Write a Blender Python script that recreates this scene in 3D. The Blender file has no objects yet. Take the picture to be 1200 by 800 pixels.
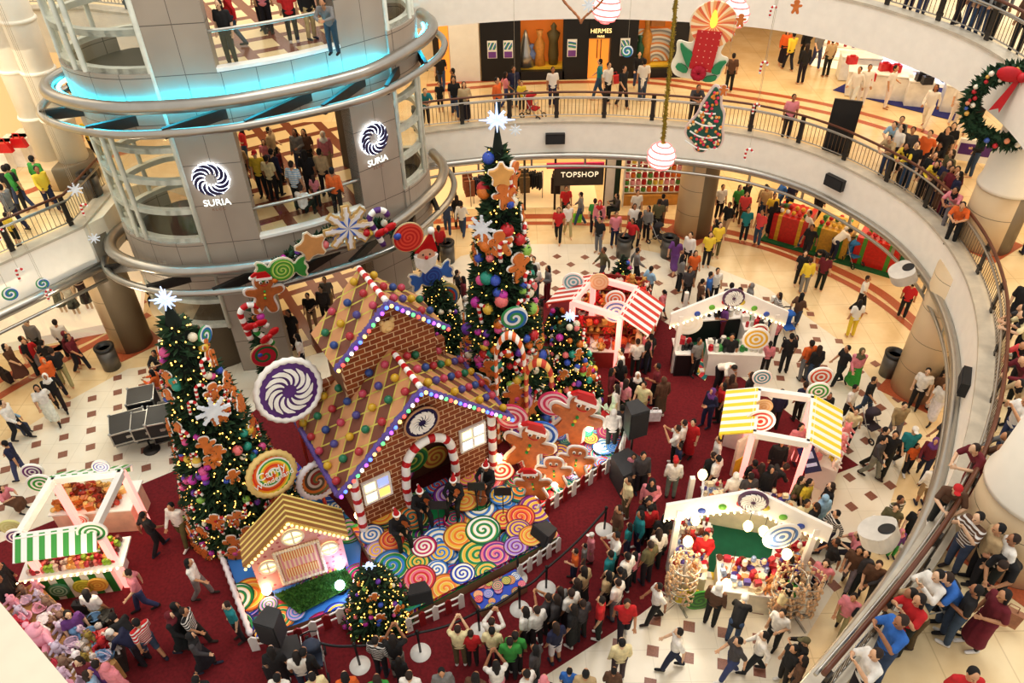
import bpy, math, random
from mathutils import Vector, Matrix
from mathutils.geometry import tessellate_polygon
RN = random.Random(11)
PI = math.pi
V = Vector
# ---------- the place: metres, floor at z 0, first gallery at Z1, second at Z2, viewer's eye at 18 m
EYE, FPX, PITCH, ROLL = 18.0, 900.33, math.radians(39.132), math.radians(-1.12)
Z1, Z2 = 5.3, 10.6
C = bpy.context.scene.collection
def ray(px, py):
    x = (px-600)/FPX; y = -(py-400)/FPX
    c, s = math.cos(ROLL), math.sin(ROLL)
    x, y = c*x-s*y, s*x+c*y
    return V((x, math.cos(PITCH)+y*math.sin(PITCH), -math.sin(PITCH)+y*math.cos(PITCH)))
def W(px, py, z=0.0):            # survey point -> place on the level z
    d = ray(px, py)
    return V((0, 0, EYE))+d*((z-EYE)/d.z)
def D(px, py, dist):             # survey point at a measured distance
    return V((0, 0, EYE))+ray(px, py).normalized()*dist
def onplane(px, py, M, n):
    d = ray(px, py); t = (M.x*n.x+M.y*n.y)/(d.x*n.x+d.y*n.y)
    return V((0, 0, EYE))+d*t
def project(P):
    d = P-V((0, 0, EYE))
    fw = d.y*math.cos(PITCH)-d.z*math.sin(PITCH); up = d.y*math.sin(PITCH)+d.z*math.cos(PITCH)
    if fw <= .1: return (-9999, -9999)
    x, y = d.x/fw, up/fw; c, s = math.cos(-ROLL), math.sin(-ROLL)
    x, y = c*x-s*y, s*x+c*y
    return (600+FPX*x, 400-FPX*y)
def srgb(r, g, b):
    f = lambda c: c/12.92 if c <= .04045 else ((c+.055)/1.055)**2.4
    return (f(r/255), f(g/255), f(b/255), 1)
# ---------- materials
MATS = {}
def nodes_of(name):
    m = bpy.data.materials.new(name); m.use_nodes = True
    nt = m.node_tree; p = nt.nodes['Principled BSDF']
    return m, nt, p
class N:                          # tiny node helper
    def __init__(s, nt): s.nt = nt
    def new(s, t, **k):
        n = s.nt.nodes.new(t)
        for a, b in k.items(): setattr(n, a, b)
        return n
    def put(s, sock, v):
        if hasattr(v, 'is_linked') or isinstance(v, bpy.types.NodeSocket): s.nt.links.new(v, sock)
        else: sock.default_value = v
    def math(s, op, a, b=None, c=None):
        n = s.new('ShaderNodeMath', operation=op)
        s.put(n.inputs[0], a)
        if b is not None: s.put(n.inputs[1], b)
        if c is not None: s.put(n.inputs[2], c)
        return n.outputs[0]
    def mix(s, f, a, b, mode='MIX'):
        n = s.new('ShaderNodeMix', data_type='RGBA', blend_type=mode)
        s.put(n.inputs[0], f); s.put(n.inputs[6], a); s.put(n.inputs[7], b)
        return n.outputs[2]
    def obj(s):
        t = s.new('ShaderNodeTexCoord'); x = s.new('ShaderNodeSeparateXYZ')
        s.nt.links.new(t.outputs['Object'], x.inputs[0]); return t.outputs['Object'], x.outputs
    def ramp(s, f, stops, interp='CONSTANT'):
        n = s.new('ShaderNodeValToRGB'); n.color_ramp.interpolation = interp
        e = n.color_ramp.elements
        while len(e) < len(stops): e.new(1)
        for el, (p, c) in zip(e, stops): el.position = p; el.color = c
        s.nt.links.new(f, n.inputs[0]); return n.outputs[0]
def mat(name, col, rough=.5, metal=0, es=0, noise=.12, scale=3, alpha=1):
    if name in MATS: return MATS[name]
    m, nt, p = nodes_of(name); n = N(nt)
    if len(col) == 3: col = srgb(*col)
    p.inputs['Roughness'].default_value = rough; p.inputs['Metallic'].default_value = metal
    if noise and not es:
        t = n.new('ShaderNodeTexNoise'); t.inputs['Scale'].default_value = scale; t.inputs['Detail'].default_value = 3
        o, _ = n.obj(); nt.links.new(o, t.inputs['Vector'])
        dk = tuple(c*(1-noise) for c in col[:3])+(1,); lt = tuple(min(1, c*(1+noise)) for c in col[:3])+(1,)
        n.put(p.inputs['Base Color'], n.ramp(t.outputs[0], [(.3, dk), (.7, lt)], 'LINEAR'))
    else: p.inputs['Base Color'].default_value = col
    if es: p.inputs['Emission Color'].default_value = col; p.inputs['Emission Strength'].default_value = es
    if alpha < 1: p.inputs['Alpha'].default_value = alpha
    MATS[name] = m; return m
def mat_oc(name, rough=.7, es=0, stripe=None, metal=0):   # colour comes from each object
    if name in MATS: return MATS[name]
    m, nt, p = nodes_of(name); n = N(nt)
    oi = n.new('ShaderNodeObjectInfo'); col = oi.outputs['Color']
    o, xyz = n.obj()
    if stripe:
        f = n.math('GREATER_THAN', n.math('FRACT', n.math('MULTIPLY', xyz[2], stripe)), .55)
        col = n.mix(f, col, (.75, .72, .68, 1))
    t = n.new('ShaderNodeTexNoise'); t.inputs['Scale'].default_value = 9; nt.links.new(o, t.inputs['Vector'])
    sh = n.ramp(t.outputs[0], [(.3, (.78, .78, .78, 1)), (.7, (1.05, 1.05, 1.05, 1))], 'LINEAR')
    col = n.mix(1.0, col, sh, 'MULTIPLY')
    n.put(p.inputs['Base Color'], col); p.inputs['Roughness'].default_value = rough; p.inputs['Metallic'].default_value = metal
    if es: n.put(p.inputs['Emission Color'], col); p.inputs['Emission Strength'].default_value = es
    MATS[name] = m; return m
def swirl_mat(name, cols, arms=1, twist=3, R=.5, plane='XZ', es=0):
    if name in MATS: return MATS[name]
    m, nt, p = nodes_of(name); n = N(nt); o, xyz = n.obj()
    a, b = (xyz[0], xyz[2]) if plane == 'XZ' else (xyz[0], xyz[1])
    r = n.math('DIVIDE', n.math('SQRT', n.math('ADD', n.math('MULTIPLY', a, a), n.math('MULTIPLY', b, b))), R)
    f = n.math('MULTIPLY', r, twist)
    if arms: f = n.math('ADD', f, n.math('MULTIPLY', n.math('ARCTAN2', b, a), arms/(2*PI)))
    f = n.math('FRACT', f)
    k = len(cols); stops = [(i/k, srgb(*c)) for i, c in enumerate(cols)]
    col = n.ramp(f, stops)
    n.put(p.inputs['Base Color'], col); p.inputs['Roughness'].default_value = .35
    if es: n.put(p.inputs['Emission Color'], col); p.inputs['Emission Strength'].default_value = es
    MATS[name] = m; return m
def stripe_mat(name, c1, c2, freq, axis=0, duty=.5, rough=.5):
    if name in MATS: return MATS[name]
    m, nt, p = nodes_of(name); n = N(nt); o, xyz = n.obj()
    f = n.math('GREATER_THAN', n.math('FRACT', n.math('MULTIPLY', xyz[axis], freq)), duty)
    n.put(p.inputs['Base Color'], n.mix(f, srgb(*c1), srgb(*c2))); p.inputs['Roughness'].default_value = rough
    MATS[name] = m; return m
# ---------- mesh builder
class MB:
    def __init__(s): s.v, s.f, s.m, s.sm = [], [], [], []
    def add(s, vs, fs, mi=0, M=None, smooth=False):
        b = len(s.v)
        s.v += [tuple(M @ V(v)) for v in vs] if M else [tuple(v) for v in vs]
        for f in fs: s.f.append(tuple(i+b for i in f)); s.m.append(mi); s.sm.append(smooth)
        return s
    def box(s, c, d, mi=0, rz=0, M=None):
        x, y, z = (i/2 for i in d)
        vs = [(sx*x, sy*y, sz*z) for sz in (-1, 1) for sy in (-1, 1) for sx in (-1, 1)]
        T = Matrix.Translation(c) @ Matrix.Rotation(rz, 4, 'Z')
        if M: T = M @ T
        return s.add(vs, [(0, 2, 3, 1), (4, 5, 7, 6), (0, 1, 5, 4), (2, 6, 7, 3), (0, 4, 6, 2), (1, 3, 7, 5)], mi, T)
    def beam(s, a, b, w, h=None, mi=0):
        a, b = V(a), V(b); h = h or w; d = b-a; L = d.length
        q = d.to_track_quat('X', 'Z').to_matrix().to_4x4()
        return s.box((L/2, 0, 0), (L, w, h), mi, 0, Matrix.Translation(a) @ q)
    def lathe(s, prof, n=16, mi=0, M=None, smooth=True, cap=True):
        vs, fs = [], []
        for r, z in prof:
            for k in range(n): a = 2*PI*k/n; vs.append((r*math.cos(a), r*math.sin(a), z))
        for i in range(len(prof)-1):
            for k in range(n):
                k2 = (k+1) % n; fs.append((i*n+k, i*n+k2, (i+1)*n+k2, (i+1)*n+k))
        if cap: fs += [tuple(range(n))[::-1], tuple(range((len(prof)-1)*n, len(prof)*n))]
        return s.add(vs, fs, mi, M, smooth)
    def cyl(s, a, b, r, r2=None, n=12, mi=0, smooth=True):
        a, b = V(a), V(b); d = b-a; r2 = r if r2 is None else r2
        M = Matrix.Translation(a) @ d.to_track_quat('Z', 'Y').to_matrix().to_4x4()
        return s.lathe([(r, 0), (r2, d.length)], n, mi, M, smooth)
    def ball(s, c, r, n=10, mi=0, M=None):
        r = (r, r, r) if not hasattr(r, '__len__') else r
        k = max(4, n//2+1)
        prof = [(max(1e-4, math.sin(PI*i/k)), -math.cos(PI*i/k)) for i in range(k+1)]
        T = Matrix.Translation(c) @ Matrix.Diagonal((*r, 1))
        if M: T = M @ T
        return s.lathe(prof, n, mi, T, True, False)
    def capsule(s, a, b, r, r2=None, n=10, mi=0):
        a, b = V(a), V(b); r2 = r if r2 is None else r2; d = b-a; L = d.length
        if L < 1e-5: return s.ball(a, r, n, mi)
        prof = [(max(1e-4, r*math.sin(PI/2*i/4)), -r*math.cos(PI/2*i/4)) for i in range(5)]
        prof += [(max(1e-4, r2*math.cos(PI/2*i/4)), L+r2*math.sin(PI/2*i/4)) for i in range(5)]
        return s.lathe(prof, n, mi, Matrix.Translation(a) @ d.to_track_quat('Z', 'Y').to_matrix().to_4x4(), True, False)
    def tube(s, pts, r, n=8, mi=0, alt=None, closed=False):
        pts = [V(p) for p in pts]; vs, fs, ms = [], [], []
        K = len(pts); up = V((0, 0, 1)); prev = None
        for i, p in enumerate(pts):
            if closed: t = pts[(i+1) % K]-pts[i-1]
            else: t = pts[min(i+1, K-1)]-pts[max(i-1, 0)]
            t.normalize()
            x = t.cross(up) if prev is None else prev-t*prev.dot(t)
            if x.length < 1e-3: x = t.cross(V((0, 1, 0)))
            x.normalize(); prev = x; y = t.cross(x)
            rr = r[i] if hasattr(r, '__len__') else r
            for k in range(n): a = 2*PI*k/n; vs.append(p+x*rr*math.cos(a)+y*rr*math.sin(a))
        b = len(s.v); s.v += [tuple(v) for v in vs]
        for i in range(K if closed else K-1):
            j = (i+1) % K
            for k in range(n):
                k2 = (k+1) % n; s.f.append((b+i*n+k, b+i*n+k2, b+j*n+k2, b+j*n+k))
                s.m.append((alt[(i//alt[0]) % (len(alt)-1)+1] if alt else mi)); s.sm.append(True)
        if not closed:
            s.f += [tuple(b+k for k in range(n))[::-1], tuple(b+(K-1)*n+k for k in range(n))]; s.m += [mi, mi]; s.sm += [False, False]
        return s
    def prism(s, poly, z0, z1, mi=0, M=None, side=None):
        n = len(poly); vs = [(x, y, z0) for x, y in poly]+[(x, y, z1) for x, y in poly]
        tr = tessellate_polygon([[V((x, y, 0)) for x, y in poly]])
        ar = sum(poly[i-1][0]*poly[i][1]-poly[i][0]*poly[i-1][1] for i in range(n))
        side = mi if side is None else side
        tt, bt = [], []
        for t in tr:
            a, b, c = (V((*poly[i], 0)) for i in t)
            if (b-a).cross(c-a).z < 0: t = t[::-1]
            tt.append(tuple(i+n for i in t)); bt.append(tuple(t[::-1]))
        s.add(vs, tt+bt, mi, M)
        fs = [(i, (i+1) % n, (i+1) % n+n, i+n) for i in range(n)]
        if ar < 0: fs = [f[::-1] for f in fs]
        return s.add(vs, fs, side, M)
    def mesh(s, name, mats):
        me = bpy.data.meshes.new(name); me.from_pydata(s.v, [], s.f)
        for m in (mats if isinstance(mats, (list, tuple)) else [mats]): me.materials.append(m)
        me.polygons.foreach_set('material_index', s.m); me.polygons.foreach_set('use_smooth', s.sm)
        me.update(); return me
    def build(s, name, mats, parent=None, M=None, color=None):
        return link(name, s.mesh(name, mats), parent, M, color)
def link(name, me, parent=None, M=None, color=None):
    o = bpy.data.objects.new(name, me); C.objects.link(o)
    if parent: o.parent = parent
    if M is not None: o.matrix_local = M
    if color is not None: o.color = color if len(color) == 4 else srgb(*color)
    return o
def tag(o, label=None, cat=None, group=None, kind=None):
    for k, v in (('label', label), ('category', cat), ('group', group), ('kind', kind)):
        if v: o[k] = v
    return o
def empty(name, loc, rz=0, label=None, cat=None, group=None, M=None):
    o = bpy.data.objects.new(name, None); C.objects.link(o); o.empty_display_size = .1
    o.matrix_local = M if M is not None else Matrix.Translation(loc) @ Matrix.Rotation(rz, 4, 'Z')
    return tag(o, label, cat, group)
def struct(name, mb, mats, M=None): return tag(mb.build(name, mats, None, M), kind='structure')
def spline(pts, per=6, closed=False):
    P = [V(p) for p in pts]; out = []; n = len(P)
    for i in range(n if closed else n-1):
        if closed: p0, p1, p2, p3 = P[i-1], P[i], P[(i+1) % n], P[(i+2) % n]
        else: p0, p1, p2, p3 = P[max(i-1, 0)], P[i], P[i+1], P[min(i+2, n-1)]
        for k in range(per):
            t = k/per
            out.append(.5*((2*p1)+(p2-p0)*t+(2*p0-5*p1+4*p2-p3)*t*t+(3*p1-p0-3*p2+p3)*t**3))
    if not closed: out.append(P[-1])
    return out
def offset_path(pts, d):         # shift sideways in plan (to the left of travel for d > 0)
    out = []
    for i, p in enumerate(pts):
        t = pts[min(i+1, len(pts)-1)]-pts[max(i-1, 0)]; t.z = 0; t.normalize()
        out.append(p+V((-t.y, t.x, 0))*d)
    return out
def raised(pts, z): return [V((p.x, p.y, z)) for p in pts]
def resample(pts, step):
    out = [pts[0].copy()]; acc = 0
    for a, b in zip(pts, pts[1:]):
        L = (b-a).length; t = step-acc
        while t <= L: out.append(a.lerp(b, t/L)); t += step
        acc = L-(t-step)
    return out
def frame(o, x, y=None, z=V((0, 0, 1))):   # matrix from an origin and axes
    x = V(x).normalized(); z = V(z).normalized(); y = z.cross(x).normalized() if y is None else V(y).normalized(); z = x.cross(y)
    return Matrix(((x.x, y.x, z.x, o[0]), (x.y, y.y, z.y, o[1]), (x.z, y.z, z.z, o[2]), (0, 0, 0, 1)))
def facing(o, n):                 # upright frame at o whose -Y looks along n
    n = V((n[0], n[1], 0)).normalized(); return frame(o, V((-n.y, n.x, 0)), -n)
def inpoly(p, poly):
    c = False; n = len(poly)
    for i in range(n):
        a, b = poly[i-1], poly[i]
        if (a[1] > p[1]) != (b[1] > p[1]) and p[0] < (b[0]-a[0])*(p[1]-a[1])/(b[1]-a[1])+a[0]: c = not c
    return c
def wall_strip(mb, pts, z0, z1, mi=0, thick=.1):
    a = pts; b = offset_path(pts, thick)
    for i in range(len(a)-1):
        q = [(a[i].x, a[i].y), (a[i+1].x, a[i+1].y), (b[i+1].x, b[i+1].y), (b[i].x, b[i].y)]
        vs = [(x, y, z0) for x, y in q]+[(x, y, z1) for x, y in q]
        mb.add(vs, [(0, 1, 5, 4), (2, 3, 7, 6), (4, 5, 6, 7), (3, 2, 1, 0)], mi)
        if i == 0: mb.add(vs, [(3, 0, 4, 7)], mi)
        if i == len(a)-2: mb.add(vs, [(1, 2, 6, 5)], mi)
    return mb
def text(body, size, M, m, parent, name='lettering', depth=.01, font_scale=1):
    c = bpy.data.curves.new(name, 'FONT'); c.body = body; c.size = size; c.extrude = depth; c.align_x = 'CENTER'; c.align_y = 'CENTER'; c.space_character = font_scale
    t = bpy.data.objects.new('t', c); C.objects.link(t); dg = bpy.context.evaluated_depsgraph_get()
    me = bpy.data.meshes.new_from_object(t.evaluated_get(dg)); bpy.data.objects.remove(t)
    me.materials.clear(); me.materials.append(m)
    return link(name, me, parent, M @ Matrix.Rotation(PI/2, 4, 'X'))
def disc_mb(r, t=.05, n=32, mi=0, rim=None):   # upright disc facing -Y
    mb = MB(); M = Matrix.Rotation(PI/2, 4, 'X')
    mb.lathe([(r*.97, -t/2), (r, -t/2+.01), (r, t/2-.01), (r*.97, t/2)], n, mi, M, False); return mb
# palette
M_cream = mat('cream plaster', (232, 222, 200), .6, noise=.04)
M_white = mat('white paint', (240, 238, 232), .45, noise=.03)
M_black = mat('black paint', (22, 22, 24), .45)
M_steel = mat('brushed steel', (176, 172, 164), .28, .85, noise=.05)
M_dark = mat('dark metal', (58, 54, 50), .4, .4)
M_gold = mat('gold brown wood', (150, 96, 46), .45)
M_red = mat('glossy red', (196, 24, 30), .35)
M_rubber = mat('charcoal rubber', (40, 40, 42), .8)
M_oc = mat_oc('coloured gloss', .3); M_occ = mat_oc('coloured cloth', .85); M_oce = mat_oc('coloured bulb', .4, 2.2)
M_warm = mat('warm glowing lamp', (255, 222, 160), es=7); M_hot = mat('white hot lamp', (255, 246, 226), es=14)
# ================= floor
def floor_material(name, c1, c2, seam, size, rough=.3):
    m, nt, p = nodes_of(name); n = N(nt); o, xyz = n.obj()
    t = n.new('ShaderNodeTexNoise'); t.inputs['Scale'].default_value = .9; t.inputs['Detail'].default_value = 6; nt.links.new(o, t.inputs['Vector'])
    col = n.ramp(t.outputs[0], [(.32, srgb(*c1)), (.68, srgb(*c2))], 'LINEAR')
    fx = n.math('LESS_THAN', n.math('FRACT', n.math('DIVIDE', xyz[0], size)), .02); fy = n.math('LESS_THAN', n.math('FRACT', n.math('DIVIDE', xyz[1], size)), .02)
    col = n.mix(n.math('MULTIPLY', n.math('MAXIMUM', fx, fy), .35), col, srgb(*seam))
    n.put(p.inputs['Base Color'], col); p.inputs['Roughness'].default_value = rough
    return m
M_floor = floor_material('marble in warm light', (224, 196, 148), (240, 220, 178), (170, 140, 100), 1.2, .22)  # cream marble with the warm light of the outer floor in its colour
M_pale = floor_material('marble in pale light', (226, 216, 194), (238, 230, 212), (190, 178, 156), .825, .25)  # same marble; the paler light of the centre is put into its colour
M_tile = mat('red brown granite', (140, 92, 74), .35, noise=.2, scale=30)
M_band = mat('terracotta granite', (176, 92, 58), .35, noise=.15, scale=20)
M_carpet = mat('red carpet', (112, 20, 28), .95, noise=.25, scale=14)
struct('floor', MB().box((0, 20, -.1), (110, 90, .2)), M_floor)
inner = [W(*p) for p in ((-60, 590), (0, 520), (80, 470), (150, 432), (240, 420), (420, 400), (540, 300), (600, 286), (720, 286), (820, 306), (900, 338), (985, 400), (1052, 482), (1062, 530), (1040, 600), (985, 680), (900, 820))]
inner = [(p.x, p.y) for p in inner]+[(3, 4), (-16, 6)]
struct('floor_pale_light', MB().prism(inner, 0, .004), M_pale)  # tile lattice zone; its paler tone is painted light, not another stone
tiles = MB()
def lattice(o, a, na, b, nb, poly, n=26):
    o, a, b = W(*o), W(*a), W(*b); a = (a-o)/na; b = (b-o)/nb
    L = (a.length+b.length)/2; a = a.normalized()*L; b = V((-a.y, a.x, 0))*(1 if a.cross(b).z > 0 else -1)
    for i in range(-n, n+1):
        for j in range(-n, n+1):
            c = o+a*i+b*j
            if not inpoly(project(c), poly): continue
            q = [c+a*sx*.17+b*sy*.17 for sx, sy in ((-1, -1), (1, -1), (1, 1), (-1, 1))]
            if (q[1]-q[0]).cross(q[2]-q[1]).z < 0: q.reverse()
            tiles.add([(p.x, p.y, .007) for p in q], [(0, 1, 2, 3)])
lattice((138, 477.3), (138.3, 536.5), 3, (77, 493.8), 2, ((-40, 560), (70, 475), (160, 425), (240, 425), (240, 640), (-80, 700)))
lattice((806, 770.5), (807.5, 733.8), 1, (765, 763), 1, ((640, 840), (745, 715), (920, 700), (940, 840)))
lattice((1017.5, 547.5), (996, 559), 1, (1042, 570), 1, ((930, 690), (1010, 400), (1060, 470), (1060, 560), (985, 690)))
lattice((651.8, 318.8), (668.8, 310), 1, (636.8, 308.5), 1, ((600, 345), (620, 295), (800, 295), (810, 330), (800, 420), (600, 400)))
lattice((925, 366), (922, 352), 1, (950, 370), 1, ((810, 330), (880, 330), (960, 372), (1030, 440), (1000, 400), (985, 440), (900, 470), (810, 440)))
struct('trim_1', tiles, M_tile)
bands = MB()
def ribbon(pix, w, z=.006, zz=0):
    pts = spline([W(px, py, zz) for px, py in pix], 8); a = offset_path(pts, w/2); b = offset_path(pts, -w/2)
    for i in range(len(pts)-1):
        q = [b[i], b[i+1], a[i+1], a[i]]; bands.add([(p.x, p.y, zz+z) for p in q], [(0, 1, 2, 3)])
ribbon(((480, 262), (600, 254), (725, 255), (800, 262), (900, 284), (1010, 330), (1067, 372), (1110, 420)), .42)
ribbon(((480, 272), (600, 262), (725, 264), (800, 272), (900, 292), (1000, 336), (1065, 382), (1105, 425)), .3)
ribbon(((-40, 468), (10, 440), (60, 413), (110, 385), (170, 352)), .34); ribbon(((-40, 490), (10, 458), (60, 430), (112, 402), (175, 368)), .34)
ribbon(((40, 412), (90, 402), (138, 378)), .4)
for pix in (((500, 108), (600, 99), (690, 96), (770, 98), (860, 112), (930, 124), (1000, 140), (1080, 165), (1130, 185)), ((500, 100), (600, 93), (690, 90), (770, 92), (860, 104), (930, 115), (1000, 130), (1090, 157), (1150, 190))): ribbon(pix, .3, .006, Z1)
ribbon(((-20, 240), (40, 222), (110, 190), (160, 175)), .35, .006, Z1)
struct('trim_2', bands, M_band)
carpet = [W(*p) for p in ((221, 545), (0, 636), (-150, 690), (-220, 790))]+[V((-7, 7.5, 0)), V((-3, 6, 0))]+[W(*p) for p in ((560, 840), (640, 791), (750, 720), (915, 595), (952, 566), (1006, 545), (982, 528), (895, 462), (790, 384), (765, 370), (640, 345), (540, 400), (300, 480))]
tag(MB().prism([(p.x, p.y) for p in carpet], .004, .016).build('carpet', M_carpet), 'deep red carpet laid under the gingerbread house and the stalls', 'carpet')
# ================= galleries
ring_px = [(492, 160), (500, 157), (562, 151), (600, 147), (675, 144), (755, 147), (850, 156), (900, 165), (962, 184), (997, 202), (1050, 229), (1090, 262), (1120, 302), (1137, 335), (1150, 385), (1148, 425), (1142, 485), (1130, 535), (1103, 605), (1040, 692), (982, 762), (930, 822)]
RING = spline([W(px, py, 0) * ((EYE-Z1)/EYE) for px, py in ring_px], 6)
for _ in range(26): RING = [RING[0]]+[(RING[i-1]+RING[i]*2+RING[i+1])/4 for i in range(1, len(RING)-1)]+[RING[-1]]
RING = raised(RING, 0)
M_led = mat('grey marble ledge', (196, 186, 168), .35)
left_edge = [V((-24.5, 8.2, 0)), V((-15.3, 19.9, 0)), V((-13.85, 21.8, 0))]
tower_front = [V((-12.7, 22.6, 0)), V((-12.1, 21.5, 0)), V((-10.9, 20.9, 0)), V((-9.6, 20.75, 0)), V((-7.9, 21.0, 0)), V((-6.3, 21.75, 0)), V((-4.85, 22.8, 0)), V((-3.7, 23.9, 0)), V((-3.1, 25.2, 0)), V((-3.1, 26.6, 0)), V((-3.3, 28.6, 0))]
slab_front = [V((-13.8, 24.4, 0)), V((-12.5, 25.3, 0)), V((-10.0, 23.8, 0)), V((-9.45, 21.1, 0)), V((-7.9, 21.1, 0)), V((-6.3, 21.85, 0)), V((-4.85, 22.95, 0)), V((-3.95, 24.0, 0)), V((-4.7, 25.6, 0)), V((-3.6, 27.7, 0)), V((-3.3, 28.8, 0))]
near = [V((7, 3, 0)), V((46, 3, 0)), V((46, 62, 0)), V((-46, 62, 0)), V((-46, 8.5, 0))]
outline = [(p.x, p.y) for p in left_edge+slab_front+RING+near]
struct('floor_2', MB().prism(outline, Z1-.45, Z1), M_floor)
ring2 = [p for p in RING if p.y > 14]
left_edge2 = [V((-46, 22, 0)), V((-17.3, 26.9, 0)), V((-14.0, 26.9, 0)), V((-12.2, 26.2, 0))]
outline2 = [(p.x, p.y) for p in left_edge2+slab_front[2:]+ring2+[V((46, 14, 0)), V((46, 62, 0)), V((-46, 62, 0))]]
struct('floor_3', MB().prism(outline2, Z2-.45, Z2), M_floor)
for k, (path, z, nm) in enumerate(((RING, Z1, 'wall_ring_lower'), (ring2, Z2, 'wall_ring_upper'))):
    struct(nm, wall_strip(MB(), offset_path(path, -.04), z-1.25, z+.06, 0, .36), mat('warm white fascia', (248, 242, 230), .5, noise=.03))
    led = MB(); a = offset_path(path, -.08); wall_strip(led, a, z+.06, z+.14, 0, .5); struct('trim_%d' % (3+k), led, M_led)
le = left_edge
for z, nm, k in ((Z1, 'wall_left_lower', 5), (Z2, 'wall_left_upper', 6)):
    pth = le+[V((-13.8, 24.6, 0))] if z == Z1 else left_edge2
    struct(nm, wall_strip(MB(), offset_path(pth, -.04), z-1.3, z+.06, 0, .34), MATS['warm white fascia'])
    struct('trim_%d' % k, wall_strip(MB(), offset_path(pth, -.08), z+.06, z+.14, 0, .5), M_led)
# rim tubes along the lower edge of the first gallery
rim = MB(); rim.tube(raised(offset_path(RING, -.16), Z1-1.28), .14, 10); rim.tube(raised(offset_path(RING, -.22), Z1-1.72), .06, 8)
for p in resample(raised(offset_path(RING, -.18), Z1-1.5), 2.2): rim.box(p, (.08, .08, .5))
struct('trim_7', rim, M_steel)
rim = MB(); pth = [le[0].lerp(le[1], .3), le[1], le[2]]; rim.tube(raised(offset_path(pth, -.2), Z1-1.35), .16, 10); rim.tube(raised(offset_path(pth, -.28), Z1-1.85), .06, 8); rim.tube(raised(offset_path(pth, -.12), Z1-1.95), .05, 8)
struct('trim_8', rim, M_steel)
# near slab corner below the viewer
a, b = W(-60, 634, Z2), W(80, 800, Z2); d = (b-a)
struct('wall_near', MB().prism([(p.x, p.y) for p in (a, b+d*.25, b+d*.25+V((-2, -2, 0)), a+V((-2, -2.2, 0)))], Z2-1.3, Z2), M_cream)
def railing(path, z, label, step=1.9, skip=1, bal=.15):
    root = empty('railing', path[len(path)//2], 0, label, 'railing'); inv = root.matrix_basis.inverted()
    loc = lambda pts: [inv @ p for p in pts]
    P = raised(path, z)
    MB().tube(loc(raised(offset_path(P, -.06), z+1.08)), .045, 8).build('handrail', mat('dark brown handrail', (96, 52, 32), .35), root)
    MB().tube(loc(raised(offset_path(P, -.16), z+.92)), .032, 8).tube(loc(raised(P, z+.80)), .02, 6).tube(loc(raised(P, z+.14)), .02, 6).build('rail', M_steel, root)
    q = resample(P, step)
    for i, p in enumerate(q):
        t = (q[min(i+1, len(q)-1)]-q[max(i-1, 0)]); ang = math.atan2(t.y, t.x)
        m = MB(); m.box((0, 0, .52), (.16, .05, 1.02)); m.box((0, 0, .82), (.2, .08, .1)); m.box((0, 0, .2), (.2, .08, .1)); m.build('post', M_dark, root, inv @ Matrix.Translation(p) @ Matrix.Rotation(ang, 4, 'Z'))
    m = MB()
    for p in resample(P, bal): m.cyl(inv @ (p+V((0, 0, .14))), inv @ (p+V((0, 0, .80))), .011, n=4, smooth=False)
    m.build('balusters', mat('bronze balusters', (112, 92, 70), .4, .5), root)
    return root
railing(offset_path(RING, .28), Z1+.14, 'brown topped balustrade curving round the first floor gallery above the hall')
railing(offset_path(ring2, .28), Z2+.14, 'balustrade of the upper gallery seen below the legs of the standing crowd')
railing(offset_path(le+[V((-13.8, 24.4, 0))], .28), Z1+.14, 'straight first floor balustrade beside the white twin tube column')
railing(offset_path(left_edge2, .28), Z2+.14, 'second floor balustrade glimpsed behind the glass lift shaft')
# ================= back walls
def wallq(name, a, b, z0, z1, m, th=.2): return struct(name, wall_strip(MB(), [V((*a, 0)), V((*b, 0))], z0, z1, 0, th), m)
M_wallw = mat('warm white wall', (240, 226, 196), .6, noise=.04); M_orange = mat('amber veneer wall', (190, 120, 52), .4)
wallq('wall_back_upper', (-8, 35.6), (9.0, 35.6), Z1, Z2-.5, M_wallw)
wallq('wall_corridor', (9.0, 34.5), (10.0, 46), Z1, Z2-.5, M_orange)
wallq('wall_far_upper', (9.5, 50), (46, 50), Z1, Z2-.5, M_wallw); wallq('wall_right_upper', (36, 50), (36, 3), Z1, Z2-.5, M_wallw)
wallq('wall_left_back_upper', (-45, 40), (-9, 40), Z1, Z2+5, M_wallw)
wallq('wall_left_far', (-34, 8), (-34, 40), 0, Z2+5, M_wallw)
wallq('wall_back_lower', (-46, 42), (46, 42), 0, Z1-.45, M_wallw); wallq('wall_right_lower', (30, 42), (30, 0), 0, Z1-.45, M_wallw)
wallq('wall_back_top', (-46, 50), (46, 50), Z2, Z2+6, M_wallw)
# ================= lift tower
def panel_mat(name, c, sx, sz):
    m, nt, p = nodes_of(name); n = N(nt); o, xyz = n.obj()
    t = n.new('ShaderNodeTexNoise'); t.inputs['Scale'].default_value = .7; nt.links.new(o, t.inputs['Vector'])
    col = n.ramp(t.outputs[0], [(.3, srgb(*[v*.93 for v in c])), (.7, srgb(*c))], 'LINEAR')
    f = n.math('MAXIMUM', n.math('LESS_THAN', n.math('FRACT', n.math('DIVIDE', xyz[0], sx)), .02), n.math('LESS_THAN', n.math('FRACT', n.math('DIVIDE', xyz[2], sz)), .018))
    n.put(p.inputs['Base Color'], n.mix(f, col, srgb(*[v*.55 for v in c]))); p.inputs['Roughness'].default_value = .45; p.inputs['Metallic'].default_value = .1
    return m
M_clad = panel_mat('taupe cladding', (176, 164, 150), .87, 1.32)
M_soff = mat('grey soffit', (120, 116, 108), .5)
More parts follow.
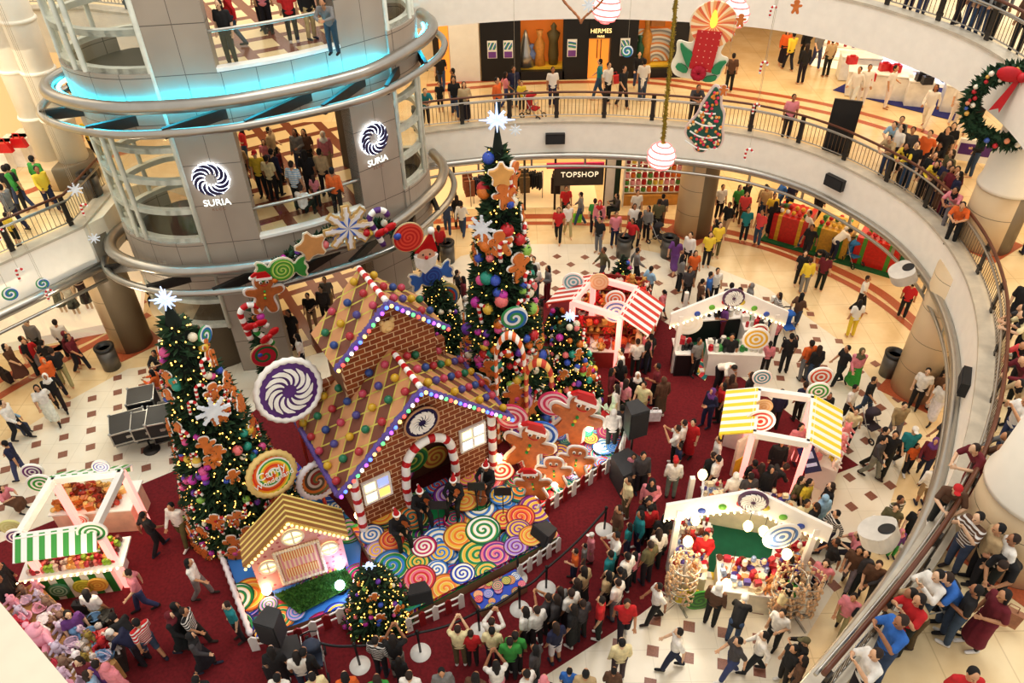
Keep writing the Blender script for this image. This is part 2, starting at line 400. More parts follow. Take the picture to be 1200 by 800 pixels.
PL0, PL1, PR0, PR1 = V((-9.6, 20.75, 0)), V((-7.9, 21.0, 0)), V((-4.85, 22.8, 0)), V((-3.65, 23.95, 0))
for nm, a, b in (('wall_tower_left', PL0, PL1), ('wall_tower_right', PR0, PR1)):
    L = (b-a).length; struct(nm, MB().box((L/2, .25, 8.2), (L, .5, 16.4)), M_clad, frame(a, b-a))
    d = (b-a).normalized(); nn = V((-d.y, d.x, 0))
    e = a if 'left' in nm else b
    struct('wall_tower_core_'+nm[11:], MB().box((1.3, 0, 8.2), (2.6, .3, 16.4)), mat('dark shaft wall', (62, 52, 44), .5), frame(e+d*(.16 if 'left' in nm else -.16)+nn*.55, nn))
front = spline([PL1, V((-6.3, 21.75, 0)), PR0], 6)
for k, z in enumerate((Z1, Z2)):
    struct('wall_spandrel_%s' % ('lower', 'upper')[k], wall_strip(MB(), front, z-1.75, z, 0, .45), M_clad)
    struct('trim_sill_%s' % ('lower', 'upper')[k], wall_strip(MB(), offset_path(front, -.06), z, z+.1, 0, .3), M_white)
liftL = spline([V((-9.9, 23.6, 0)), V((-10.7, 24.5, 0)), V((-11.7, 24.6, 0)), V((-12.5, 23.8, 0)), V((-12.8, 22.9, 0)), V((-12.55, 22.0, 0)), V((-11.95, 21.3, 0)), V((-11.1, 20.85, 0)), V((-10.3, 20.7, 0)), PL0], 5)
liftR = spline([PR1, V((-3.25, 24.6, 0)), V((-3.0, 25.4, 0)), V((-3.05, 26.3, 0)), V((-3.5, 27.1, 0)), V((-4.3, 27.0, 0))], 5)
M_ring = mat('pale lift rings', (214, 218, 206), .4)
M_glass = None
def glass(name='clear glass', a=.12, c=(205, 225, 220)):
    if name in MATS: return MATS[name]
    m, nt, p = nodes_of(name); n = N(nt)
    tr = n.new('ShaderNodeBsdfTransparent'); gl = n.new('ShaderNodeBsdfGlossy'); gl.inputs['Roughness'].default_value = .08; gl.inputs['Color'].default_value = srgb(*c)
    mx = n.new('ShaderNodeMixShader'); mx.inputs[0].default_value = a
    nt.links.new(tr.outputs[0], mx.inputs[1]); nt.links.new(gl.outputs[0], mx.inputs[2]); nt.links.new(mx.outputs[0], nt.nodes['Material Output'].inputs[0])
    MATS[name] = m; return m
def lift(path, mull, label, z0):
    root = empty('glass_lift_shaft', (path[len(path)//2].x, path[len(path)//2].y, z0), 0, label, 'lift shaft'); inv = root.matrix_basis.inverted()
    z = z0
    zs = [z0]
    while z < 15.6:
        wall_strip(MB(), [inv @ p for p in raised(path, 0)], z-z0, z+.17-z0, 0, .2).build('ring_band', M_ring, root)
        k = (z-Z1) % 5.3
        z += 1.0 if abs(z-z0) > .1 else 1.0
        if 3.55 < (z % 5.3) < 4.95: z = math.floor(z/5.3)*5.3+5.36
    for i in mull:
        p = path[i] if i >= 0 else path[len(path)+i]
        MB().cyl(inv @ V((p.x, p.y, z0)), inv @ V((p.x, p.y, 15.8)), .075).build('mullion', M_ring, root)
    g = MB()
    for a, b in zip(path, path[1:]): g.add([inv @ V((a.x, a.y, z0)), inv @ V((b.x, b.y, z0)), inv @ V((b.x, b.y, 15.8)), inv @ V((a.x, a.y, 15.8))], [(0, 1, 2, 3)])
    g.build('glass', glass(), root); return root
lift(liftL, (6, 14, 22, 24, 31, 33, -1), 'curved glass lift shaft ringed with pale bands, beside the taupe panel nearest the twin column', 2.0)
lift(liftR, (1, 9, 11, 17), 'narrow curved glass lift shaft with pale bands, on the tower side facing the tall tree', 2.0)
band = liftL[5:]+front[1:-1]+[PR0]+liftR
band = [p for i, p in enumerate(band) if i == 0 or (p-band[i-1]).length > .02]
for k, z in enumerate((Z1, Z2)):
    struct('trim_band_%d' % k, wall_strip(MB(), offset_path(liftL[12:], -.08), z-1.75, z+.08, 0, .3), M_clad)
    struct('trim_band_%d' % (k+2), wall_strip(MB(), offset_path(liftR, -.08), z-1.75, z+.08, 0, .3), M_clad)
low = [V((-13.2, 23.4, 0)), V((-13.42, 22.4, 0)), V((-13.15, 21.6, 0)), V((-12.45, 20.95, 0)), V((-11.34, 20.42, 0)), V((-10.2, 20.2, 0)), V((-8.2, 20.4, 0)), V((-6.6, 21.0, 0)), V((-4.8, 22.05, 0)), V((-3.8, 23.05, 0)), V((-2.7, 25.2, 0)), V((-2.42, 26.4, 0)), V((-2.5, 27.4, 0)), V((-2.95, 28.4, 0))]
low = offset_path(spline(low, 6), -.3); up = offset_path(low, .36)
for z, lab in ((Z1, 'double steel tube ring round the lift tower at the first floor'), (Z2, 'double steel tube ring with blue light, round the lift tower at the second floor')):
    root = empty('tube_ring', (-7.9, 20.6, z-1.5), 0, lab, 'tube ring'); inv = root.matrix_basis.inverted()
    MB().tube([inv @ p for p in raised(low, z-1.28)], .12, 10).build('lower_tube', M_steel, root)
    MB().tube([inv @ p for p in raised(up, z-.68)], .19, 12).build('upper_tube', M_steel, root)
    for p, q in zip(resample(low, 2.2), resample(offset_path(low, 1.0), 2.2)):
        MB().beam(inv @ V((p.x, p.y, z-1.28)), inv @ V((q.x, q.y, z-1.15)), .12, .3).build('bracket', M_dark, root)
    if z == Z2:
        MB().tube([inv @ p for p in raised(offset_path(low[4:-6], .66), z-.72)], .05, 6).build('blue_light', mat('cyan cove lamp', (40, 205, 245), es=40), root)
for z, lab in ((Z1, 'glass balustrade with steel rail across the tower opening on the first floor'), (Z2, 'glass balustrade with steel rail across the tower opening on the second floor')):
    root = empty('glass_balustrade', (-6.3, 21.7, z), 0, lab, 'balustrade'); inv = root.matrix_basis.inverted(); fr = offset_path(front, .06)
    MB().tube([inv @ p for p in raised(fr, z+1.05)], .05, 8).build('handrail', M_steel, root)
    g = MB()
    for a, b in zip(fr, fr[1:]): g.add([inv @ V((a.x, a.y, z+.1)), inv @ V((b.x, b.y, z+.1)), inv @ V((b.x, b.y, z+1.0)), inv @ V((a.x, a.y, z+1.0))], [(0, 1, 2, 3)])
    g.build('glass_panel', glass(), root)
for z in (Z1, Z2):
    for nm, pth in (('left', liftL), ('right', liftR)):
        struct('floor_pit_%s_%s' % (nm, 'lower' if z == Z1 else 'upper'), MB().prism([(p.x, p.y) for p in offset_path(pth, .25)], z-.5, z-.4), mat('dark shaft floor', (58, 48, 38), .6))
# lobby floors behind the openings: cream with brown grid
m, nt, p = nodes_of('lobby floor grid'); n = N(nt); o, xyz = n.obj()
rx = n.math('ADD', n.math('MULTIPLY', xyz[0], .87), n.math('MULTIPLY', xyz[1], .5)); ry = n.math('SUBTRACT', n.math('MULTIPLY', xyz[1], .87), n.math('MULTIPLY', xyz[0], .5))
f = n.math('MAXIMUM', n.math('LESS_THAN', n.math('FRACT', n.math('DIVIDE', rx, 1.15)), .3), n.math('LESS_THAN', n.math('FRACT', n.math('DIVIDE', ry, 1.15)), .3))
n.put(p.inputs['Base Color'], n.mix(f, srgb(226, 204, 158), srgb(120, 66, 48))); p.inputs['Roughness'].default_value = .2
for k, z in enumerate((Z1, Z2, 0)):
    struct('floor_%d' % (4+k), MB().prism([(-9.4, 21.4), (-7.9, 21.3), (-6.3, 22.0), (-4.9, 23.0), (-3.8, 24.3), (-6, 30), (-12.5, 30), (-11.5, 25)], z+.004, z+.012), m)
struct('wall_tower_inner', MB().box((0, 0, 0), (2.2, .2, 3.6)), mat('bronze lift doors', (150, 118, 66), .25, .6), Matrix.Translation((-4.9, 25.4, Z1+1.85)) @ Matrix.Rotation(1.1, 4, 'Z'))
M_stone = panel_mat('beige stone drum', (222, 196, 158), 60, 1.15)
def column(px, py, r, h, z0=0, name='column', x=0, y=0):
    c = V((x, y, z0)) if x else W(px, py, z0)
    return c, struct(name, MB().lathe([(r, 0), (r, h)], 36), M_stone, Matrix.Translation(c))
struct('column_base', MB().lathe([(1.78, 0), (1.78, 2.0), (1.9, 2.0), (1.9, 2.1), (1.2, 2.1)], 40), M_stone, Matrix.Translation((-10.95, 22.6, 0)))
for i, (x, y, r) in enumerate(((8.15, 29.75, .8), (13.75, 19.15, .82), (-14.2, 22.5, .7), (18, 29, .8), (-20, 18, .76))):
    column(0, 0, r, Z1-.45, 0, 'column_%d' % (i+1), x, y)
    q = MB(); q.box((0, 0, .004), (2*r*1.15, 2*r*1.15, .008), 0, .78); struct('trim_plinth_%d' % i, q, M_band, Matrix.Translation((x, y, .005)))
M_colw = mat('white column shell', (240, 234, 220), .4, noise=.02)
for i, (x, y, r, hb, r1, r2) in enumerate(((14.45, 19.95, .78, 1.9, .78, .66), (9.55, 8.95, .95, 1.7, .95, .7))):
    mb = MB().lathe([(r, 0), (r, hb)], 36, 0); mb.lathe([(r*1.04, hb), (r*1.04, hb+.1), (r1*.96, hb+.3), (r2, hb+3.2)], 36, 1)
    struct('column_%d' % (8+i), mb, [M_stone, M_colw], Matrix.Translation((x, y, Z1)))
    struct('trim_plinth_%d' % (8+i), MB().box((0, 0, 0), (2.1*r, 2.1*r, .01), 0, .6), M_band, Matrix.Translation((x, y, Z1+.006)))
mb = MB().lathe([(.98, 0), (.98, .8), (.9, .85)], 32, 0)
for s in (-1, 1):
    mb.lathe([(.5, .8), (.5, 11)], 24, 1, Matrix.Translation((s*.42, s*-.1, 0)))
    for z in (2.3, 3.9, 5.5, 7.1, 8.7): mb.lathe([(.54, z), (.56, z+.06), (.54, z+.12)], 24, 1, Matrix.Translation((s*.42, s*-.1, 0)))
struct('column_10', mb, [M_stone, M_colw], Matrix.Translation((-15.75, 25.4, Z1)))
struct('wall_left_end', MB().prism([(-13.8, 21.95), (-13.45, 22.5), (-13.4, 24.6), (-13.8, 24.6)], Z1-1.3, Z1+.06), M_cream)
# ---------- emblem: curved blades thrown outwards from a ring
def blades(R, n=14, hub=.36, t=.03, w=1.0):
    mb = MB()
    for k in range(n):
        a0 = 2*PI*k/n; L = []; Rr = []
        for j in range(9):
            s = j/8; r = R*(hub+(1-hub)*s); a = a0+.25*s+.75*s*s
            hw = .24*w*2*PI*r/n*(.4+.75*math.sin(PI*min(1, s*.7+.1)))*(1 if s < .9 else (.8 if s < .99 else .2))
            c = V((r*math.cos(a), r*math.sin(a), 0)); tn = V((-math.sin(a+.35), math.cos(a+.35), 0))
            L.append(c+tn*hw); Rr.append(c-tn*hw)
        vs = [(p.x, -t, p.y) for p in L+Rr]+[(p.x, 0, p.y) for p in L+Rr]
        fs = []
        for j in range(8): fs += [(j, j+1, j+10, j+9), (j+18, j+27, j+28, j+19), (j, j+18, j+19, j+1), (j+9, j+10, j+28, j+27)]
        mb.add(vs, fs)
    return mb
M_navy = mat('deep navy enamel', (28, 24, 78), .35); M_halo = mat('white backlight', (236, 244, 255), es=2.6)
def wall_emblem(px, py, a, b, label):
    d = (b-a).normalized(); nn = V((d.y, -d.x, 0)); c = onplane(px, py, a+nn*.12, nn)
    root = empty('wall_emblem', c, 0, label, 'sign', M=facing(c, nn))
    blades(.52, 12).build('pinwheel', M_navy, root)
    h = blades(.545, 12, .33, .015, 1.4).build('backlight', M_halo, root, Matrix.Translation((0, .06, 0)))
    text('SURIA', .3, Matrix.Translation((0, -.02, -.74)), mat('pale lettering', (236, 240, 236), es=1.6), root)
    text('KLCC', .12, Matrix.Translation((0, -.02, -.96)), mat('bronze lettering', (150, 110, 90)), root, font_scale=1.5)
wall_emblem(247, 211, PL0, PL1, 'backlit navy pinwheel emblem with lettering, on the tower panel beside the wider lift shaft')
wall_emblem(439, 163, PR0, PR1, 'backlit navy pinwheel emblem with lettering, on the tower panel closest to the tall tree')
# ================= shops
M_shelf = mat('white shelf lacquer', (244, 240, 232), .4); M_lit = mat('lit white panel', (255, 240, 206), es=.9); M_litc = mat('cool lit panel', (214, 226, 255), es=1.2)
M_pink = mat('hot pink print', (214, 40, 110), .5); M_wood = mat('light oak', (196, 150, 92), .5)
y1 = 34.3
def shopx(px): return W(px, 88, Z1).x
# black storefront on the gallery
root = empty('black_storefront', (2.6, y1, Z1), 0, 'black shop front with lit display windows and amber door on the far gallery', 'shop front')
X = lambda px: shopx(px)*1.0-2.6
for a, b in ((565, 608), (660, 687), (712, 740), (785, 800)): MB().box(((X(a)+X(b))/2, 0, 2.1), (X(b)-X(a), .3, 4.2)).build('pier', M_black, root)
MB().box((X(699), -.02, 2.5), (X(712)-X(687), .26, 1.4)).build('sign_board', M_black, root)
text('HERMES', .26, Matrix.Translation((X(700), -.18, 2.1)), mat('gold sign letters', (255, 220, 150), es=1.4), root); text('PARIS', .13, Matrix.Translation((X(700), -.18, 1.87)), mat('gold sign letters', (0, 0, 0)), root)
dr = MB().box((X(699), .05, .85), (X(711)-X(688), .06, 1.7)).build('door', mat('amber lit door', (232, 140, 52), es=.9), root)
for s in (-.08, .08): MB().cyl((X(699)+s, -.05, .9), (X(699)+s, -.05, 1.7), .025).build('handle', M_gold, dr)
for a, b in ((608, 660), (740, 785)):
    w = X(b)-X(a); c = (X(a)+X(b))/2; f = MB()
    f.box((c, 0, .2), (w, .3, .4)); f.box((c, 0, 3.9), (w, .3, .5)).box((c-w/2+.04, 0, 2), (.08, .3, 4)).box((c+w/2-.04, 0, 2), (.08, .3, 4)); f.build('window_frame', M_black, root)
    MB().box((c, .9, 2.1), (w, .1, 3.6)).build('window_back', mat('amber lit backdrop', (206, 112, 36), es=.35), root)
    MB().box((c, .5, .45), (w, .8, .1)).build('display_floor', mat('yellow display floor', (240, 200, 60), .4), root)
for px in (578, 596, 668, 728):
    q = MB().box((X(px), -.17, 1.4), (.42, .03, .75)).build('poster_panel', M_white, root)
    MB().box((X(px), -.19, 1.55), (.34, .02, .3)).build('picture', swirl_mat('poster art', [(70, 120, 190), (240, 240, 240), (60, 150, 90)], 0, 2, .3), q); MB().box((X(px), -.19, 1.18), (.34, .02, .26)).build('picture', mat('poster purple', (120, 70, 150)), q)
for px, kind in ((616, 'cone'), (648, 'figure'), (765, 'panel'), (765, 'gift')):
    c = V((shopx(px), y1+.5, Z1+.5))
    if kind == 'cone': tag(MB().lathe([(.5, 0), (.36, .5), (.14, 1.2), (.05, 1.5)], 14).build('display_cone', M_steel, None, Matrix.Translation(c)), 'grey pointed display tree in the window nearest the tower, on the far gallery', 'display')
    if kind == 'figure': tag(MB().lathe([(.2, 0), (.24, .4), (.2, 1), (.3, 1.35), (.1, 1.5), (.14, 1.65), (.02, 1.8)], 14).build('mannequin', mat('olive cloth', (96, 84, 46)), None, Matrix.Translation(c)), 'olive dressed mannequin in the amber display window of the black shop', 'mannequin')
    if kind == 'panel': tag(MB().box((0, 0, .75), (1.6, .08, 1.4)).build('silver_board', swirl_mat('marbled silver', [(210, 208, 200), (150, 150, 148), (235, 232, 225), (220, 150, 90)], 2, 1.7, .6), None, Matrix.Translation(c)), 'silver marbled panel in the wider window behind the hanging garland', 'panel')
    if kind == 'gift': tag(MB().box((0, -.2, 1.9), (.6, .3, .5)).build('gift_box', M_gold, None, Matrix.Translation(c)), 'gold framed box above the silver marbled window panel', 'box')
for px, h, c, lab in ((622, .9, (110, 130, 180), 'blue white painted prop on the display floor of the window nearest the tower'), (632, 1.5, (216, 150, 70), 'tall amber prop at the middle of the window nearest the tower'), (755, 1.9, (200, 140, 60), 'tall golden prop in the window behind the garland'), (748, 1.2, (40, 90, 60), 'dark green prop in the window behind the garland')):
    tag(MB().lathe([(.28, 0), (.2, h*.3), (.26, h*.6), (.1, h*.8), (.16, h)], 12).build('display_prop', M_oc, None, Matrix.Translation((shopx(px), y1+.45, Z1+.5)), c), lab, 'display')
for i, px in enumerate((518, 557)):
    struct('door_%d' % (i+1), MB().box((0, 0, 1.5), (.5 if i == 0 else .25, .1, 3)), mat('dark bronze frame', (50, 40, 30), .3), Matrix.Translation((shopx(px), y1-.02, Z1)))
struct('window_1', MB().box((0, 0, 1.4), (.42, .1, 2.8)), mat('amber lit door', (0, 0, 0)), Matrix.Translation((shopx(524), y1-.04, Z1)))
struct('wall_panel', MB().box((0, 0, 1.7), (1.3, .2, 3.4)), M_white, Matrix.Translation((shopx(547), y1-.02, Z1)))
# ground: clothes shop and sweet shop
ys = 31.9
gx = lambda px: W(px, 247, 0).x
root = empty('clothes_shop_front', (-.5, ys, 0), 0, 'glass clothes shop front with lit sign under the far gallery', 'shop front')
MB().box((0.5, 2.4, .03), (8.4, 4.6, .05)).build('shop_floor', mat('lit cream floor', (250, 226, 180), es=.2), root)
MB().box((0.5, 4.8, 2), (8.4, .1, 4)).build('back_panel', mat('amber lit wall', (240, 200, 140), es=.25), root)
for px in (545, 625, 660, 718): MB().box((gx(px)+.1, 0, 1.9), (.1, .1, 3.8)).build('mullion', M_dark, root)
MB().box((gx(690)+.0, -.05, 1.7), (2.2, .12, .85)).build('sign_board', mat('grey sign board', (70, 66, 62), .5), root)
text('TOPSHOP', .36, Matrix.Translation((gx(690)+.0, -.15, 1.83)), M_lit, root, font_scale=1.1)
MB().box((gx(680)+.2, -.05, 2.25), (2.6, .1, .25)).build('pink_fascia', M_pink, root)
MB().box((gx(722)+.2, -.02, 1.9), (.5, .15, 3.8)).build('pier', M_white, root); MB().box((gx(729)+.2, -.02, 1.9), (.25, .2, 3.8)).build('green_post', mat('dark green', (22, 48, 30)), root)
for px, py, c in ((604, 200, (40, 34, 34)), (614, 205, (120, 96, 60)), (624, 203, (30, 30, 34)), (652, 206, (60, 44, 40)), (662, 211, (210, 196, 170)), (550, 214, (150, 90, 60)), (566, 208, (40, 40, 60))):
    p = W(px, py+28, 0); p.y = max(p.y, ys+.8)
    r = empty('clothes_rail', p, RN.uniform(0, 3), None, 'clothes rail', 'rails of clothes inside the glass shop'); tag(r, 'rail of hanging clothes inside the glass clothes shop')
    MB().tube([(-.5, 0, 0), (-.5, 0, 1.4), (.5, 0, 1.4), (.5, 0, 0)], .025, 6).build('frame', M_steel, r)
    g = MB()
    for k in range(8): g.box((-.42+k*.12, 0, .95), (.07, .45, .8-.1*(k % 3)))
    g.build('clothes', M_occ, r, None, c)
rt = empty('sweet_shelf', (W(766, 250, 0).x, ys, 0), 0, 'brightly lit pick and mix shelf unit with rows of sweet jars', 'shelf')
MB().box((0, .5, .25), (2.7, .6, .5)).build('cabinet', mat('caramel counter', (206, 150, 70), .4), rt); MB().box((0, .85, 2), (2.7, .08, 4)).build('back_panel', M_lit, rt)
for k in range(5): MB().box((0, .58, .6+.36*k), (2.7, .5, .04)).build('shelf', M_shelf, rt)
for s in (-1.38, 1.38): MB().box((s, .5, 1.9), (.08, .8, 3.8)).build('side_panel', M_shelf, rt)
jar_me = MB().lathe([(.1, 0), (.115, .03), (.115, .2), (.09, .23)], 12).mesh('sweet_jar', M_oc); lid_me = MB().lathe([(.095, .23), (.095, .28)], 12).mesh('lid', M_red)
for k in range(5):
    for j in range(10):
        o = link('sweet_jar', jar_me, None, Matrix.Translation((rt.location.x-1.2+j*.265, ys+.45, 0.625+.36*k)), RN.choice([(200, 40, 40), (230, 120, 40), (120, 30, 60), (230, 200, 80), (90, 150, 60), (240, 170, 180)]))
        tag(o, 'glass jar of coloured sweets on the lit pick and mix shelves', 'jar', 'jars on the sweet shelves'); link('lid', lid_me, o)
# cosmetics counters on the gallery
rug = [W(*p, Z1) for p in ((976, 106), (1012, 88), (1128, 108), (1118, 142))]
tag(MB().prism([(p.x, p.y) for p in rug], Z1+.012, Z1+.03).build('blue_carpet', mat('royal blue carpet', (40, 44, 120), .9)), 'royal blue carpet under the cosmetics counters on the gallery', 'carpet')
def counter(px, py, w, d, h, rz, label, z=Z1):
    r = empty('display_counter', W(px, py, z)+V((0, 0, .03)), rz, label, 'counter')
    MB().lathe([(.98, 0), (1, h-.05)], 4, 0, Matrix.Diagonal((w*.71, d*.71, 1, 1)) @ Matrix.Rotation(PI/4, 4, 'Z'), False).build('cloth_front', M_shelf, r); MB().box((0, 0, h), (w+.08, d+.08, .05)).build('top', M_shelf, r); return r
counter(1024, 112, 2.4, .9, 1.0, -.35, 'long white cloth fronted counter where the uniformed staff stand')
counter(1071, 122, .9, .7, 1.0, -.3, 'small open white trolley counter in the middle of the blue carpet')
counter(1120, 128, 1.3, 1.1, 1.05, -.4, 'white counter at the corner of the blue carpet closest to the wreath')
counter(1002, 92, 1.6, .8, 1.0, -.2, 'white counter behind the staff, with red boxes on it')
for px, py, w, lab in ((1030, 78, 5.0, 'long lit shelf wall of bottles behind the white cosmetics counters'), (1100, 90, 4.2, 'cool blue white lit shelf wall at the end of the cosmetics stand')):
    c = W(px, py+22, Z1)+V((0, 1.3, 0)); r = empty('lit_shelf', c, -.42, lab, 'shelf')
    MB().box((0, .3, 1.6), (w, .1, 3.2)).build('back_panel', M_lit if px < 1050 else M_litc, r)
    for k in range(5): MB().box((0, .1, .5+.55*k), (w, .4, .05)).build('shelf', M_shelf, r)
    for k in range(26):
        o = MB().lathe([(.07, 0), (.07, .22), (.025, .26), (.025, .34)], 8).build('bottle', M_oc, None, r.matrix_basis @ Matrix.Translation((-w/2+.2+(k % 13)*(w-.4)/13, .08, 1.075+.55*(k//13)))) if k == 0 else link('bottle', bm, None, r.matrix_basis @ Matrix.Translation((-w/2+.2+(k % 13)*(w-.4)/13, .08, 1.075+.55*(k//13))))
        bm = o.data; o.color = srgb(*RN.choice([(50, 30, 110), (190, 40, 60), (220, 120, 40), (60, 60, 70), (120, 40, 130)]))
        tag(o, 'small bottle on the ' + ('long' if px < 1050 else 'cool blue white') + ' lit shelf wall of the cosmetics stand', 'bottle', 'bottles on the %s cosmetics shelf' % ('long' if px < 1050 else 'cool lit'))
for k, (px, py) in enumerate(((997, 76), (1035, 84), (1048, 86), (1018, 96), (1078, 96), (1085, 100), (1108, 97))):
    c = W(px, py, Z1+1.0); tag(MB().box((0, 0, .15), (.4, .25, .3), 0).box((0, 0, .33), (.2, .1, .06)).build('gift_bag', M_oc, None, Matrix.Translation((c.x, c.y, Z1+1.06)), (196, 30, 40) if k < 4 else (40, 40, 46)), ('red gift bag on the white counters' if k < 4 else 'dark display case on the counters') + ' of the cosmetics stand', 'bag', 'bags on the cosmetics counters')
# left: ground shop window with mannequins, gallery shop with red bags
root = empty('shop_window', W(75, 405, 0), math.atan2(4.0, 5.2)-.35, 'white lit shop window platform with mannequins beside the stone column', 'shop window')
MB().box((-1.5, 1.6, .2), (8.5, 2.6, .4)).build('platform', mat('lit white platform', (250, 240, 220), es=.35), root); MB().box((-1.5, 3.2, 2), (8.5, .15, 4)).build('back_panel', mat('soft lit wall', (228, 214, 190), es=.25), root)
MB().box((-3.0, 3.0, 1.9), (2.6, .1, 2.2)).build('wall_art', swirl_mat('black white scribble', [(30, 30, 30), (236, 232, 226), (60, 56, 52), (240, 238, 232), (200, 196, 190)], 5, 4, .7), root)
MB().box((-1.5, .25, 1.9), (8.5, .04, 3.8)).build('glass', glass(), root)
def mannequin(px, py, z, label, top, skirt):
    r = empty('mannequin', W(px, py, z), 0, label, 'mannequin', 'mannequins in the shop window')
    m = MB().lathe([(.09, .9), (.15, 1.0), (.12, 1.2), (.2, 1.42), (.05, 1.5), (.05, 1.56), (.09, 1.64), (.09, 1.74), (.02, 1.82)], 14); 
    for s in (-1, 1): m.capsule((s*.21, 0, 1.4), (s*.27, -.06, .95), .045, .03); m.capsule((s*.08, 0, .95), (s*.09, 0, .06), .07, .035)
    m.build('body', mat('mannequin skin', (210, 180, 150), .5), r)
    MB().lathe([(.16, .98), (.14, 1.2), (.22, 1.4), (.08, 1.5)], 14).build('jacket', M_occ, r, None, top); MB().lathe([(.22, .55), (.17, .9), (.14, 1.05)], 14).build('skirt', M_occ, r, None, skirt)
mannequin(78, 370, .2, 'mannequin in a black dress standing first in the white shop window', (30, 28, 30), (24, 24, 26))
mannequin(93, 372, .2, 'mannequin in white blouse and black skirt, middle of the window display', (220, 214, 204), (30, 28, 30))
mannequin(108, 366, .2, 'mannequin in a dark jacket, closest to the stone column', (46, 36, 38), (36, 30, 34))
struct('wall_left_shop', wall_strip(MB(), [V((-26, 17, 0)), V((-22, 27, 0)), V((-15, 34, 0))], Z1, Z2-.5, 0, .2), mat('amber lit wall 2', (244, 222, 176), es=.25))
for px, py, lab in ((8, 196, 'white cube display table nearest the frame edge in the gallery shop'), (27, 190, 'white cube display table with a red bag in the gallery shop'), (42, 183, 'white cube display table beside the twin column')):
    c = W(px, py, Z1); MBt = MB().box((0, 0, .45), (.8, .8, .9)).box((0, 0, .92), (.86, .86, .05)); tag(MBt.build('display_table', M_shelf, None, Matrix.Translation(c)), lab, 'table')
for px, py, lab in ((7, 178, 'red handbag on the table nearest the frame edge'), (24, 172, 'red and white handbag on the middle white table')):
    c = W(px, py, Z1+.95); b = tag(MB().prism([(-.28, 0), (.28, 0), (.2, .34), (-.2, .34)], -.1, .1, 0, Matrix.Rotation(PI/2, 4, 'X')).build('handbag', M_red, None, Matrix.Translation((c.x, c.y, Z1+.95))), lab, 'bag')
    MB().tube([(-.12, 0, .33), (-.1, 0, .5), (.1, 0, .5), (.12, 0, .33)], .02, 6).build('handle', M_red, b)
# gift kiosk under the gallery
root = empty('gift_kiosk', W(985, 290, 0), -.6, 'gift kiosk of giant red, gold and green wrapped parcels under the gallery', 'kiosk')
MB().box((0, 0, .03), (6.2, 2.6, .06)).build('mat', mat('green felt', (24, 96, 52), .9), root)
for x, w, h, c, rb in ((-2.1, 1.5, 1.2, (200, 34, 28), (220, 170, 40)), (-.4, 1.6, 1.15, (216, 168, 62), (60, 140, 60)), (1.5, 1.7, 1.2, (204, 40, 30), (80, 150, 50))):
    g = MB().box((x, -.3, .06+h/2), (w, 1.4, h)).build('parcel', M_oc, root, None, c)
    for sx in (-.3, .3): MB().box((x+sx*w, -.3, .06+h/2), (.16, 1.42, h+.02)).build('ribbon', M_oc, g, None, rb)
    for k in range(10):
        it = MB().ball((0, 0, .1), .1, 8).build('toy', M_oc, None, root.matrix_basis @ Matrix.Translation((x-.5+k % 5*.25, -.3-.4+.5*(k//5), .08+h)), RN.choice([(200, 30, 40), (230, 180, 60), (60, 120, 60), (240, 230, 220)])) if x < -2 and k == 0 else link('toy', tm, None, root.matrix_basis @ Matrix.Translation((x-.5+k % 5*.25, -.7+.5*(k//5), .08+h)), RN.choice([(200, 30, 40), (230, 180, 60), (60, 120, 60), (240, 230, 220)]))
        tm = it.data; tag(it, 'small round toy heaped on the giant parcels of the gift kiosk', 'toy', 'toys on the gift kiosk')
    MB().lathe([(.4, 0), (.2, .5), (.08, 1)], 10).build('red_post', M_red, root, Matrix.Translation((x, .8, .06)))
# ================= cutout outlines (x right, y up; about 1 unit tall)
def mirror(h): return h+[(-x, y) for x, y in h[::-1] if abs(x) > 1e-6]
def circ(r, n=24, cx=0, cy=0, sx=1): return [(cx+r*sx*math.cos(2*PI*k/n), cy+r*math.sin(2*PI*k/n)) for k in range(n)]
def smooth2(poly, it=2):
    for _ in range(it):
        q = []
        for i in range(len(poly)):
            a, b = poly[i], poly[(i+1) % len(poly)]; q += [(a[0]*.75+b[0]*.25, a[1]*.75+b[1]*.25), (a[0]*.25+b[0]*.75, a[1]*.25+b[1]*.75)]
        poly = q
    return poly
GINGER = smooth2(mirror([(0, .5), (.12, .49), (.2, .42), (.21, .3), (.13, .19), (.2, .16), (.38, .2), (.44, .12), (.38, .03), (.2, .0), (.18, -.12), (.28, -.38), (.25, -.48), (.12, -.49), (.05, -.36), (0, -.26)]), 2)
def star_poly(n, R, r, rot=PI/2): return [((R if k % 2 == 0 else r)*math.cos(rot+PI*k/n), (R if k % 2 == 0 else r)*math.sin(rot+PI*k/n)) for k in range(2*n)]
STAR = smooth2(star_poly(5, .5, .24), 1)
FLAKE = []
for k in range(8):
    a = 2*PI*k/8
    for rr, da in ((.2, -.39), (.27, -.16), (.34, -.2), (.38, -.1), (.5, -.09), (.5, .09), (.38, .1), (.34, .2), (.27, .16)): FLAKE.append((rr*math.cos(a+da), rr*math.sin(a+da)))
def cane_path(h=1, w=.22): return [(w, h*.72-.5)]+[(w*math.cos(t*PI/10), h*.78-.5+w*math.sin(t*PI/10)) for t in range(0, 11)]+[(-w, h*.3-.5), (-w, -.5)]
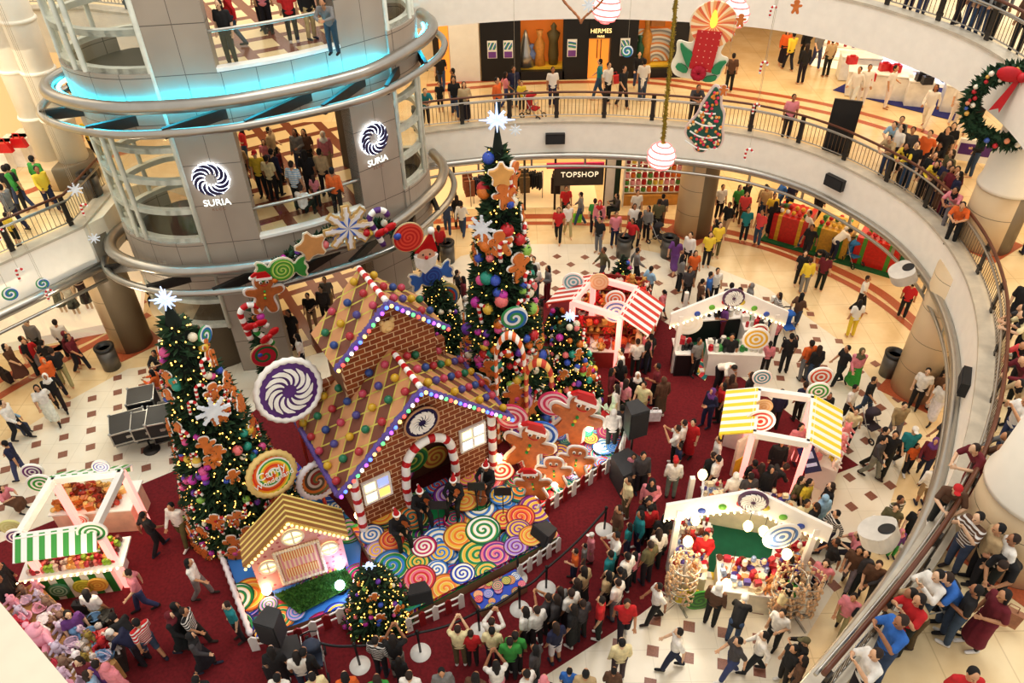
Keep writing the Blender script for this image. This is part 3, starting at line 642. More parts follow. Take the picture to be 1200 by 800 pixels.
WRAP = smooth2(mirror([(0, .25), (.16, .2), (.25, .08), (.34, .22), (.5, .26), (.45, .0)]), 1); WRAP = smooth2([(-.5, .24), (-.36, .2), (-.26, .06), (-.17, .2), (0, .26), (.17, .2), (.26, .06), (.36, .2), (.5, .24), (.43, .08), (.52, -.02), (.45, -.12), (.5, -.24), (.36, -.2), (.26, -.06), (.17, -.2), (0, -.26), (-.17, -.2), (-.26, -.06), (-.36, -.2), (-.5, -.24), (-.43, -.08), (-.52, .02), (-.45, .12)], 1)
def grow(poly, d):
    n = len(poly); ar = sum(poly[i-1][0]*poly[i][1]-poly[i][0]*poly[i-1][1] for i in range(n)); s = 1 if ar > 0 else -1; out = []
    for i in range(n):
        tx, ty = poly[(i+1) % n][0]-poly[i-1][0], poly[(i+1) % n][1]-poly[i-1][1]; L = math.hypot(tx, ty) or 1
        out.append((poly[i][0]+s*ty/L*d, poly[i][1]-s*tx/L*d))
    return out
UP = Matrix.Rotation(PI/2, 4, 'X')       # prism plane XY -> XZ, +z -> -Y
def cutout(mb, poly, S, d, t=.05, mi=0, z=0): return mb.prism([(x*S, y*S) for x, y in poly], z, z+t, mi, UP)
M_cut = mat('cream cutout edge', (240, 228, 204), .5); M_ging = mat('gingerbread', (176, 98, 44), .6, noise=.2, scale=6); M_icing = mat('white icing', (250, 246, 238), .5)
M_eye = mat('dark eyes', (30, 20, 16), .3); M_green = mat('bright green', (36, 150, 60), .4); M_yel = mat('bright yellow', (240, 206, 60), .4); M_purp = mat('violet', (88, 44, 120), .4); M_blue = mat('candy blue', (50, 92, 180), .4)
def ginger_parts(root, S, hat=None, M=Matrix()):
    bd = MB(); cutout(bd, grow(GINGER, .05), S, 0, .05, 0, -.03*S); bd.build('border', M_icing, root, M)
    b = cutout(MB(), GINGER, S, 0, .06*S).build('biscuit', M_ging, root, M)
    f = MB(); T = -.08*S
    for s in (-1, 1): f.ball((s*.07*S, T+.02*S, .37*S), (.042*S, .02*S, .052*S), 8, 0); f.ball((s*.07*S, T, .365*S), (.022*S, .02*S, .028*S), 6, 1)
    f.tube([(x*S, T+.015*S, (.27+abs(x)**2*5)*S) for x in (-.08, -.05, -.02, .02, .05, .08)], .011*S, 6, 2); f.build('face', [M_icing, M_eye, M_red], b)
    g = MB()
    for k, zz in enumerate((.12, .03, -.06)): g.ball((0, T+.01*S, zz*S), .03*S, 8, k % 2)
    g.build('buttons', [M_green, M_yel], b)
    if hat:
        h = cutout(MB(), [(-.16, .47), (.16, .47), (.15, .54), (.05, .66), (-.2, .64), (-.3, .54), (-.24, .53), (-.15, .58)], S, 0, .06*S, 0, .03*S); h.ball((-.28*S, -.06*S, .51*S), .05*S, 8, 1); h.prism([(-.18*S, .44*S), (.18*S, .44*S), (.18*S, .5*S), (-.18*S, .5*S)], .05*S, .1*S, 1, UP); h.build('santa_hat', [M_red, M_icing], root, M)
def cane_mesh(S, r, m2=None, nm='candy_cane'):
    p = [V((x*S, 0, y*S)) for x, y in cane_path()]; p = resample(spline(p, 4), r*.9)
    return MB().tube(p, r, 8, 0, (2, 0, 1)).mesh(nm, m2 or [M_icing, M_red])
# ================= fir trees
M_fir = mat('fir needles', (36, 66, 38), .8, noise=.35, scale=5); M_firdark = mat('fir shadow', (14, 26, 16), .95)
def tufts(mb, cone, n, L, seed=1):
    r = random.Random(seed)
    for _ in range(n):
        p, nn = cone(r); t = V((r.uniform(-1, 1), r.uniform(-1, 1), r.uniform(-.6, .4))); d = (nn*1.2+t*.8).normalized(); x = d.cross(V((r.uniform(-1, 1), r.uniform(-1, 1), r.uniform(-1, 1)))).normalized(); l = L*r.uniform(.6, 1.2); w = l*.24
        b = p-d*l*.3; e = p+d*l
        mb.add([b-x*w*.5, b+x*w*.5, p+d*l*.3+x*w, e, p+d*l*.3-x*w], [(0, 1, 2, 3, 4)])
    return mb
BCOL = [(196, 36, 44), (216, 120, 40), (226, 190, 70), (60, 90, 190), (110, 60, 170), (220, 90, 150), (40, 150, 130), (236, 226, 200), (230, 120, 120), (150, 200, 90), (200, 60, 170)]
bauble_me = MB().ball((0, 0, 0), 1, 10).lathe([(.2, .95), (.2, 1.15)], 6).mesh('bauble', M_oc)
gb = MB(); cutout(gb, grow(GINGER, .035), 1, 0, .05, 1, -.06); cutout(gb, GINGER, 1, 0, .08); ging_me = gb.mesh('gingerbread_ornament', [mat('orange biscuit', (206, 116, 50), .6), M_icing])
cane_me = cane_mesh(1, .09, None, 'candy_cane_ornament')
fl = MB(); cutout(fl, FLAKE, 1, 0, .08); flake_me = fl.mesh('snowflake_ornament', mat('frosted white', (226, 234, 246), .4))
sb = MB(); cutout(sb, grow(STAR, .05), 1, 0, .05, 1, -.05); cutout(sb, STAR, 1, 0, .1); star_me = sb.mesh('star_ornament', [mat('biscuit star', (214, 160, 90), .6), M_icing])
round_me = disc_mb(.5, .08, 24).mesh('round_cutout', swirl_mat('round ornament', [(40, 110, 180), (236, 240, 244), (60, 150, 90)], 1, 1.5, .5))
def fir(base, h, R, label, nb=90, ng=20, nc=14, nl=500, big=(), seed=1, star=True, bs=1.0, warm=1, nt=5200, pw=.92):
    r = random.Random(seed); root = empty('christmas_tree', base, 0, label, 'christmas tree')
    rad = lambda t: R*((1-t)**pw)*(.97+.03*math.sin(40*t))+.05
    def surf(r, t=None, out=0):
        if t is None: t = 1-math.sqrt(1-r.random()*.995)
        a = r.uniform(0, 2*PI); rr = rad(t)+out; return V((rr*math.cos(a), rr*math.sin(a), t*h+.1)), V((math.cos(a), math.sin(a), .25)).normalized()
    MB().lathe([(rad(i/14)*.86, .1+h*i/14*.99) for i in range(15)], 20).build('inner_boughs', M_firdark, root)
    tufts(MB(), lambda r: surf(r, None, r.uniform(-.12, .03)), nt, .11+.035*h**.6, seed).build('foliage', M_fir, root)
    MB().cyl((0, 0, 0), (0, 0, .4), .12).build('trunk', mat('bark', (70, 50, 34), .9), root)
    def front():
        while 1:
            p, nn = surf(r, None, .06); wp = p+V(base); vd = V((0, 0, EYE))-wp
            if nn.dot(vd.normalized()) > -.05: return p, nn
    for i in range(nb):
        p, nn = front(); s = r.uniform(.075, .135)*bs
        link('bauble', bauble_me, root, Matrix.Translation(p) @ Matrix.Scale(s, 4), r.choice(BCOL))
    for me, k, s0 in ((ging_me, ng, .5), (cane_me, nc, .42)):
        for i in range(k):
            p, nn = front(); link(me.name, me, root, facing(p+nn*.04, nn) @ Matrix.Rotation(r.uniform(-.5, .5), 4, 'Y') @ Matrix.Scale(s0*bs*r.uniform(.85, 1.15), 4))
    for kind, px, py, s in big:
        d = ray(px, py); o = V((0, 0, EYE))
        t = 10.0
        while t < 60:
            q = o+d*t-V(base); tt = (q.z-.1)/h
            if 0 <= tt <= 1 and math.hypot(q.x, q.y) < rad(tt)+.12: break
            t += .03
        nn = V((q.x, q.y, 0)).normalized(); nn = (nn+V((-d.x, -d.y, 0)).normalized()).normalized()
        me = {'star': star_me, 'flake': flake_me, 'round': round_me, 'ginger': ging_me, 'cane': cane_me}[kind]
        link(me.name, me, root, facing(q+nn*.1, nn) @ Matrix.Scale(s, 4), (60, 120, 190))
    lm = MB()
    for i in range(nl):
        p, nn = surf(r, None, .05); lm.ball(p, .016+.0009*h, 5)
    tag(lm.build('fairy_lights', mat('warm fairy bulb', (255, 186, 90), es=4.5), root), kind='stuff')
    if star:
        st = MB()
        for k in range(8):
            for tilt in (-.6, 0, .6):
                a = 2*PI*k/8; dv = V((math.cos(a)*math.cos(tilt), math.sin(tilt), math.sin(a)*math.cos(tilt))); st.cyl((0, 0, 0), dv*(.75 if k % 2 == 0 and tilt == 0 else .5)*star, .09*star, .015, 5)
        st.build('star_topper', mat('icy white star', (190, 210, 250), es=.9), root, Matrix.Translation((0, 0, h+.25*star)))
    return root
fir(W(592, 476), 9.9, 1.5, 'tallest decorated fir tree, with icy star, rising beside the gingerbread house', 100, 26, 22, 900, (('star', 587, 203, .8), ('flake', 567, 265, .8), ('round', 602, 370, .8)), 3, .62, 1.6, 1, 8500)
fir(W(288, 606), 7.7, 1.45, 'tall decorated fir tree with gingerbread ornaments, in front of the lift tower', 100, 60, 30, 900, (('star', 268, 420, .7), ('flake', 248, 478, .85), ('round', 236, 392, .5), ('cane', 240, 428, .5)), 5, .5, 1.05, 1, 7000, .8)
fir(W(446, 722), 2.15, .82, 'small fir tree with warm lights standing on the red carpet', 40, 4, 0, 420, (), 7, .22, .6, 1, 2600, .8)
fir(W(664, 463), 3.3, 1.1, 'shorter fir tree with pastel baubles beside the red striped stall', 90, 6, 4, 420, (), 9, .35, 1.0, 1, 3600, .85)
fir(W(517, 404), 3.2, .95, 'dark fir tree with few lights below the blue swirl cutout', 10, 0, 0, 260, (), 13, 0, .8, 1, 3200, .8)
# ================= gingerbread house
HA, HB = W(424, 617, .5), W(577, 545, .5)
hu = (HB-HA); hu.z = 0; hu.normalize(); hn = V((hu.y, -hu.x, 0)); HM = (HA+HB)/2; HM.z = .5
HMx = frame(HM, hu, -hn)
house = empty('gingerbread_house', HM, 0, 'large gingerbread house with candy studded lattice roof and arched door', 'house', M=HMx)
def brick_mat(name, c1, c2, mortar, sx, sy, ms=.03):
    m, nt, p = nodes_of(name); n = N(nt); o, xyz = n.obj(); cb = n.new('ShaderNodeCombineXYZ'); nt.links.new(xyz[0], cb.inputs[0]); nt.links.new(xyz[2], cb.inputs[1])
    b = n.new('ShaderNodeTexBrick'); nt.links.new(cb.outputs[0], b.inputs['Vector']); b.inputs['Color1'].default_value = srgb(*c1); b.inputs['Color2'].default_value = srgb(*c2); b.inputs['Mortar'].default_value = srgb(*mortar)
    b.inputs['Scale'].default_value = 1; b.inputs['Brick Width'].default_value = sx; b.inputs['Row Height'].default_value = sy; b.inputs['Mortar Size'].default_value = ms; b.inputs['Mortar Smooth'].default_value = .1
    nt.links.new(b.outputs[0], p.inputs['Base Color']); p.inputs['Roughness'].default_value = .6; return m
M_brick = brick_mat('iced gingerbread bricks', (128, 60, 26), (150, 76, 32), (220, 190, 150), .34, .17, .014)
def lattice_mat(name, c1, c2, ice, p, q):
    m, nt, pr = nodes_of(name); n = N(nt); o, xyz = n.obj()
    a, b = n.math('DIVIDE', xyz[0], p), n.math('DIVIDE', xyz[1], q)
    u, v = n.math('ADD', a, b), n.math('SUBTRACT', a, b)
    chk = n.math('LESS_THAN', n.math('FRACT', n.math('MULTIPLY', n.math('FLOOR', u), .5)), .25)
    g = lambda w: n.math('GREATER_THAN', n.math('ABSOLUTE', n.math('SUBTRACT', n.math('FRACT', w), .5)), .45)
    col = n.mix(chk, srgb(*c1), srgb(*c2)); f = n.math('MAXIMUM', g(u), g(v))
    n.put(pr.inputs['Base Color'], n.mix(f, col, srgb(*ice))); pr.inputs['Roughness'].default_value = .6
    bp = n.new('ShaderNodeBump'); bp.inputs['Distance'].default_value = .05; nt.links.new(f, bp.inputs['Height']); nt.links.new(bp.outputs[0], pr.inputs['Normal']); return m
M_roof = lattice_mat('iced lattice roof', (206, 150, 104), (126, 76, 58), (206, 192, 92), .56, .82)
AP, EV = 4.45, 2.62; SL = .93      # apex height, eave reach, slope
wt = lambda s: AP-.22-abs(s)*SL
hw = 2.1
arch = [(.1+.72*math.cos(t), 1.45+.85*math.sin(t)) for t in [PI*k/14 for k in range(14, -1, -1)]]
poly = [(-hw, -.15), (-.62, -.15), (-.68, .7)]+arch+[(.88, .7), (.82, -.15), (hw, -.15), (hw, wt(hw)), (0, wt(0)), (-hw, wt(hw))]
MB().prism(poly, -.25, 0, 0, UP).build('front_wall', M_brick, house)
sw = MB()
for s in (-1, 1): sw.box((s*(hw-.1), 1.45, wt(hw)/2), (.2, 2.4, wt(hw)))
sw.build('side_wall', M_brick, house)
MB().box((0, 2.68, 1.6), (2*hw, .2, 3.2)).build('back_wall', M_brick, house)
ip = MB().box((.1, .95, 1.3), (2.6, .1, 2.9)).build('inner_panel', mat('brown backdrop', (92, 48, 30), .7), house)
for x, z, r, cs in ((-.15, .75, .5, [(60, 150, 70), (200, 210, 90), (30, 110, 60)]), (.55, .45, .42, [(210, 110, 50), (240, 200, 90)]), (-.5, .3, .35, [(130, 40, 110), (220, 140, 190)]), (.4, 1.5, .12, [(220, 220, 170), (200, 210, 150)]), (.1, 1.3, .1, [(220, 220, 170), (200, 210, 150)])): disc_mb(r, .04).build('painted_sweet', swirl_mat('painted %d' % int(x*100+z*10), cs, 1, 2.5, r), ip, Matrix.Translation((x+.1, .86-r*.05, z)))
ap = [V((-.62, -.06, 0)), V((-.68, -.06, .7))]+[V((x, -.06, z)) for x, z in arch]+[V((.88, -.06, .7)), V((.82, -.06, 0))]
ap = resample(spline(ap, 3), .085); MB().tube(ap, .13, 8, 0, (2, 0, 1, 0)).build('candy_arch', [M_icing, M_red], house)
for sx in (-hw, hw): MB().tube([V((sx, -.1, z*.085)) for z in range(29)], .13, 8, 0, (2, 0, 1, 0)).build('candy_post', [M_icing, M_red], house)
panes = [(252, 236, 190), (255, 250, 236), (250, 244, 220), (255, 236, 190)]
for (sx, zc), cs in (((-1.5, 1.28), [(250, 232, 150), (110, 120, 190), (250, 236, 170), (240, 170, 80)]), ((1.5, 1.62), [(244, 232, 150), (250, 246, 230), (255, 250, 240), (250, 240, 190)])):
    fm = MB()
    for x in (-.38, 0, .38): fm.box((sx+x, -.05, zc), (.07, .08, .83))
    for z in (-.4, 0, .4): fm.box((sx, -.05, zc+z), (.83, .08, .07))
    f = fm.build('window_frame', M_icing, house)
    for k in range(4): MB().box((sx+(-.19, .19)[k % 2], -.03, zc+(.2, -.2)[k//2]), (.36, .03, .38)).build('pane', mat('lit pane %d %d %d' % cs[k], cs[k], es=2.6), f)
def gable_roof(ap, ev, y0, y1, th=.12, kind='roof_slope'):
    out = []
    for s in (-1, 1):
        x = V((0, 1, 0)); yy = V((s*ev, 0, -ev*SL)).normalized(); L = math.hypot(ev, ev*SL)
        z = V((s*SL, 0, 1)).normalized(); Mx = Matrix(((x.x, yy.x, z.x, 0), (x.y, yy.y, z.y, y0), (x.z, yy.z, z.z, ap), (0, 0, 0, 1)))
        o = MB().box(((y1-y0)/2, L/2, -th/2), (y1-y0, L, th)).build(kind, M_roof, house, Mx); out.append((o, y1-y0, L))
    return out
gum_me = MB().ball((0, 0, .06), 1, 12).mesh('gumdrop', stripe_mat('t0', (0, 0, 0), (1, 1, 1), 1)); gum_me.materials[0] = mat_oc('candy ball', .3)
GC = [(176, 50, 60), (50, 76, 140), (206, 166, 44), (34, 116, 84), (190, 70, 94), (80, 72, 140)]
k = 0
for o, dep, L in gable_roof(AP, EV, -.35, 2.85):
    i = 0
    for a in range(5):
        for b in range(7):
            u, v = a*.62+.3+(.31 if b % 2 else 0), b*.5+.35
            if u > dep-.15 or v > L-.12: continue
            link('gumdrop', gum_me, o, Matrix.Translation((u, v, .09)) @ Matrix.Scale(.115, 4), GC[(a*2+b*3+k) % 6])
    k += 2
for o, dep, L in gable_roof(6.15, 1.62, 1.25, 3.05):
    for a in range(3):
        for b in range(4):
            u, v = a*.62+.25+(.3 if b % 2 else 0), b*.5+.3
            if u > dep-.1 or v > L-.1: continue
            link('gumdrop', gum_me, o, Matrix.Translation((u, v, .09)) @ Matrix.Scale(.11, 4), GC[(a*2+b+k) % 6])
MB().prism([(-1.35, 0), (1.35, 0), (1.35, 4.75), (0, 6.0), (-1.35, 4.75)], -1.75, -1.55, 0, UP).build('rear_gable', M_brick, house)
MB().box((0, 2.35, 2.4), (2.7, 1.2, 4.8)).build('rear_body', mat('plain brown board', (120, 80, 56), .7), house)
MB().tube([V((0, y*.085-.35, AP+.03)) for y in range(20)], .085, 8, 0, (2, 0, 1)).build('ridge_candy', [M_icing, M_red], house)
MB().tube([V((0, y*.085+1.25, 6.18)) for y in range(22)], .085, 8, 0, (2, 0, 1)).build('ridge_candy', [M_icing, M_red], house)
bulb_me = MB().ball((0, 0, 0), .055, 8).mesh('bulb', M_oce); M_tins = mat('violet tinsel', (96, 76, 150), .5, noise=.3, scale=40)
LC = [(90, 130, 255), (255, 220, 120), (255, 80, 70), (90, 230, 120), (255, 246, 220), (180, 90, 255)]
for ap_, ev, y, nb in ((AP, EV, -.38, 20), (6.15, 1.62, 1.22, 12)):
    for s in (-1, 1):
        a, b = V((0, y, ap_)), V((s*(ev+.02), y, ap_-ev*SL))
        t = MB().tube([a.lerp(b, i/40)+V((RN.uniform(-.02, .02), RN.uniform(-.02, .02), RN.uniform(-.02, .02))) for i in range(41)], [.075+.025*(i % 2) for i in range(41)], 8).build('tinsel', M_tins, house)
        for i in range(nb): link('bulb', bulb_me, t, Matrix.Translation(a.lerp(b, (i+.5)/nb)+V((0, -.1, 0))), LC[(i*5+(s > 0)) % 6])
for s in (-1, 1):
    e = V((s*EV, -.35, AP-EV*SL)); MB().tube([e+V((0, i*.08, 0)) for i in range(41)], [.07+.025*(i % 2) for i in range(41)], 8).build('tinsel', M_tins, house)
sg = disc_mb(.5, .07, 36).build('round_sign', M_navy, house, Matrix.Translation((0, -.06, 3.05))); blades(.38, 12, .28, .02, 1.3).build('pinwheel', M_icing, sg, Matrix.Translation((0, -.06, 0)))
MB().tube([V((.5*math.cos(t*PI/12), -.05, .5*math.sin(t*PI/12))) for t in range(24)], .035, 6, closed=True).build('rim', mat('light brown rim', (196, 150, 110)), sg)
bear = MB().ball((0, -.05, 5.25), (.2, .06, .2), 12).ball((-.15, -.05, 5.42), .08, 8).ball((.15, -.05, 5.42), .08, 8).ball((0, -.1, 5.2), (.1, .05, .08), 8)
bear.build('gable_face', mat('tan face', (226, 190, 130)), house, Matrix.Translation((0, 1.5, 0)))
# pool of sweets behind the arch
# ================= swirl printed floors: many flat discs, one mesh, spiral drawn from each disc's own coordinates
def swirl_floor_mat():
    m, nt, p = nodes_of('printed lollipop swirls'); n = N(nt)
    uv = n.new('ShaderNodeUVMap'); uv.uv_map = 'disc'; x = n.new('ShaderNodeSeparateXYZ'); nt.links.new(uv.outputs[0], x.inputs[0])
    c1 = n.new('ShaderNodeVertexColor', layer_name='c1').outputs[0]; c2 = n.new('ShaderNodeVertexColor', layer_name='c2').outputs[0]
    a, b = x.outputs[0], x.outputs[1]; r = n.math('SQRT', n.math('ADD', n.math('MULTIPLY', a, a), n.math('MULTIPLY', b, b)))
    f = n.math('FRACT', n.math('ADD', n.math('MULTIPLY', r, 3.0), n.math('DIVIDE', n.math('ARCTAN2', b, a), 2*PI)))
    col = n.mix(n.math('GREATER_THAN', f, .55), c1, c2)
    col = n.mix(n.math('LESS_THAN', f, .12), col, (.85, .72, .3, 1)); col = n.mix(n.math('GREATER_THAN', r, .9), col, n.mix(.6, c1, (0, 0, 0, 1)))
    n.put(p.inputs['Base Color'], col); p.inputs['Roughness'].default_value = .35; return m
M_swf = swirl_floor_mat()
SC = {'b': (60, 130, 210), 'o': (236, 130, 50), 'g': (30, 140, 80), 'm': (200, 30, 110), 'r': (214, 50, 60), 'p': (130, 50, 150), 'n': (24, 70, 190), 'y': (236, 190, 70), 'l': (180, 150, 220), 't': (20, 120, 120), 'k': (236, 120, 150), 'w': (250, 246, 240)}
def swirl_floor(name, poly, z, discs, parent, rnd=(), seed=1, base='y'):
    """poly: world outline; discs (x, y, r, c1, c2)"""
    rr = random.Random(seed); inv = parent.matrix_world.inverted() if parent else Matrix()
    xs = [p[0] for p in poly]; ys = [p[1] for p in poly]; all_ = []
    for _ in range(rnd[0] if rnd else 0):
        x, y = rr.uniform(min(xs), max(xs)), rr.uniform(min(ys), max(ys)); c = rr.choice(rnd[1]); all_.append((x, y, rr.uniform(rnd[2], rnd[3]), c, rr.choice('wyl'+rnd[1])))
    all_ += discs
    vs, fs, uv, k1, k2 = [], [], [], [], []
    def put(pts, uvs, a, b):
        i0 = len(vs); vs.extend(pts); fs.append(tuple(range(i0, i0+len(pts)))); uv.extend(uvs); k1.extend([srgb(*SC[a])]*len(pts)); k2.extend([srgb(*SC[b])]*len(pts))
    for t in tessellate_polygon([[V((*p, 0)) for p in poly]]):
        q = [poly[i] for i in t]
        if (q[1][0]-q[0][0])*(q[2][1]-q[0][1])-(q[1][1]-q[0][1])*(q[2][0]-q[0][0]) < 0: q = q[::-1]
        put([(*p, z) for p in q], [(.1, .1)]*3, base, base)
    cx, cy = sum(xs)/len(xs), sum(ys)/len(ys)
    def clip(pts):          # keep inside the convex outline
        ar = sum(poly[i-1][0]*poly[i][1]-poly[i][0]*poly[i-1][1] for i in range(len(poly))); P = poly if ar > 0 else poly[::-1]
        for i in range(len(P)):
            a, b = P[i-1], P[i]; side = lambda p: (b[0]-a[0])*(p[1]-a[1])-(b[1]-a[1])*(p[0]-a[0]); out = []
            for j in range(len(pts)):
                p, q = pts[j-1], pts[j]; sp, sq = side(p), side(q)
                if (sp >= 0) != (sq >= 0): t = sp/(sp-sq); out.append((p[0]+(q[0]-p[0])*t, p[1]+(q[1]-p[1])*t))
                if sq >= 0: out.append(q)
            pts = out
            if len(pts) < 3: return []
        return pts
    for i, (x, y, r, a, b) in enumerate(all_):
        pts = clip([(x+r*math.cos(2*PI*k/26), y+r*math.sin(2*PI*k/26)) for k in range(26)])
        if pts: ro = rr.uniform(0, 6); put([(*p, z+.0012*(i+1)) for p in pts], [((p[0]-x)/r*math.cos(ro)-(p[1]-y)/r*math.sin(ro), (p[0]-x)/r*math.sin(ro)+(p[1]-y)/r*math.cos(ro)) for p in pts], a, b)
    me = bpy.data.meshes.new(name); me.from_pydata([tuple(inv @ V(v)) for v in vs], [], fs); me.materials.append(M_swf)
    u = me.uv_layers.new(name='disc'); u.data.foreach_set('uv', [c for q in uv for c in q])
    for nm, kk in (('c1', k1), ('c2', k2)):
        ca = me.color_attributes.new(nm, 'FLOAT_COLOR', 'CORNER'); ca.data.foreach_set('color', [c for q in kk for c in q])
    return link(name, me, parent)
def pdisc(z, L, ox, oy):      # surveyed discs: crop x, crop y, radius(px/4)
    out = []
    for cx, cy, r, a, b in L:
        p = W(ox+cx/4, oy+cy/4, z); q = W(ox+(cx+r)/4, oy+cy/4, z); out.append((p.x, p.y, (q-p).length, a, b))
    return out
def platform(name, corners, z, label, discs, rnd, seed, base='y', cat='platform'):
    c = sum(corners, V())/len(corners); root = empty(name, (c.x, c.y, 0), 0, label, cat); bpy.context.view_layer.update()
    poly = [(p.x, p.y) for p in corners]
    MB().prism([(x-c.x, y-c.y) for x, y in poly], .01, z-.004).build('side_board', mat('platform board', (150, 120, 90)), root)
    swirl_floor('printed_top', poly, z, discs, root, rnd, seed, base); return root
SZ = .35
st = [W(418, 612, SZ), W(478, 722, SZ), W(656, 629, SZ), W(603, 545, SZ)]; st[3] = HB+hu*.5+hn*-.3; st[0] = HA-hu*.25-hn*.3
L = pdisc(SZ, [(590, 20, 70, 'o', 'y'), (545, 120, 58, 'b', 'w'), (570, 195, 55, 'l', 'y'), (675, 205, 68, 'g', 'y'), (640, 145, 62, 'o', 'r'), (640, 265, 90, 'b', 'g'), (760, 250, 58, 'g', 'y'), (870, 205, 64, 'b', 'y'), (850, 285, 55, 'b', 'w'), (960, 130, 82, 'o', 'y'), (1040, 220, 90, 'g', 'y'), (1160, 50, 60, 'r', 'y'), (1065, 100, 84, 'g', 'w'), (1125, 215, 78, 'p', 'k'), (790, 178, 62, 'm', 'w'), (1080, 300, 62, 'g', 'y'), (890, 375, 82, 'o', 'y'), (730, 425, 95, 'g', 't'), (770, 330, 78, 'r', 'k'), (970, 305, 60, 'n', 'w')], 300, 600)
L += pdisc(SZ, [(760, 690, 75, 't', 'g'), (850, 690, 60, 'b', 'r'), (1090, 660, 80, 'r', 'k'), (1150, 620, 70, 'r', 'w'), (1150, 740, 60, 'b', 'y'), (980, 760, 70, 'o', 'y'), (1000, 650, 60, 'k', 'y'), (900, 740, 70, 'p', 'l')], 300, 400)
L += pdisc(SZ, [(110, 0, 85, 'p', 'y'), (40, 40, 70, 'r', 'o'), (30, 100, 60, 'p', 'y'), (20, 180, 60, 'p', 'l'), (90, 130, 60, 'o', 'y')], 600, 600)
platform('stage', st, SZ, 'stage floor printed with big coloured lollipop swirls in front of the gingerbread house', L, (130, 'bogmrpnt', .3, .55), 4, 'g', 'stage')
# steps at the stage front
a, b = W(552, 697, .3), W(605, 668, .3)
d = (b-a).normalized(); nn = V((d.y, -d.x, 0)); rp = [a-nn*.05, a+nn*.55, b+nn*.55, b-nn*.05]
platform('stage_step', rp, .3, 'low step with small printed sweets at the stage front', [], (40, 'rgkbym', .08, .16), 6, 'n', 'step')
yz = .2
yd = [W(221, 533, yz), W(300, 748, yz), W(419, 706, yz), W(424, 622, yz), W(345, 540, yz)]
platform('garden_platform', yd, yz, 'swirl printed garden platform under the small pink house', [], (90, 'bgpontm', .25, .6), 8, 'b')
dz = .2
dp = [W(630, 598, dz), W(718, 535, dz), W(728, 514, dz), W(688, 478, dz), W(590, 500, dz)]
platform('display_platform', dp, dz, 'swirl printed platform with the gingerbread figures beside the stage', [], (110, 'bgpromt', .2, .4), 9, 'r')
# picket fences
def fence(pts, z, h, step, cols, label, w=.16, slope=0):
    root = empty('picket_fence', pts[0], 0, label, 'fence'); P = resample([V((p.x, p.y, z)) for p in pts], step)
    o = V(pts[0])
    MB().tube([p-o+V((0, 0, h*.3)) for p in P], .03, 4).tube([p-o+V((0, 0, h*.72)) for p in P], .03, 4).build('rail', M_white, root)
    for i, p in enumerate(P):
        t = P[min(i+1, len(P)-1)]-P[max(i-1, 0)]; a = math.atan2(t.y, t.x)
        MB().prism([(-w/2, 0), (w/2, 0), (w/2, h*.85), (0, h), (-w/2, h*.85)], -.02, .02, 0, UP).build('picket', cols[i % len(cols)], root, Matrix.Translation(p-o) @ Matrix.Rotation(a, 4, 'Z') @ Matrix.Translation((0, -.05, 0)))
    return root
M_pred = mat('dark red paint', (150, 34, 36), .5)
fence([W(301, 760), W(352, 750), W(421, 717)], .02, .62, .36, [M_white, M_pred], 'red and white picket fence in front of the small pink house', .2)
fence([W(480, 738), W(552, 705)], .02, .62, .36, [M_white, M_pred], 'red and white picket fence at the front of the swirl stage')
fence([W(608, 676), W(662, 638)], .02, .62, .34, [M_white], 'short white picket fence at the stage corner nearest the rope')
fence([W(630, 607), W(721, 546)], .02, .66, .34, [M_white, M_pred], 'red and white picket fence in front of the gingerbread figures')
fence([W(724, 541), W(732, 517), W(690, 478)], .02, .8, .33, [M_white], 'white picket fence on the far side of the gingerbread figures')
e = [W(219, 538), W(297, 752)]
tag(MB().tube([V((p.x, p.y, .3)) for p in resample(e, .12)], [.06+.03*(i % 2) for i in range(len(resample(e, .12)))], 6).build('tinsel_garland', mat('silver tinsel', (236, 232, 238), .3), None), 'silver tinsel edging along the garden platform beside the red carpet', 'garland')
# small pink house
PA, PB = W(303, 697, yz), W(413, 662, yz); pu = (PB-PA); pu.z = 0; pu.normalize(); pn = V((pu.y, -pu.x, 0)); PM = (PA+PB)/2; PM.z = yz
hs = empty('pink_house', PM, 0, 'small pink gingerbread cottage with layered striped roof on the garden platform', 'house', M=frame(PM, pu, -pn))
m, nt, p = nodes_of('pink icing dots'); n = N(nt); o, xyz = n.obj(); vo = n.new('ShaderNodeTexVoronoi'); vo.inputs['Scale'].default_value = 5; vo.inputs['Randomness'].default_value = .25; nt.links.new(o, vo.inputs['Vector'])
n.put(p.inputs['Base Color'], n.mix(n.math('LESS_THAN', vo.outputs[0], .22), srgb(230, 170, 160), srgb(196, 90, 96)))
MB().prism([(-1.15, 0), (1.15, 0), (1.15, 1.35), (0, 2.5), (-1.15, 1.35)], -.5, 0, 0, UP).build('front_wall', m, hs)
for s in (-1, 1):
    rm = stripe_mat('striped wafer roof', (142, 98, 52), (224, 204, 120), 5.5, 0, .62)
    yy = V((s*1.34, 0, -1.25)).normalized(); z = V((s*1.25, 0, 1.38)).normalized(); Mx = Matrix(((0, yy.x, z.x, 0), (1, yy.y, z.y, -.16), (0, yy.z, z.z, 2.72), (0, 0, 0, 1)))
    r = MB().box((.45, .9, -.06), (.9, 1.8, .12)).build('roof_slope', rm, hs, Mx)
    for i in range(14): link('bulb', bulb_me, r, Matrix.Translation((-.03, .07+i*.135, -.1)) @ Matrix.Scale(.7, 4), (255, 226, 140))
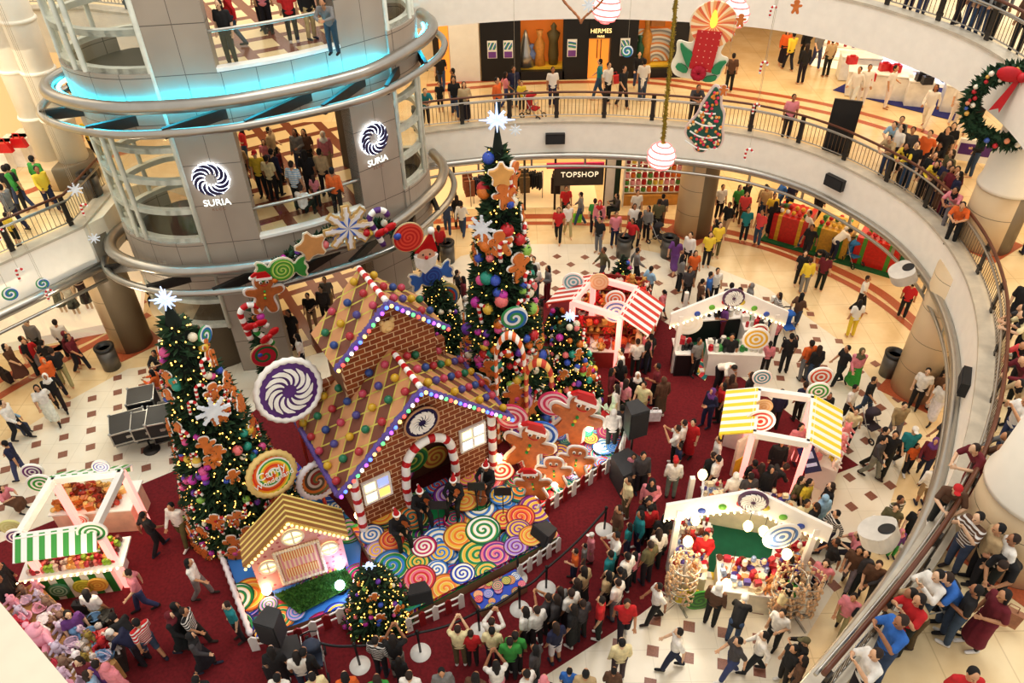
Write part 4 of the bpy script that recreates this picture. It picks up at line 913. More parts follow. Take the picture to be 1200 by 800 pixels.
for x, z, rx in ((0, 1.92, .26), (-.78, 1.05, .22), (.78, 1.05, .22)):
    w = MB().lathe([(rx, 0), (rx, .06)], 24, 0, Matrix.Translation((x, 0, z)) @ Matrix.Rotation(PI/2, 4, 'X')).build('window', mat('warm lit window', (255, 240, 170), es=1.8), hs)
    MB().box((x, -.08, z), (.04, .04, 2*rx)).box((x, -.08, z), (2*rx, .04, .04)).tube([(x+rx*math.cos(t*PI/12), -.06, z+rx*math.sin(t*PI/12)) for t in range(24)], .035, 6, closed=True).build('window_frame', M_cut, w)
MB().box((0, -.03, .85), (.95, .06, 1.2)).build('door', stripe_mat('candy plank door', (226, 150, 150), (240, 214, 170), 9, 0, .5), hs)
fm = MB()
for k in range(60): t = k/60*4; x, z = ((-.55+t*1.1, 1.5), (.55, 1.5-(t-1)*1.3), (.55-(t-2)*1.1, .2), (-.55, .2+(t-3)*1.3))[int(t)]; fm.ball((x, -.06, z), .055, 6)
fm.build('door_surround', mat('cream sweets', (236, 220, 190)), hs)
for zz in (.6, 1.3):
    MB().box((0, -.08, zz), (.8, .03, .32)).build('door_panel', stripe_mat('rainbow sticks', (220, 120, 60), (240, 220, 160), 16, 0, .5), hs)
gr = MB(); gc = [W(323, 700, yz), W(352, 722, yz), W(418, 688, yz), W(404, 668, yz)]; cg = sum(gc, V())/4
r0 = random.Random(2)
for k in range(2600):
    u, v = r0.random(), r0.random(); q = gc[0].lerp(gc[1], v).lerp(gc[3].lerp(gc[2], v), u)-cg; a = r0.uniform(0, 6); dx, dy = .02*math.cos(a), .02*math.sin(a)
    gr.add([(q.x-dx, q.y-dy, 0), (q.x+dx, q.y+dy, 0), (q.x+r0.uniform(-.04, .04), q.y+r0.uniform(-.04, .04), r0.uniform(.06, .14))], [(0, 1, 2)])
gr.prism([(p.x-cg.x, p.y-cg.y) for p in gc], 0, .03)
tag(gr.build('grass', mat('lawn', (60, 110, 36), .9, noise=.3, scale=9), None, Matrix.Translation((cg.x, cg.y, yz+.115))), 'patch of green grass in front of the pink house', 'grass', kind='stuff')
# flood lamps on the platforms, real light from each
def flood(px, py, z, col, label, e=7, r=.13):
    c = W(px, py, z); o = empty('flood_lamp', c, 0, label, 'lamp'); MB().lathe([(.14, 0), (.1, .05), (.05, .12)], 12).build('base', M_black, o)
    MB().ball((0, 0, .26), r, 12).build('lamp_glass', mat('flood %d %d %d' % col, col, es=16), o)
    l = bpy.data.lights.new('flood_light', 'POINT'); l.energy = e; l.color = srgb(*col)[:3]; l.shadow_soft_size = .2; q = bpy.data.objects.new('flood_light', l); C.objects.link(q); q.location = c+V((.0, -.35, .6))
for a in (((315, 698, yz, (255, 190, 150)), 'warm flood lamp before the pink house, on the side of the carpet speaker'), ((400, 668, yz, (170, 190, 255)), 'blue white flood lamp before the pink house'), ((400, 692, yz, (190, 220, 255)), 'small pale flood lamp on the grass edge by the picket fence'), ((421, 688, .5, (255, 190, 180)), 'pink flood lamp between the small fir tree and the pink house'),
          ((622, 577, dz, (255, 226, 190)), 'flood lamp at the foot of the hatted gingerbread cutout'), ((650, 572, dz, (255, 236, 200)), 'bright flood lamp in front of the middle gingerbread figures'), ((675, 556, dz, (255, 232, 200)), 'flood lamp between middle gingerbread figures and the fence'), ((700, 531, dz, (255, 246, 236)), 'brightest white flood lamp near the fence corner'), ((690, 508, dz, (120, 240, 160)), 'green flood lamp by the white fence'), ((422, 610, SZ, (255, 210, 140)), 'flood lamp at the house corner post near the striped roof cottage'), ((584, 543, SZ, (255, 220, 150)), 'flood lamp at the house corner post near the gingerbread figures')): flood(*a[0], a[1])
# gingerbread figures
def ginger(px, py, z, S, label, hat=None, tilt=0, n=hn, lift=0):
    c = W(px, py, z); root = empty('gingerbread_figure', c, 0, label, 'gingerbread figure', M=facing(c, n)); ginger_parts(root, S, hat, Matrix.Translation((0, 0, S*.52+lift)) @ Matrix.Rotation(tilt, 4, 'Y')); return root
fn = V((-.15, -1, 0)); dzz = dz+.08
ginger(625, 585, dzz, 1.2, 'smiling gingerbread man cutout in a santa hat, at the stage end of the row', 1, -.15, fn)
ginger(649, 570, dzz, 1.2, 'gingerbread man cutout with wide eyes, in the middle of the row of three', None, -.05, fn)
ginger(674, 558, dzz, 1.25, 'gingerbread man cutout with wide eyes, by the bright white lamps', None, .05, fn)
ginger(619, 548, dzz, 1.75, 'large brown gingerbread cutout in a striped cap, behind the hatted small one', 1, .3, fn)
ginger(672, 518, dzz, 1.95, 'largest gingerbread cutout in a red striped cap, at the back of the group', 1, .35, fn)
for px, py, lab in ((634, 540, 'standing candy lollipop cutout with a pink swirl behind the gingerbread row'), (648, 505, 'violet swirl lollipop cutout behind the big gingerbread figures'), (600, 520, 'blue swirl lollipop cutout at the house end of the display'), (606, 500, 'red swirl lollipop cutout below the striped candy canes')):
    c = W(px, py, dz+.08); rr_ = empty('lollipop', c, 0, lab, 'lollipop', M=facing(c, fn)); cc = RN.choice([[(220, 60, 110), (250, 220, 230)], [(120, 40, 140), (230, 200, 240)], [(40, 100, 190), (220, 236, 250)]])
    MB().cyl((0, 0, 0), (0, 0, 1), .04).build('stick', M_icing, rr_); disc_mb(.5, .08).build('sweet', swirl_mat('sw'+lab[:14], cc, 1, 3, .5), rr_, Matrix.Translation((0, 0, 1.2)))
for px, py, h, lab, cs in ((600, 522, 4.5, 'tall orange and white candy cane standing before the tallest fir', [mat('orange cane', (226, 110, 50), .4), M_icing]), (631, 513, 3.2, 'shorter red and gold candy cane standing before the tallest fir', [mat('red cane', (200, 70, 50), .4), mat('gold cane', (240, 200, 120), .4)])):
    c = W(px, py, 0); me = cane_mesh(h, .13, cs); o = tag(link('candy_cane', me, None, facing(c+V((0, 0, h*.5)), fn) ), lab, 'candy cane')
    o.scale = (.42 if h > 3.5 else .55, 1, 1)
# lollipop signs
def lolly(px, py, hgt_px, R, label, base, m, tinsel=None, extra=None):
    b = W(*base, 0); vd = V((-b.x, -b.y, 0)).normalized(); c = onplane(px, py, b, vd); b.z = .02
    root = empty('lollipop_sign', b, 0, label, 'sign'); F = facing(c-b, vd+V((.25, 0, 0)))
    MB().cyl((0, 0, 0), c-b+V((0, .06, -R)), .05).build('pole', mat('red pole', (196, 60, 44), .4), root)
    d = disc_mb(R, .12, 40).build('face', m, root, F @ Matrix.Rotation(-.25, 4, 'X'))
    MB().tube([V((R*math.cos(t*PI/24), -.02, R*math.sin(t*PI/24))) for t in range(48)], [.075+.03*(t % 2) for t in range(48)], 8, closed=True).build('tinsel_rim', tinsel or M_icing, d)
    return root, d
root, d = lolly(338, 457, 0, .86, 'large violet disc sign with white pinwheel and white rim', (368, 572), M_purp)
blades(.66, 12, .3, .03, 1.0).build('pinwheel', M_icing, d, Matrix.Translation((0, -.08, 0)))
root, d = lolly(318, 555, 0, .6, 'rainbow swirl lollipop sign with white lettering', (330, 634), swirl_mat('rainbow swirl', [(220, 60, 40), (240, 150, 40), (240, 220, 80), (60, 160, 80), (240, 240, 230), (230, 110, 40)], 1, 2, .6), mat('gold rim', (220, 190, 120)))
text('Candy', .3, Matrix.Translation((0, -.1, .1)), M_icing, d); text('Wonderland', .21, Matrix.Translation((0, -.1, -.14)), M_icing, d)
lolly(372, 562, 0, .52, 'brown and grey swirl lollipop sign with silver tinsel rim', (386, 606), swirl_mat('toffee swirl', [(196, 190, 186), (70, 56, 44), (196, 110, 40), (90, 100, 60), (140, 30, 30)], 1, 1.3, .52), mat('silver tinsel', (0, 0, 0)))
# ================= arch of cutouts
A0, A1 = W(330, 455), W(515, 400); au = (A1-A0); au.z = 0; au.normalize(); an = V((au.y, -au.x, 0)); A0.z = 0
AM = frame(A0, au, -an)
def ap_(px, py): q = AM.inverted() @ onplane(px, py, A0, an); return V((q.x, 0, q.z))
arch_root = empty('garland_arch', A0, 0, 'fir garland arch carrying large sweet cutouts above the gingerbread house', 'arch', M=AM)
gp = spline([V((-.2, .1, 0))]+[ap_(*q)+V((0, .12, 0)) for q in ((312, 440), (302, 400), (302, 350), (325, 315), (362, 287), (405, 268), (447, 266), (478, 282), (496, 308), (510, 335))]+[V((6.25, .1, 0))], 8)
gl = MB().tube(gp, .1, 8, 0)
def gs(r):
    i = r.randrange(len(gp)-1); p = gp[i].lerp(gp[i+1], r.random()); a = r.uniform(0, 2*PI); t = (gp[i+1]-gp[i]).normalized(); x = t.cross(V((0, 1, 0))).normalized(); nn = (x*math.cos(a)+V((0, 1, 0))*math.sin(a)); return p+nn*.08, nn
tufts(gl, gs, 1700, .22, 5).build('garland', M_fir, arch_root)
r0 = random.Random(4)
for i in range(46):
    p, nn = gs(r0); link('bauble', bauble_me, arch_root, Matrix.Translation(p+V((0, -.22, 0))+nn*.1) @ Matrix.Scale(r0.uniform(.08, .15), 4), r0.choice(BCOL))
def hang(nm, px, py, polys, rot=0, lab=None):
    o = None; T = Matrix.Translation(ap_(px, py)+V((0, -.28, 0))) @ Matrix.Rotation(rot, 4, 'Y')
    for k, (part, poly, S, t, z, m) in enumerate(polys):
        q = cutout(MB(), poly, S, 0, t, 0, z); oo = q.build(nm if k == 0 else part, m, arch_root if k == 0 else o, T if k == 0 else None); o = o or oo
    if lab: o['label'] = lab
    return o
M_bflake = swirl_mat('iced flake', [(236, 236, 240), (230, 220, 200), (70, 110, 200)], 8, .3, .6)
hang('star_cutout', 362, 283, [('', grow(STAR, .04), 1.15, .05, -.02, M_cut), ('biscuit', STAR, 1.12, .06, .0, mat('star biscuit', (206, 150, 90), .7))], -.2)
hang('snowflake_cutout', 405, 262, [('', grow(FLAKE, .05), 1.5, .05, -.02, mat('wafer edge', (206, 170, 110))), ('icing', FLAKE, 1.45, .06, 0, M_bflake)])
for px, py, c, R, nm in ((475, 273, [(206, 40, 40), (230, 90, 70)], .5, 'red'), (516, 343, [(190, 60, 40), (60, 110, 170), (210, 190, 110), (70, 130, 110)], .56, 'blue'), (308, 410, [(190, 40, 60), (40, 110, 60), (190, 40, 60)], .42, 'ladybird')):
    hang('lollipop_cutout', px, py, [('', circ(R*1.08), 1, .05, -.02, mat('straw edge', (216, 196, 150))), ('swirl', circ(R), 1, .06, 0, swirl_mat('arch '+nm, c, 1, 1.6 if nm != 'red' else 4, R))])
for px, py, c, rot in ((328, 310, [(120, 180, 60), (60, 140, 60), (200, 220, 120)], .1), (502, 318, [(40, 70, 150), (60, 110, 190), (60, 80, 160)], -.15)):
    hang('wrapped_sweet_cutout', px, py, [('', grow(WRAP, .03), 1.55, .05, -.02, M_cut), ('wrapper', WRAP, 1.5, .06, 0, mat('wrapper %d' % c[0][0], c[1])), ('centre', circ(.24), 1.5, .08, .0, swirl_mat('wr %d' % c[0][0], c, 1, 3, .36))], rot)
o = empty('gingerbread_cutout', (0, 0, 0)); o.parent = arch_root; o.matrix_local = Matrix.Translation(ap_(308, 340)+V((0, -.25, 0))) @ Matrix.Rotation(.15, 4, 'Y'); ginger_parts(o, 1.35, 1)
for px, py, cs, rot in ((296, 372, [M_icing, M_red], -.1), (447, 262, [M_purp, M_icing], -.35), (312, 385, [M_icing, M_green], -.6)):
    q = link('candy_cane_cutout', cane_mesh(1.35 if px != 312 else .9, .1, cs), arch_root, Matrix.Translation(ap_(px, py)+V((0, -.25, 0))) @ Matrix.Rotation(rot, 4, 'Y')); bw = MB().ball((-.18, -.1, -.05), (.22, .06, .14), 8).ball((.18, -.1, -.05), (.22, .06, .14), 8).ball((0, -.12, -.05), .1, 8); bw.build('bow', M_red, q)
T = ap_(495, 296)+V((0, -.28, 0))
s = cutout(MB(), circ(.42, 24, 0, 0, .95)+[], 1, 0, .06).build('santa_cutout', M_icing, arch_root, Matrix.Translation(T) @ Matrix.Rotation(.15, 4, 'Y'))
cutout(MB(), [(-.4, .2), (.4, .2), (.3, .5), (.12, .95), (-.12, .55)], 1, 0, .08, 0, 0).build('hat', M_red, s); cutout(MB(), circ(.26, 20, 0, .08, 1.2), 1, 0, .09).build('face', mat('rosy face', (232, 180, 150)), s)
MB().ball((.12, -.05, 1.0), .13, 10).build('pompom', M_icing, s); MB().ball((0, -.12, .03), .07, 8).build('nose', M_red, s); MB().ball((-.12, -.1, .14), .035, 6).ball((.12, -.1, .14), .035, 6).build('eyes', M_eye, s)
cutout(MB(), [(-.42, .1), (-.15, -.02), (0, -.06), (.15, -.02), (.42, .1), (.34, -.3), (0, -.62), (-.34, -.3)], 1, 0, .1).build('beard', M_icing, s)
# ================= market stalls
good_me = {}
g = MB().box((0, 0, .09), (.2, .15, .18)); g.box((0, 0, .185), (.05, .16, .012)); good_me['gift_box'] = g.mesh('gift_box', M_oc)
good_me['ornament'] = MB().ball((0, 0, .09), .09, 10).lathe([(.02, .17), (.02, .2)], 6).mesh('ornament', M_oc)
good_me['jar'] = MB().lathe([(.07, 0), (.085, .03), (.085, .15), (.06, .18), (.065, .18), (.065, .21)], 12).mesh('jar', M_oc)
good_me['candle'] = MB().lathe([(.05, 0), (.05, .16), (.045, .17), (.01, .17), (.008, .21)], 10).mesh('candle', M_oc)
pm = MB().ball((0, 0, .11), (.1, .09, .12), 10).ball((0, -.02, .27), .085, 10).ball((-.06, 0, .35), .035, 6).ball((.06, 0, .35), .035, 6)
for s in (-1, 1): pm.capsule((s*.08, -.02, .17), (s*.16, -.08, .12), .035, .03, 6).capsule((s*.05, -.04, .04), (s*.09, -.16, .04), .042, .04, 6)
good_me['plush_toy'] = pm.mesh('plush_toy', M_occ)
good_me['basket'] = MB().lathe([(.1, 0), (.14, .12), (.15, .13), (.12, .12), (.09, .03)], 12).tube([(.14*math.cos(t*PI/8), 0, .12+.14*math.sin(t*PI/8)) for t in range(9)], .012, 5).mesh('basket', M_occ)
GN = {'gift_box': 'gift box', 'ornament': 'round ornament', 'jar': 'jar', 'candle': 'candle', 'plush_toy': 'plush toy', 'basket': 'basket'}
CN = [((200, 35, 40), 'red'), ((240, 130, 60), 'orange'), ((245, 235, 220), 'cream'), ((225, 180, 90), 'golden'), ((110, 60, 45), 'brown'), ((150, 28, 34), 'dark red'), ((90, 70, 150), 'violet'), ((32, 32, 34), 'black'), ((70, 150, 70), 'green'), ((240, 175, 190), 'pink'), ((215, 200, 220), 'lilac'), ((165, 185, 220), 'pale blue'), ((230, 205, 60), 'yellow'), ((150, 120, 100), 'taupe'), ((236, 120, 110), 'coral'), ((110, 150, 190), 'blue'), ((120, 115, 60), 'olive')]
def goods(c, ux, uy, z, nx, ny, kinds, cols, where, group, jit=.3, s=1.0):
    """rows of wares on a table whose corner is c and whose sides are ux and uy"""
    for i in range(nx):
        for j in range(ny):
            k = RN.choice(kinds); p = c+ux*((i+.5+RN.uniform(-jit, jit)*.5)/nx)+uy*((j+.5+RN.uniform(-jit, jit)*.5)/ny)
            o = link(k, good_me[k], None, Matrix.Translation((p.x, p.y, z)) @ Matrix.Rotation(RN.uniform(-.6, .6), 4, 'Z') @ Matrix.Scale(s*RN.uniform(.85, 1.25), 4), RN.choice(cols)); cw = min(CN, key=lambda c: sum((srgb(*c[0])[q]**.45-o.color[q]**.45)**2 for q in range(3)))[1]
            tag(o, '%s %s among the wares %s' % (cw, GN[k], where), GN[k].split()[-1], group)
M_stallw = mat('stall white', (246, 242, 236), .45, noise=.03); M_glowp = mat('pink lit beam', (255, 150, 140), es=1.6); M_glowr = mat('red lit tube', (255, 70, 60), es=3)
def counter_box(a, b, depth, h, mfront, parent, name='counter', inv=None, mtop=None):
    """counter whose customer side runs a-b, going inwards to the left of a-b"""
    d = (b-a); L = d.length; F = frame(a, d); 
    m = MB().box((L/2, depth/2, h/2), (L, depth, h)).build(name, mfront, parent, inv @ F)
    MB().box((L/2, depth/2, h+.02), (L+.1, depth+.1, .05)).build('counter_top', mtop or M_stallw, m); return F, L
def lights_line(pts, parent, name='fairy_lights', m=None, step=.16, r=.03):
    mb = MB()
    for p in resample(pts, step): mb.ball(p+V((RN.uniform(-.02, .02), RN.uniform(-.02, .02), 0)), r, 6)
    return tag(mb.build(name, m or mat('warm bulb', (255, 226, 160), es=9), parent), kind='stuff')
def pop(parent, inv, c, R, cols, nrm, arms=0, tw=3):
    nm = 'pop '+str(cols)+str(arms)+str(R); return disc_mb(R, .06, 28).build('lollipop_disc', swirl_mat(nm, cols, arms, tw, R), parent, inv @ facing(c, nrm))
WH = (248, 244, 238)
def awning_stall(name, q, h, awn, label, stripe, beam_m, sag=.75, out=.75, freq=4.2, posts=True):
    """q: four ground corners; awn: indexes of the sides that carry a striped awning"""
    c = sum(q, V())/4; root = empty(name, (c.x, c.y, 0), 0, label, 'stall'); inv = Matrix.Translation((-c.x, -c.y, 0))
    for i in range(4):
        a, b = q[i], q[(i+1) % 4]
        if posts: MB().box((0, 0, h/2), (.16, .16, h)).build('post', beam_m[1], root, inv @ frame(a, b-a))
        MB().beam(inv @ (a+V((0, 0, h))), inv @ (b+V((0, 0, h))), .16, .2).build('beam', beam_m[0], root)
    for i in awn:
        a, b = q[i], q[(i+1) % 4]; d = b-a; L = d.length; o = V((d.y, -d.x, 0)).normalized()
        if o.dot((a+b)/2-c) < 0: o = -o
        z0, z1 = h+.1, h+.1-sag; y = (o*out+V((0, 0, z1-z0))); T = frame(a+V((0, 0, z0)), d, None, d.cross(y).normalized() if d.cross(y).z > 0 else -d.cross(y).normalized())
        s = 1 if (T.to_3x3() @ V((0, 1, 0))).dot(o) > 0 else -1
        aw = MB().box((L/2, s*y.length/2, 0), (L+.1, y.length, .05)).build('awning', stripe_mat('awning %s' % stripe[2], stripe[0], stripe[1], freq, 0), root, inv @ T)
        MB().box((L/2, s*y.length, -.08), (L+.12, .04, .18)).build('valance', stripe_mat('awning %s' % stripe[2], stripe[0], stripe[1], freq, 0), aw)
    return root, inv
RD = [(196, 30, 36), (230, 60, 50), (216, 170, 90), (246, 230, 210), (150, 24, 30), (240, 120, 60)]
# --- red striped stall
q = [W(*p, 2.6) for p in ((696, 325), (671, 354), (727, 372), (747, 339))]
q = [V((p.x, p.y, 0)) for p in q]
root, inv = awning_stall('market_stall', q, 2.6, (0, 2), 'stall with red and white striped awnings, heaped with red christmas goods', ((206, 60, 50), WH, 'red'), (M_glowp, M_glowp), .5, 1.0, 3.0)
pc = sum(q, V())/4
for (px, py, z, R, cs) in ((721, 350, 2.7, .34, [(236, 120, 60), WH]), (722, 365, 2.4, .46, [(90, 140, 200), WH]), (702, 330, 2.7, .34, [(244, 220, 180), (236, 200, 150)]), (672, 330, 2.7, .38, [(120, 180, 190), WH])): pop(root, inv, W(px, py, z), R, cs, V((-.1, -1, 0)))
g0 = W(672, 437), W(757, 437)
for a, b, dp in ((W(668, 430), W(755, 432), .8), (W(757, 425), W(775, 372), .8), (W(678, 404), W(742, 408), .9), (W(690, 376), W(752, 382), .8)):
    F, L = counter_box(a, b, dp, .75, mat('dark red panel', (130, 36, 30), .6), root, 'counter', inv); U = F.to_3x3() @ V((L, 0, 0)); Y = F.to_3x3() @ V((0, dp, 0))
    goods(a, U, Y, .8, 11, 3, ['ornament', 'gift_box', 'basket', 'candle'], RD, 'on the red striped stall', 'wares on the red striped stall', .6)
    MB().box((L/2, dp*.97, 1.25), (L, .04, .9)).build('back_panel', mat('dark red panel', (0, 0, 0)), root, inv @ F)
    for zz in (1.12, 1.42): MB().box((L/2, dp*.85, zz-.02), (L, .2, .03)).build('shelf', M_gold, root, inv @ F); goods(a+Y*.75, U, Y*.2, zz, 10, 1, ['ornament', 'plush_toy', 'gift_box'], RD, 'on the shelves of the red striped stall', 'wares on the red striped stall', .6, 1.0)
lights_line([inv @ (p+V((0, 0, 2.5))) for p in q+[q[0]]], root, m=mat('pink bulb', (255, 160, 140), es=8))
# little trees for sale
for px, py, h, lab in ((652, 395, 1.3, 'little red and white fir for sale, facing the tallest fir, by the red striped stall'), (727, 340, 1.6, 'little red decorated fir at the far corner of the red striped stall')):
    rt = fir(W(px, py), h, .42, lab, 26, 0, 0, 60, (), px, 0, .8, 1, 700, .8); rt['category'] = 'christmas tree'
# --- white gable stalls
def gable_stall(name, q, h, label, dots, wheel, floorc, facade):
    c = sum(q, V())/4; root = empty(name, (c.x, c.y, 0), 0, label, 'stall'); inv = Matrix.Translation((-c.x, -c.y, 0))
    MB().prism([tuple((inv @ p).xy) for p in q], .012, .03).build('floor_mat', mat('green stall felt', (20, 92, 62), .9), root)
    for i in range(4):
        hh = h if i < 2 else 1.3
        MB().box((0, 0, hh/2), (.14, .14, hh)).build('post', M_stallw, root, inv @ Matrix.Translation(q[i]))
        e = [inv @ (q[i]+V((0, 0, .05))), inv @ (q[(i+1) % 4]+V((0, 0, .05)))]; MB().beam(e[0], e[1], .18, .08).build('edge_strip', stripe_mat('yellow white edge', (236, 206, 60), WH, 3.2, 0), root)
    for i in facade:      # wide white gable boards
        a, b = q[i], q[(i+1) % 4]; L = (b-a).length; F = frame(a, b-a); ap = .95
        bd = MB().prism([(-.35, h-.45), (L/2, h+ap-.55), (L+.35, h-.45), (L+.35, h+.1), (L/2, h+ap+.12), (-.35, h+.1)], -.05, .05, 0, UP).build('gable_board', M_stallw, root, inv @ F)
        for k, t in enumerate((.16, .3, .42, .6, .74, .88)):
            z = h-.18+ap*(1-abs(t-.5)*2)*.95; MB().lathe([(.1, 0), (.1, .02)], 16, 0, Matrix.Translation((t*L, -.05, z)) @ Matrix.Rotation(PI/2, 4, 'X')).build('dot', mat('dot %d' % k, dots[k]), bd)
        w = disc_mb(.36, .06, 28).build('wheel_disc', mat('wheel violet', (96, 62, 90), .5), bd, Matrix.Translation((L/2, -.08, h+ap-.2))); blades(.3, 14, .2, .03, 1.1).build('pinwheel', M_icing, w, Matrix.Translation((0, -.04, 0)))
        lights_line([V((-.35, -.08, h-.45)), V((L/2, -.08, h+ap-.55)), V((L+.35, -.08, h-.45))], bd, 'bulbs')
    for i in ():
        MB().beam(inv @ (q[i]+V((0, 0, h))), inv @ (q[(i+1) % 4]+V((0, 0, h))), .12, .14).build('beam', M_stallw, root)
    return root, inv
DC = [(60, 90, 180), (110, 180, 60), (196, 50, 50), (226, 200, 60), (110, 180, 60), (60, 90, 180)]
q = [W(788, 436), W(894, 434), W(899, 380), W(800, 375)]
root, inv = gable_stall('market_stall', q, 2.5, 'white gabled stall with coloured dots and black counters, behind the yellow striped stall', DC, 0, 0, (0,))
for px, py, R, cs in ((806, 378, .5, [WH, (244, 240, 230)]), (804, 375, .42, [(90, 70, 60), (240, 220, 180)]), (890, 388, .3, [(214, 60, 50), WH]), (886, 397, .45, [(240, 190, 60), WH]), (893, 442, .3, [(80, 160, 170), WH])): pop(root, inv, W(px, py, 2.0), R, cs, V((-.1, -1, 0)))
for a, b, dp, mf, n in ((W(789, 441), W(808, 441), .8, M_black, 4), (W(826, 440), W(888, 443), .7, M_stallw, 12), (W(868, 412), W(893, 412), .7, M_stallw, 5), (W(806, 402), W(880, 396), .6, M_black, 9)):
    F, L = counter_box(a, b, dp, 1.0, mf, root, 'counter', inv); U = F.to_3x3() @ V((L, 0, 0)); Y = F.to_3x3() @ V((0, dp, 0))
    goods(a, U, Y, 1.05, n, 2, ['gift_box', 'jar', 'candle'], [(30, 30, 32), (240, 236, 228), (200, 30, 50), (60, 150, 70), (220, 216, 206)], 'on the dark counters of the white gabled stall', 'wares on the far white stall', .3, 1.1)
fs = tag(swirl_floor('round_mat', [(p.x, p.y) for p in (W(805, 432), W(826, 447), W(836, 425), W(815, 418))], .04, pdisc(.04, [(840, 130, 130, 'r', 't')], 600, 400), None, (), 1, 't'), 'green mat with a dark red spiral in the white gabled stall', 'mat')
q = [W(783, 668), W(930, 690), W(946, 628), W(805, 594)]
wf_q = q
root, inv = gable_stall('market_stall', q, 2.6, 'white gabled stall crowded with glowing trinkets, closest to the rope queue', DC, 0, 0, (0,))
for px, py, R, cs in ((797, 600, .3, [(230, 110, 70), WH]), (916, 628, .48, [(90, 130, 190), WH])): pop(root, inv, W(px, py, 2.4), R, cs, V((.1, -1, 0)))
TR = [(244, 226, 190), (200, 60, 60), (120, 70, 50), (250, 240, 220), (90, 70, 150), (220, 150, 90), (180, 30, 50), (160, 180, 220)]
for a, b, dp, n in ((W(838, 712), W(915, 722), 1.0, 9), (W(782, 690), W(792, 628), -.9, 8), (W(818, 612), W(925, 632), .8, 12), (W(925, 716), W(938, 640), .7, 8)):
    F, L = counter_box(a, b, dp, .8, mat('cream stall panel', (240, 230, 206)), root, 'counter', inv); U = F.to_3x3() @ V((L, 0, 0)); Y = F.to_3x3() @ V((0, dp, 0))
    goods(a, U, Y, .85, n+3, 4, ['gift_box', 'jar', 'candle', 'ornament', 'plush_toy', 'basket'], TR, 'on the near gabled stall', 'wares on the near white stall', .6, .75)
    goods(a, U, Y, 1.06, n-2, 2, ['jar', 'ornament', 'gift_box'], TR, 'on the near gabled stall', 'wares on the near white stall', .6, .7)
for px, py in ((794, 705), (930, 722), (912, 722)):
    rk = empty('display_rack', W(px, py), 0, 'wire rack hung with cream trinkets ' + {794: 'at the walkway corner of the near white stall', 930: 'at the outermost corner of the near white stall', 912: 'beside white scarfed shoppers'}[px], 'rack')
    for k in range(5): MB().beam((0, 0, .06), (.5*math.cos(k*1.2566), .5*math.sin(k*1.2566), .03), .05).build('foot', M_steel, rk)
    MB().cyl((0, 0, 0), (0, 0, 1.8), .03).build('pole', M_steel, rk); t = MB()
    for k in range(5): t.tube([(.38*math.cos(a*PI/8), .38*math.sin(a*PI/8), .5+.3*k) for a in range(16)], .015, 5, closed=True)
    t.build('ring', M_steel, rk); t = MB()
    for k in range(210): a = RN.uniform(0, 6.3); z = .35+RN.random()*1.45; r = .4-RN.random()*.08; t.ball((r*math.cos(a), r*math.sin(a), z), (.038, .038, .06), 6)
    tag(t.build('trinkets', mat('cream trinket', (216, 180, 142), .6, noise=.3, scale=12), rk), kind='stuff')
for px, py, R, c in ((806, 699, .34, [(220, 200, 50), (200, 180, 40)]), (820, 703, .4, [(70, 150, 50), (30, 100, 40)])): tag(disc_mb(R, .05).build('lollipop_disc_board', swirl_mat('board%d' % px, c, 1, 3, R), None, facing(W(px, py, .38), V((.1, -1, 0)))), ('yellow' if px == 806 else 'green swirl') + ' round board leaning at the foot of the near white stall', 'board')
for px, py, z in ((805, 640, 1.6), (893, 628, 1.5), (822, 562, 2.2), (850, 690, 1.2), (920, 655, 1.6), (814, 615, 1.3), (875, 622, 1.4)):
    lp = tag(MB().lathe([(.03, 0), (.1, .1), (.13, .22), (.09, .33), (.02, .38)], 12).build('lantern', mat('stall lantern', (255, 226, 160), es=5), None, Matrix.Translation(W(px, py, z))), 'glowing warm lantern hanging among the trinkets of the near white stall', 'lantern', 'lanterns of the near white stall')
    MB().cyl((0, 0, .38), (0, 0, 2.75-z if z < 2.7 else .5), .008).build('cord', M_dark, lp)
# --- yellow striped stall
q = [W(*p, 2.6) for p in ((888, 458), (882, 508), (948, 520), (953, 467))]; q = [V((p.x, p.y, 0)) for p in q]
root, inv = awning_stall('market_stall', q, 2.6, (0, 2), 'stall with yellow and white striped awnings over red carpet', ((240, 214, 60), WH, 'yellow'), (M_stallw, M_glowp), .35, .85, 3.4)
for px, py, z, R, cs in ((891, 493, 2.5, .42, [(206, 60, 50), WH]), (962, 441, 2.9, .36, [(226, 90, 60), WH]), (959, 458, 2.7, .34, [(60, 160, 60), WH]), (963, 492, 2.3, .26, [(60, 56, 60), WH]), (895, 476, 2.6, .26, [(236, 200, 150), (226, 180, 120)])): pop(root, inv, W(px, py, z), R, cs, V((-.1, -1, 0)))
a, b = W(872, 553), W(884, 526); sb = MB().box((0, 0, .75), (.9, .08, 1.5)).build('sign_board', mat('cream sign', (236, 230, 214)), root, inv @ facing(W(868, 550), V((.5, -.8, 0))))
text('SEASON', .2, Matrix.Translation((.1, -.06, .8)) @ Matrix.Rotation(PI/2, 4, 'Y'), mat('grey lettering', (120, 116, 110)), sb)
MB().box((-.25, -.05, .35), (.35, .02, .68)).build('colour_panel', M_yel, sb)
for a, b, dp, n in ((W(940, 566), W(958, 520), -.8, 6), (W(872, 530), W(880, 500), .7, 4)):
    F, L = counter_box(a, b, dp, .95, M_stallw, root, 'counter', inv); U = F.to_3x3() @ V((L, 0, 0)); Y = F.to_3x3() @ V((0, dp, 0))
    goods(a, U, Y, 1.0, n, 2, ['gift_box', 'jar', 'plush_toy', 'basket'], [(250, 230, 220), (240, 150, 150), (230, 200, 60), (120, 60, 60)], 'on the white counter of the yellow striped stall', 'wares on the yellow striped stall', .4)
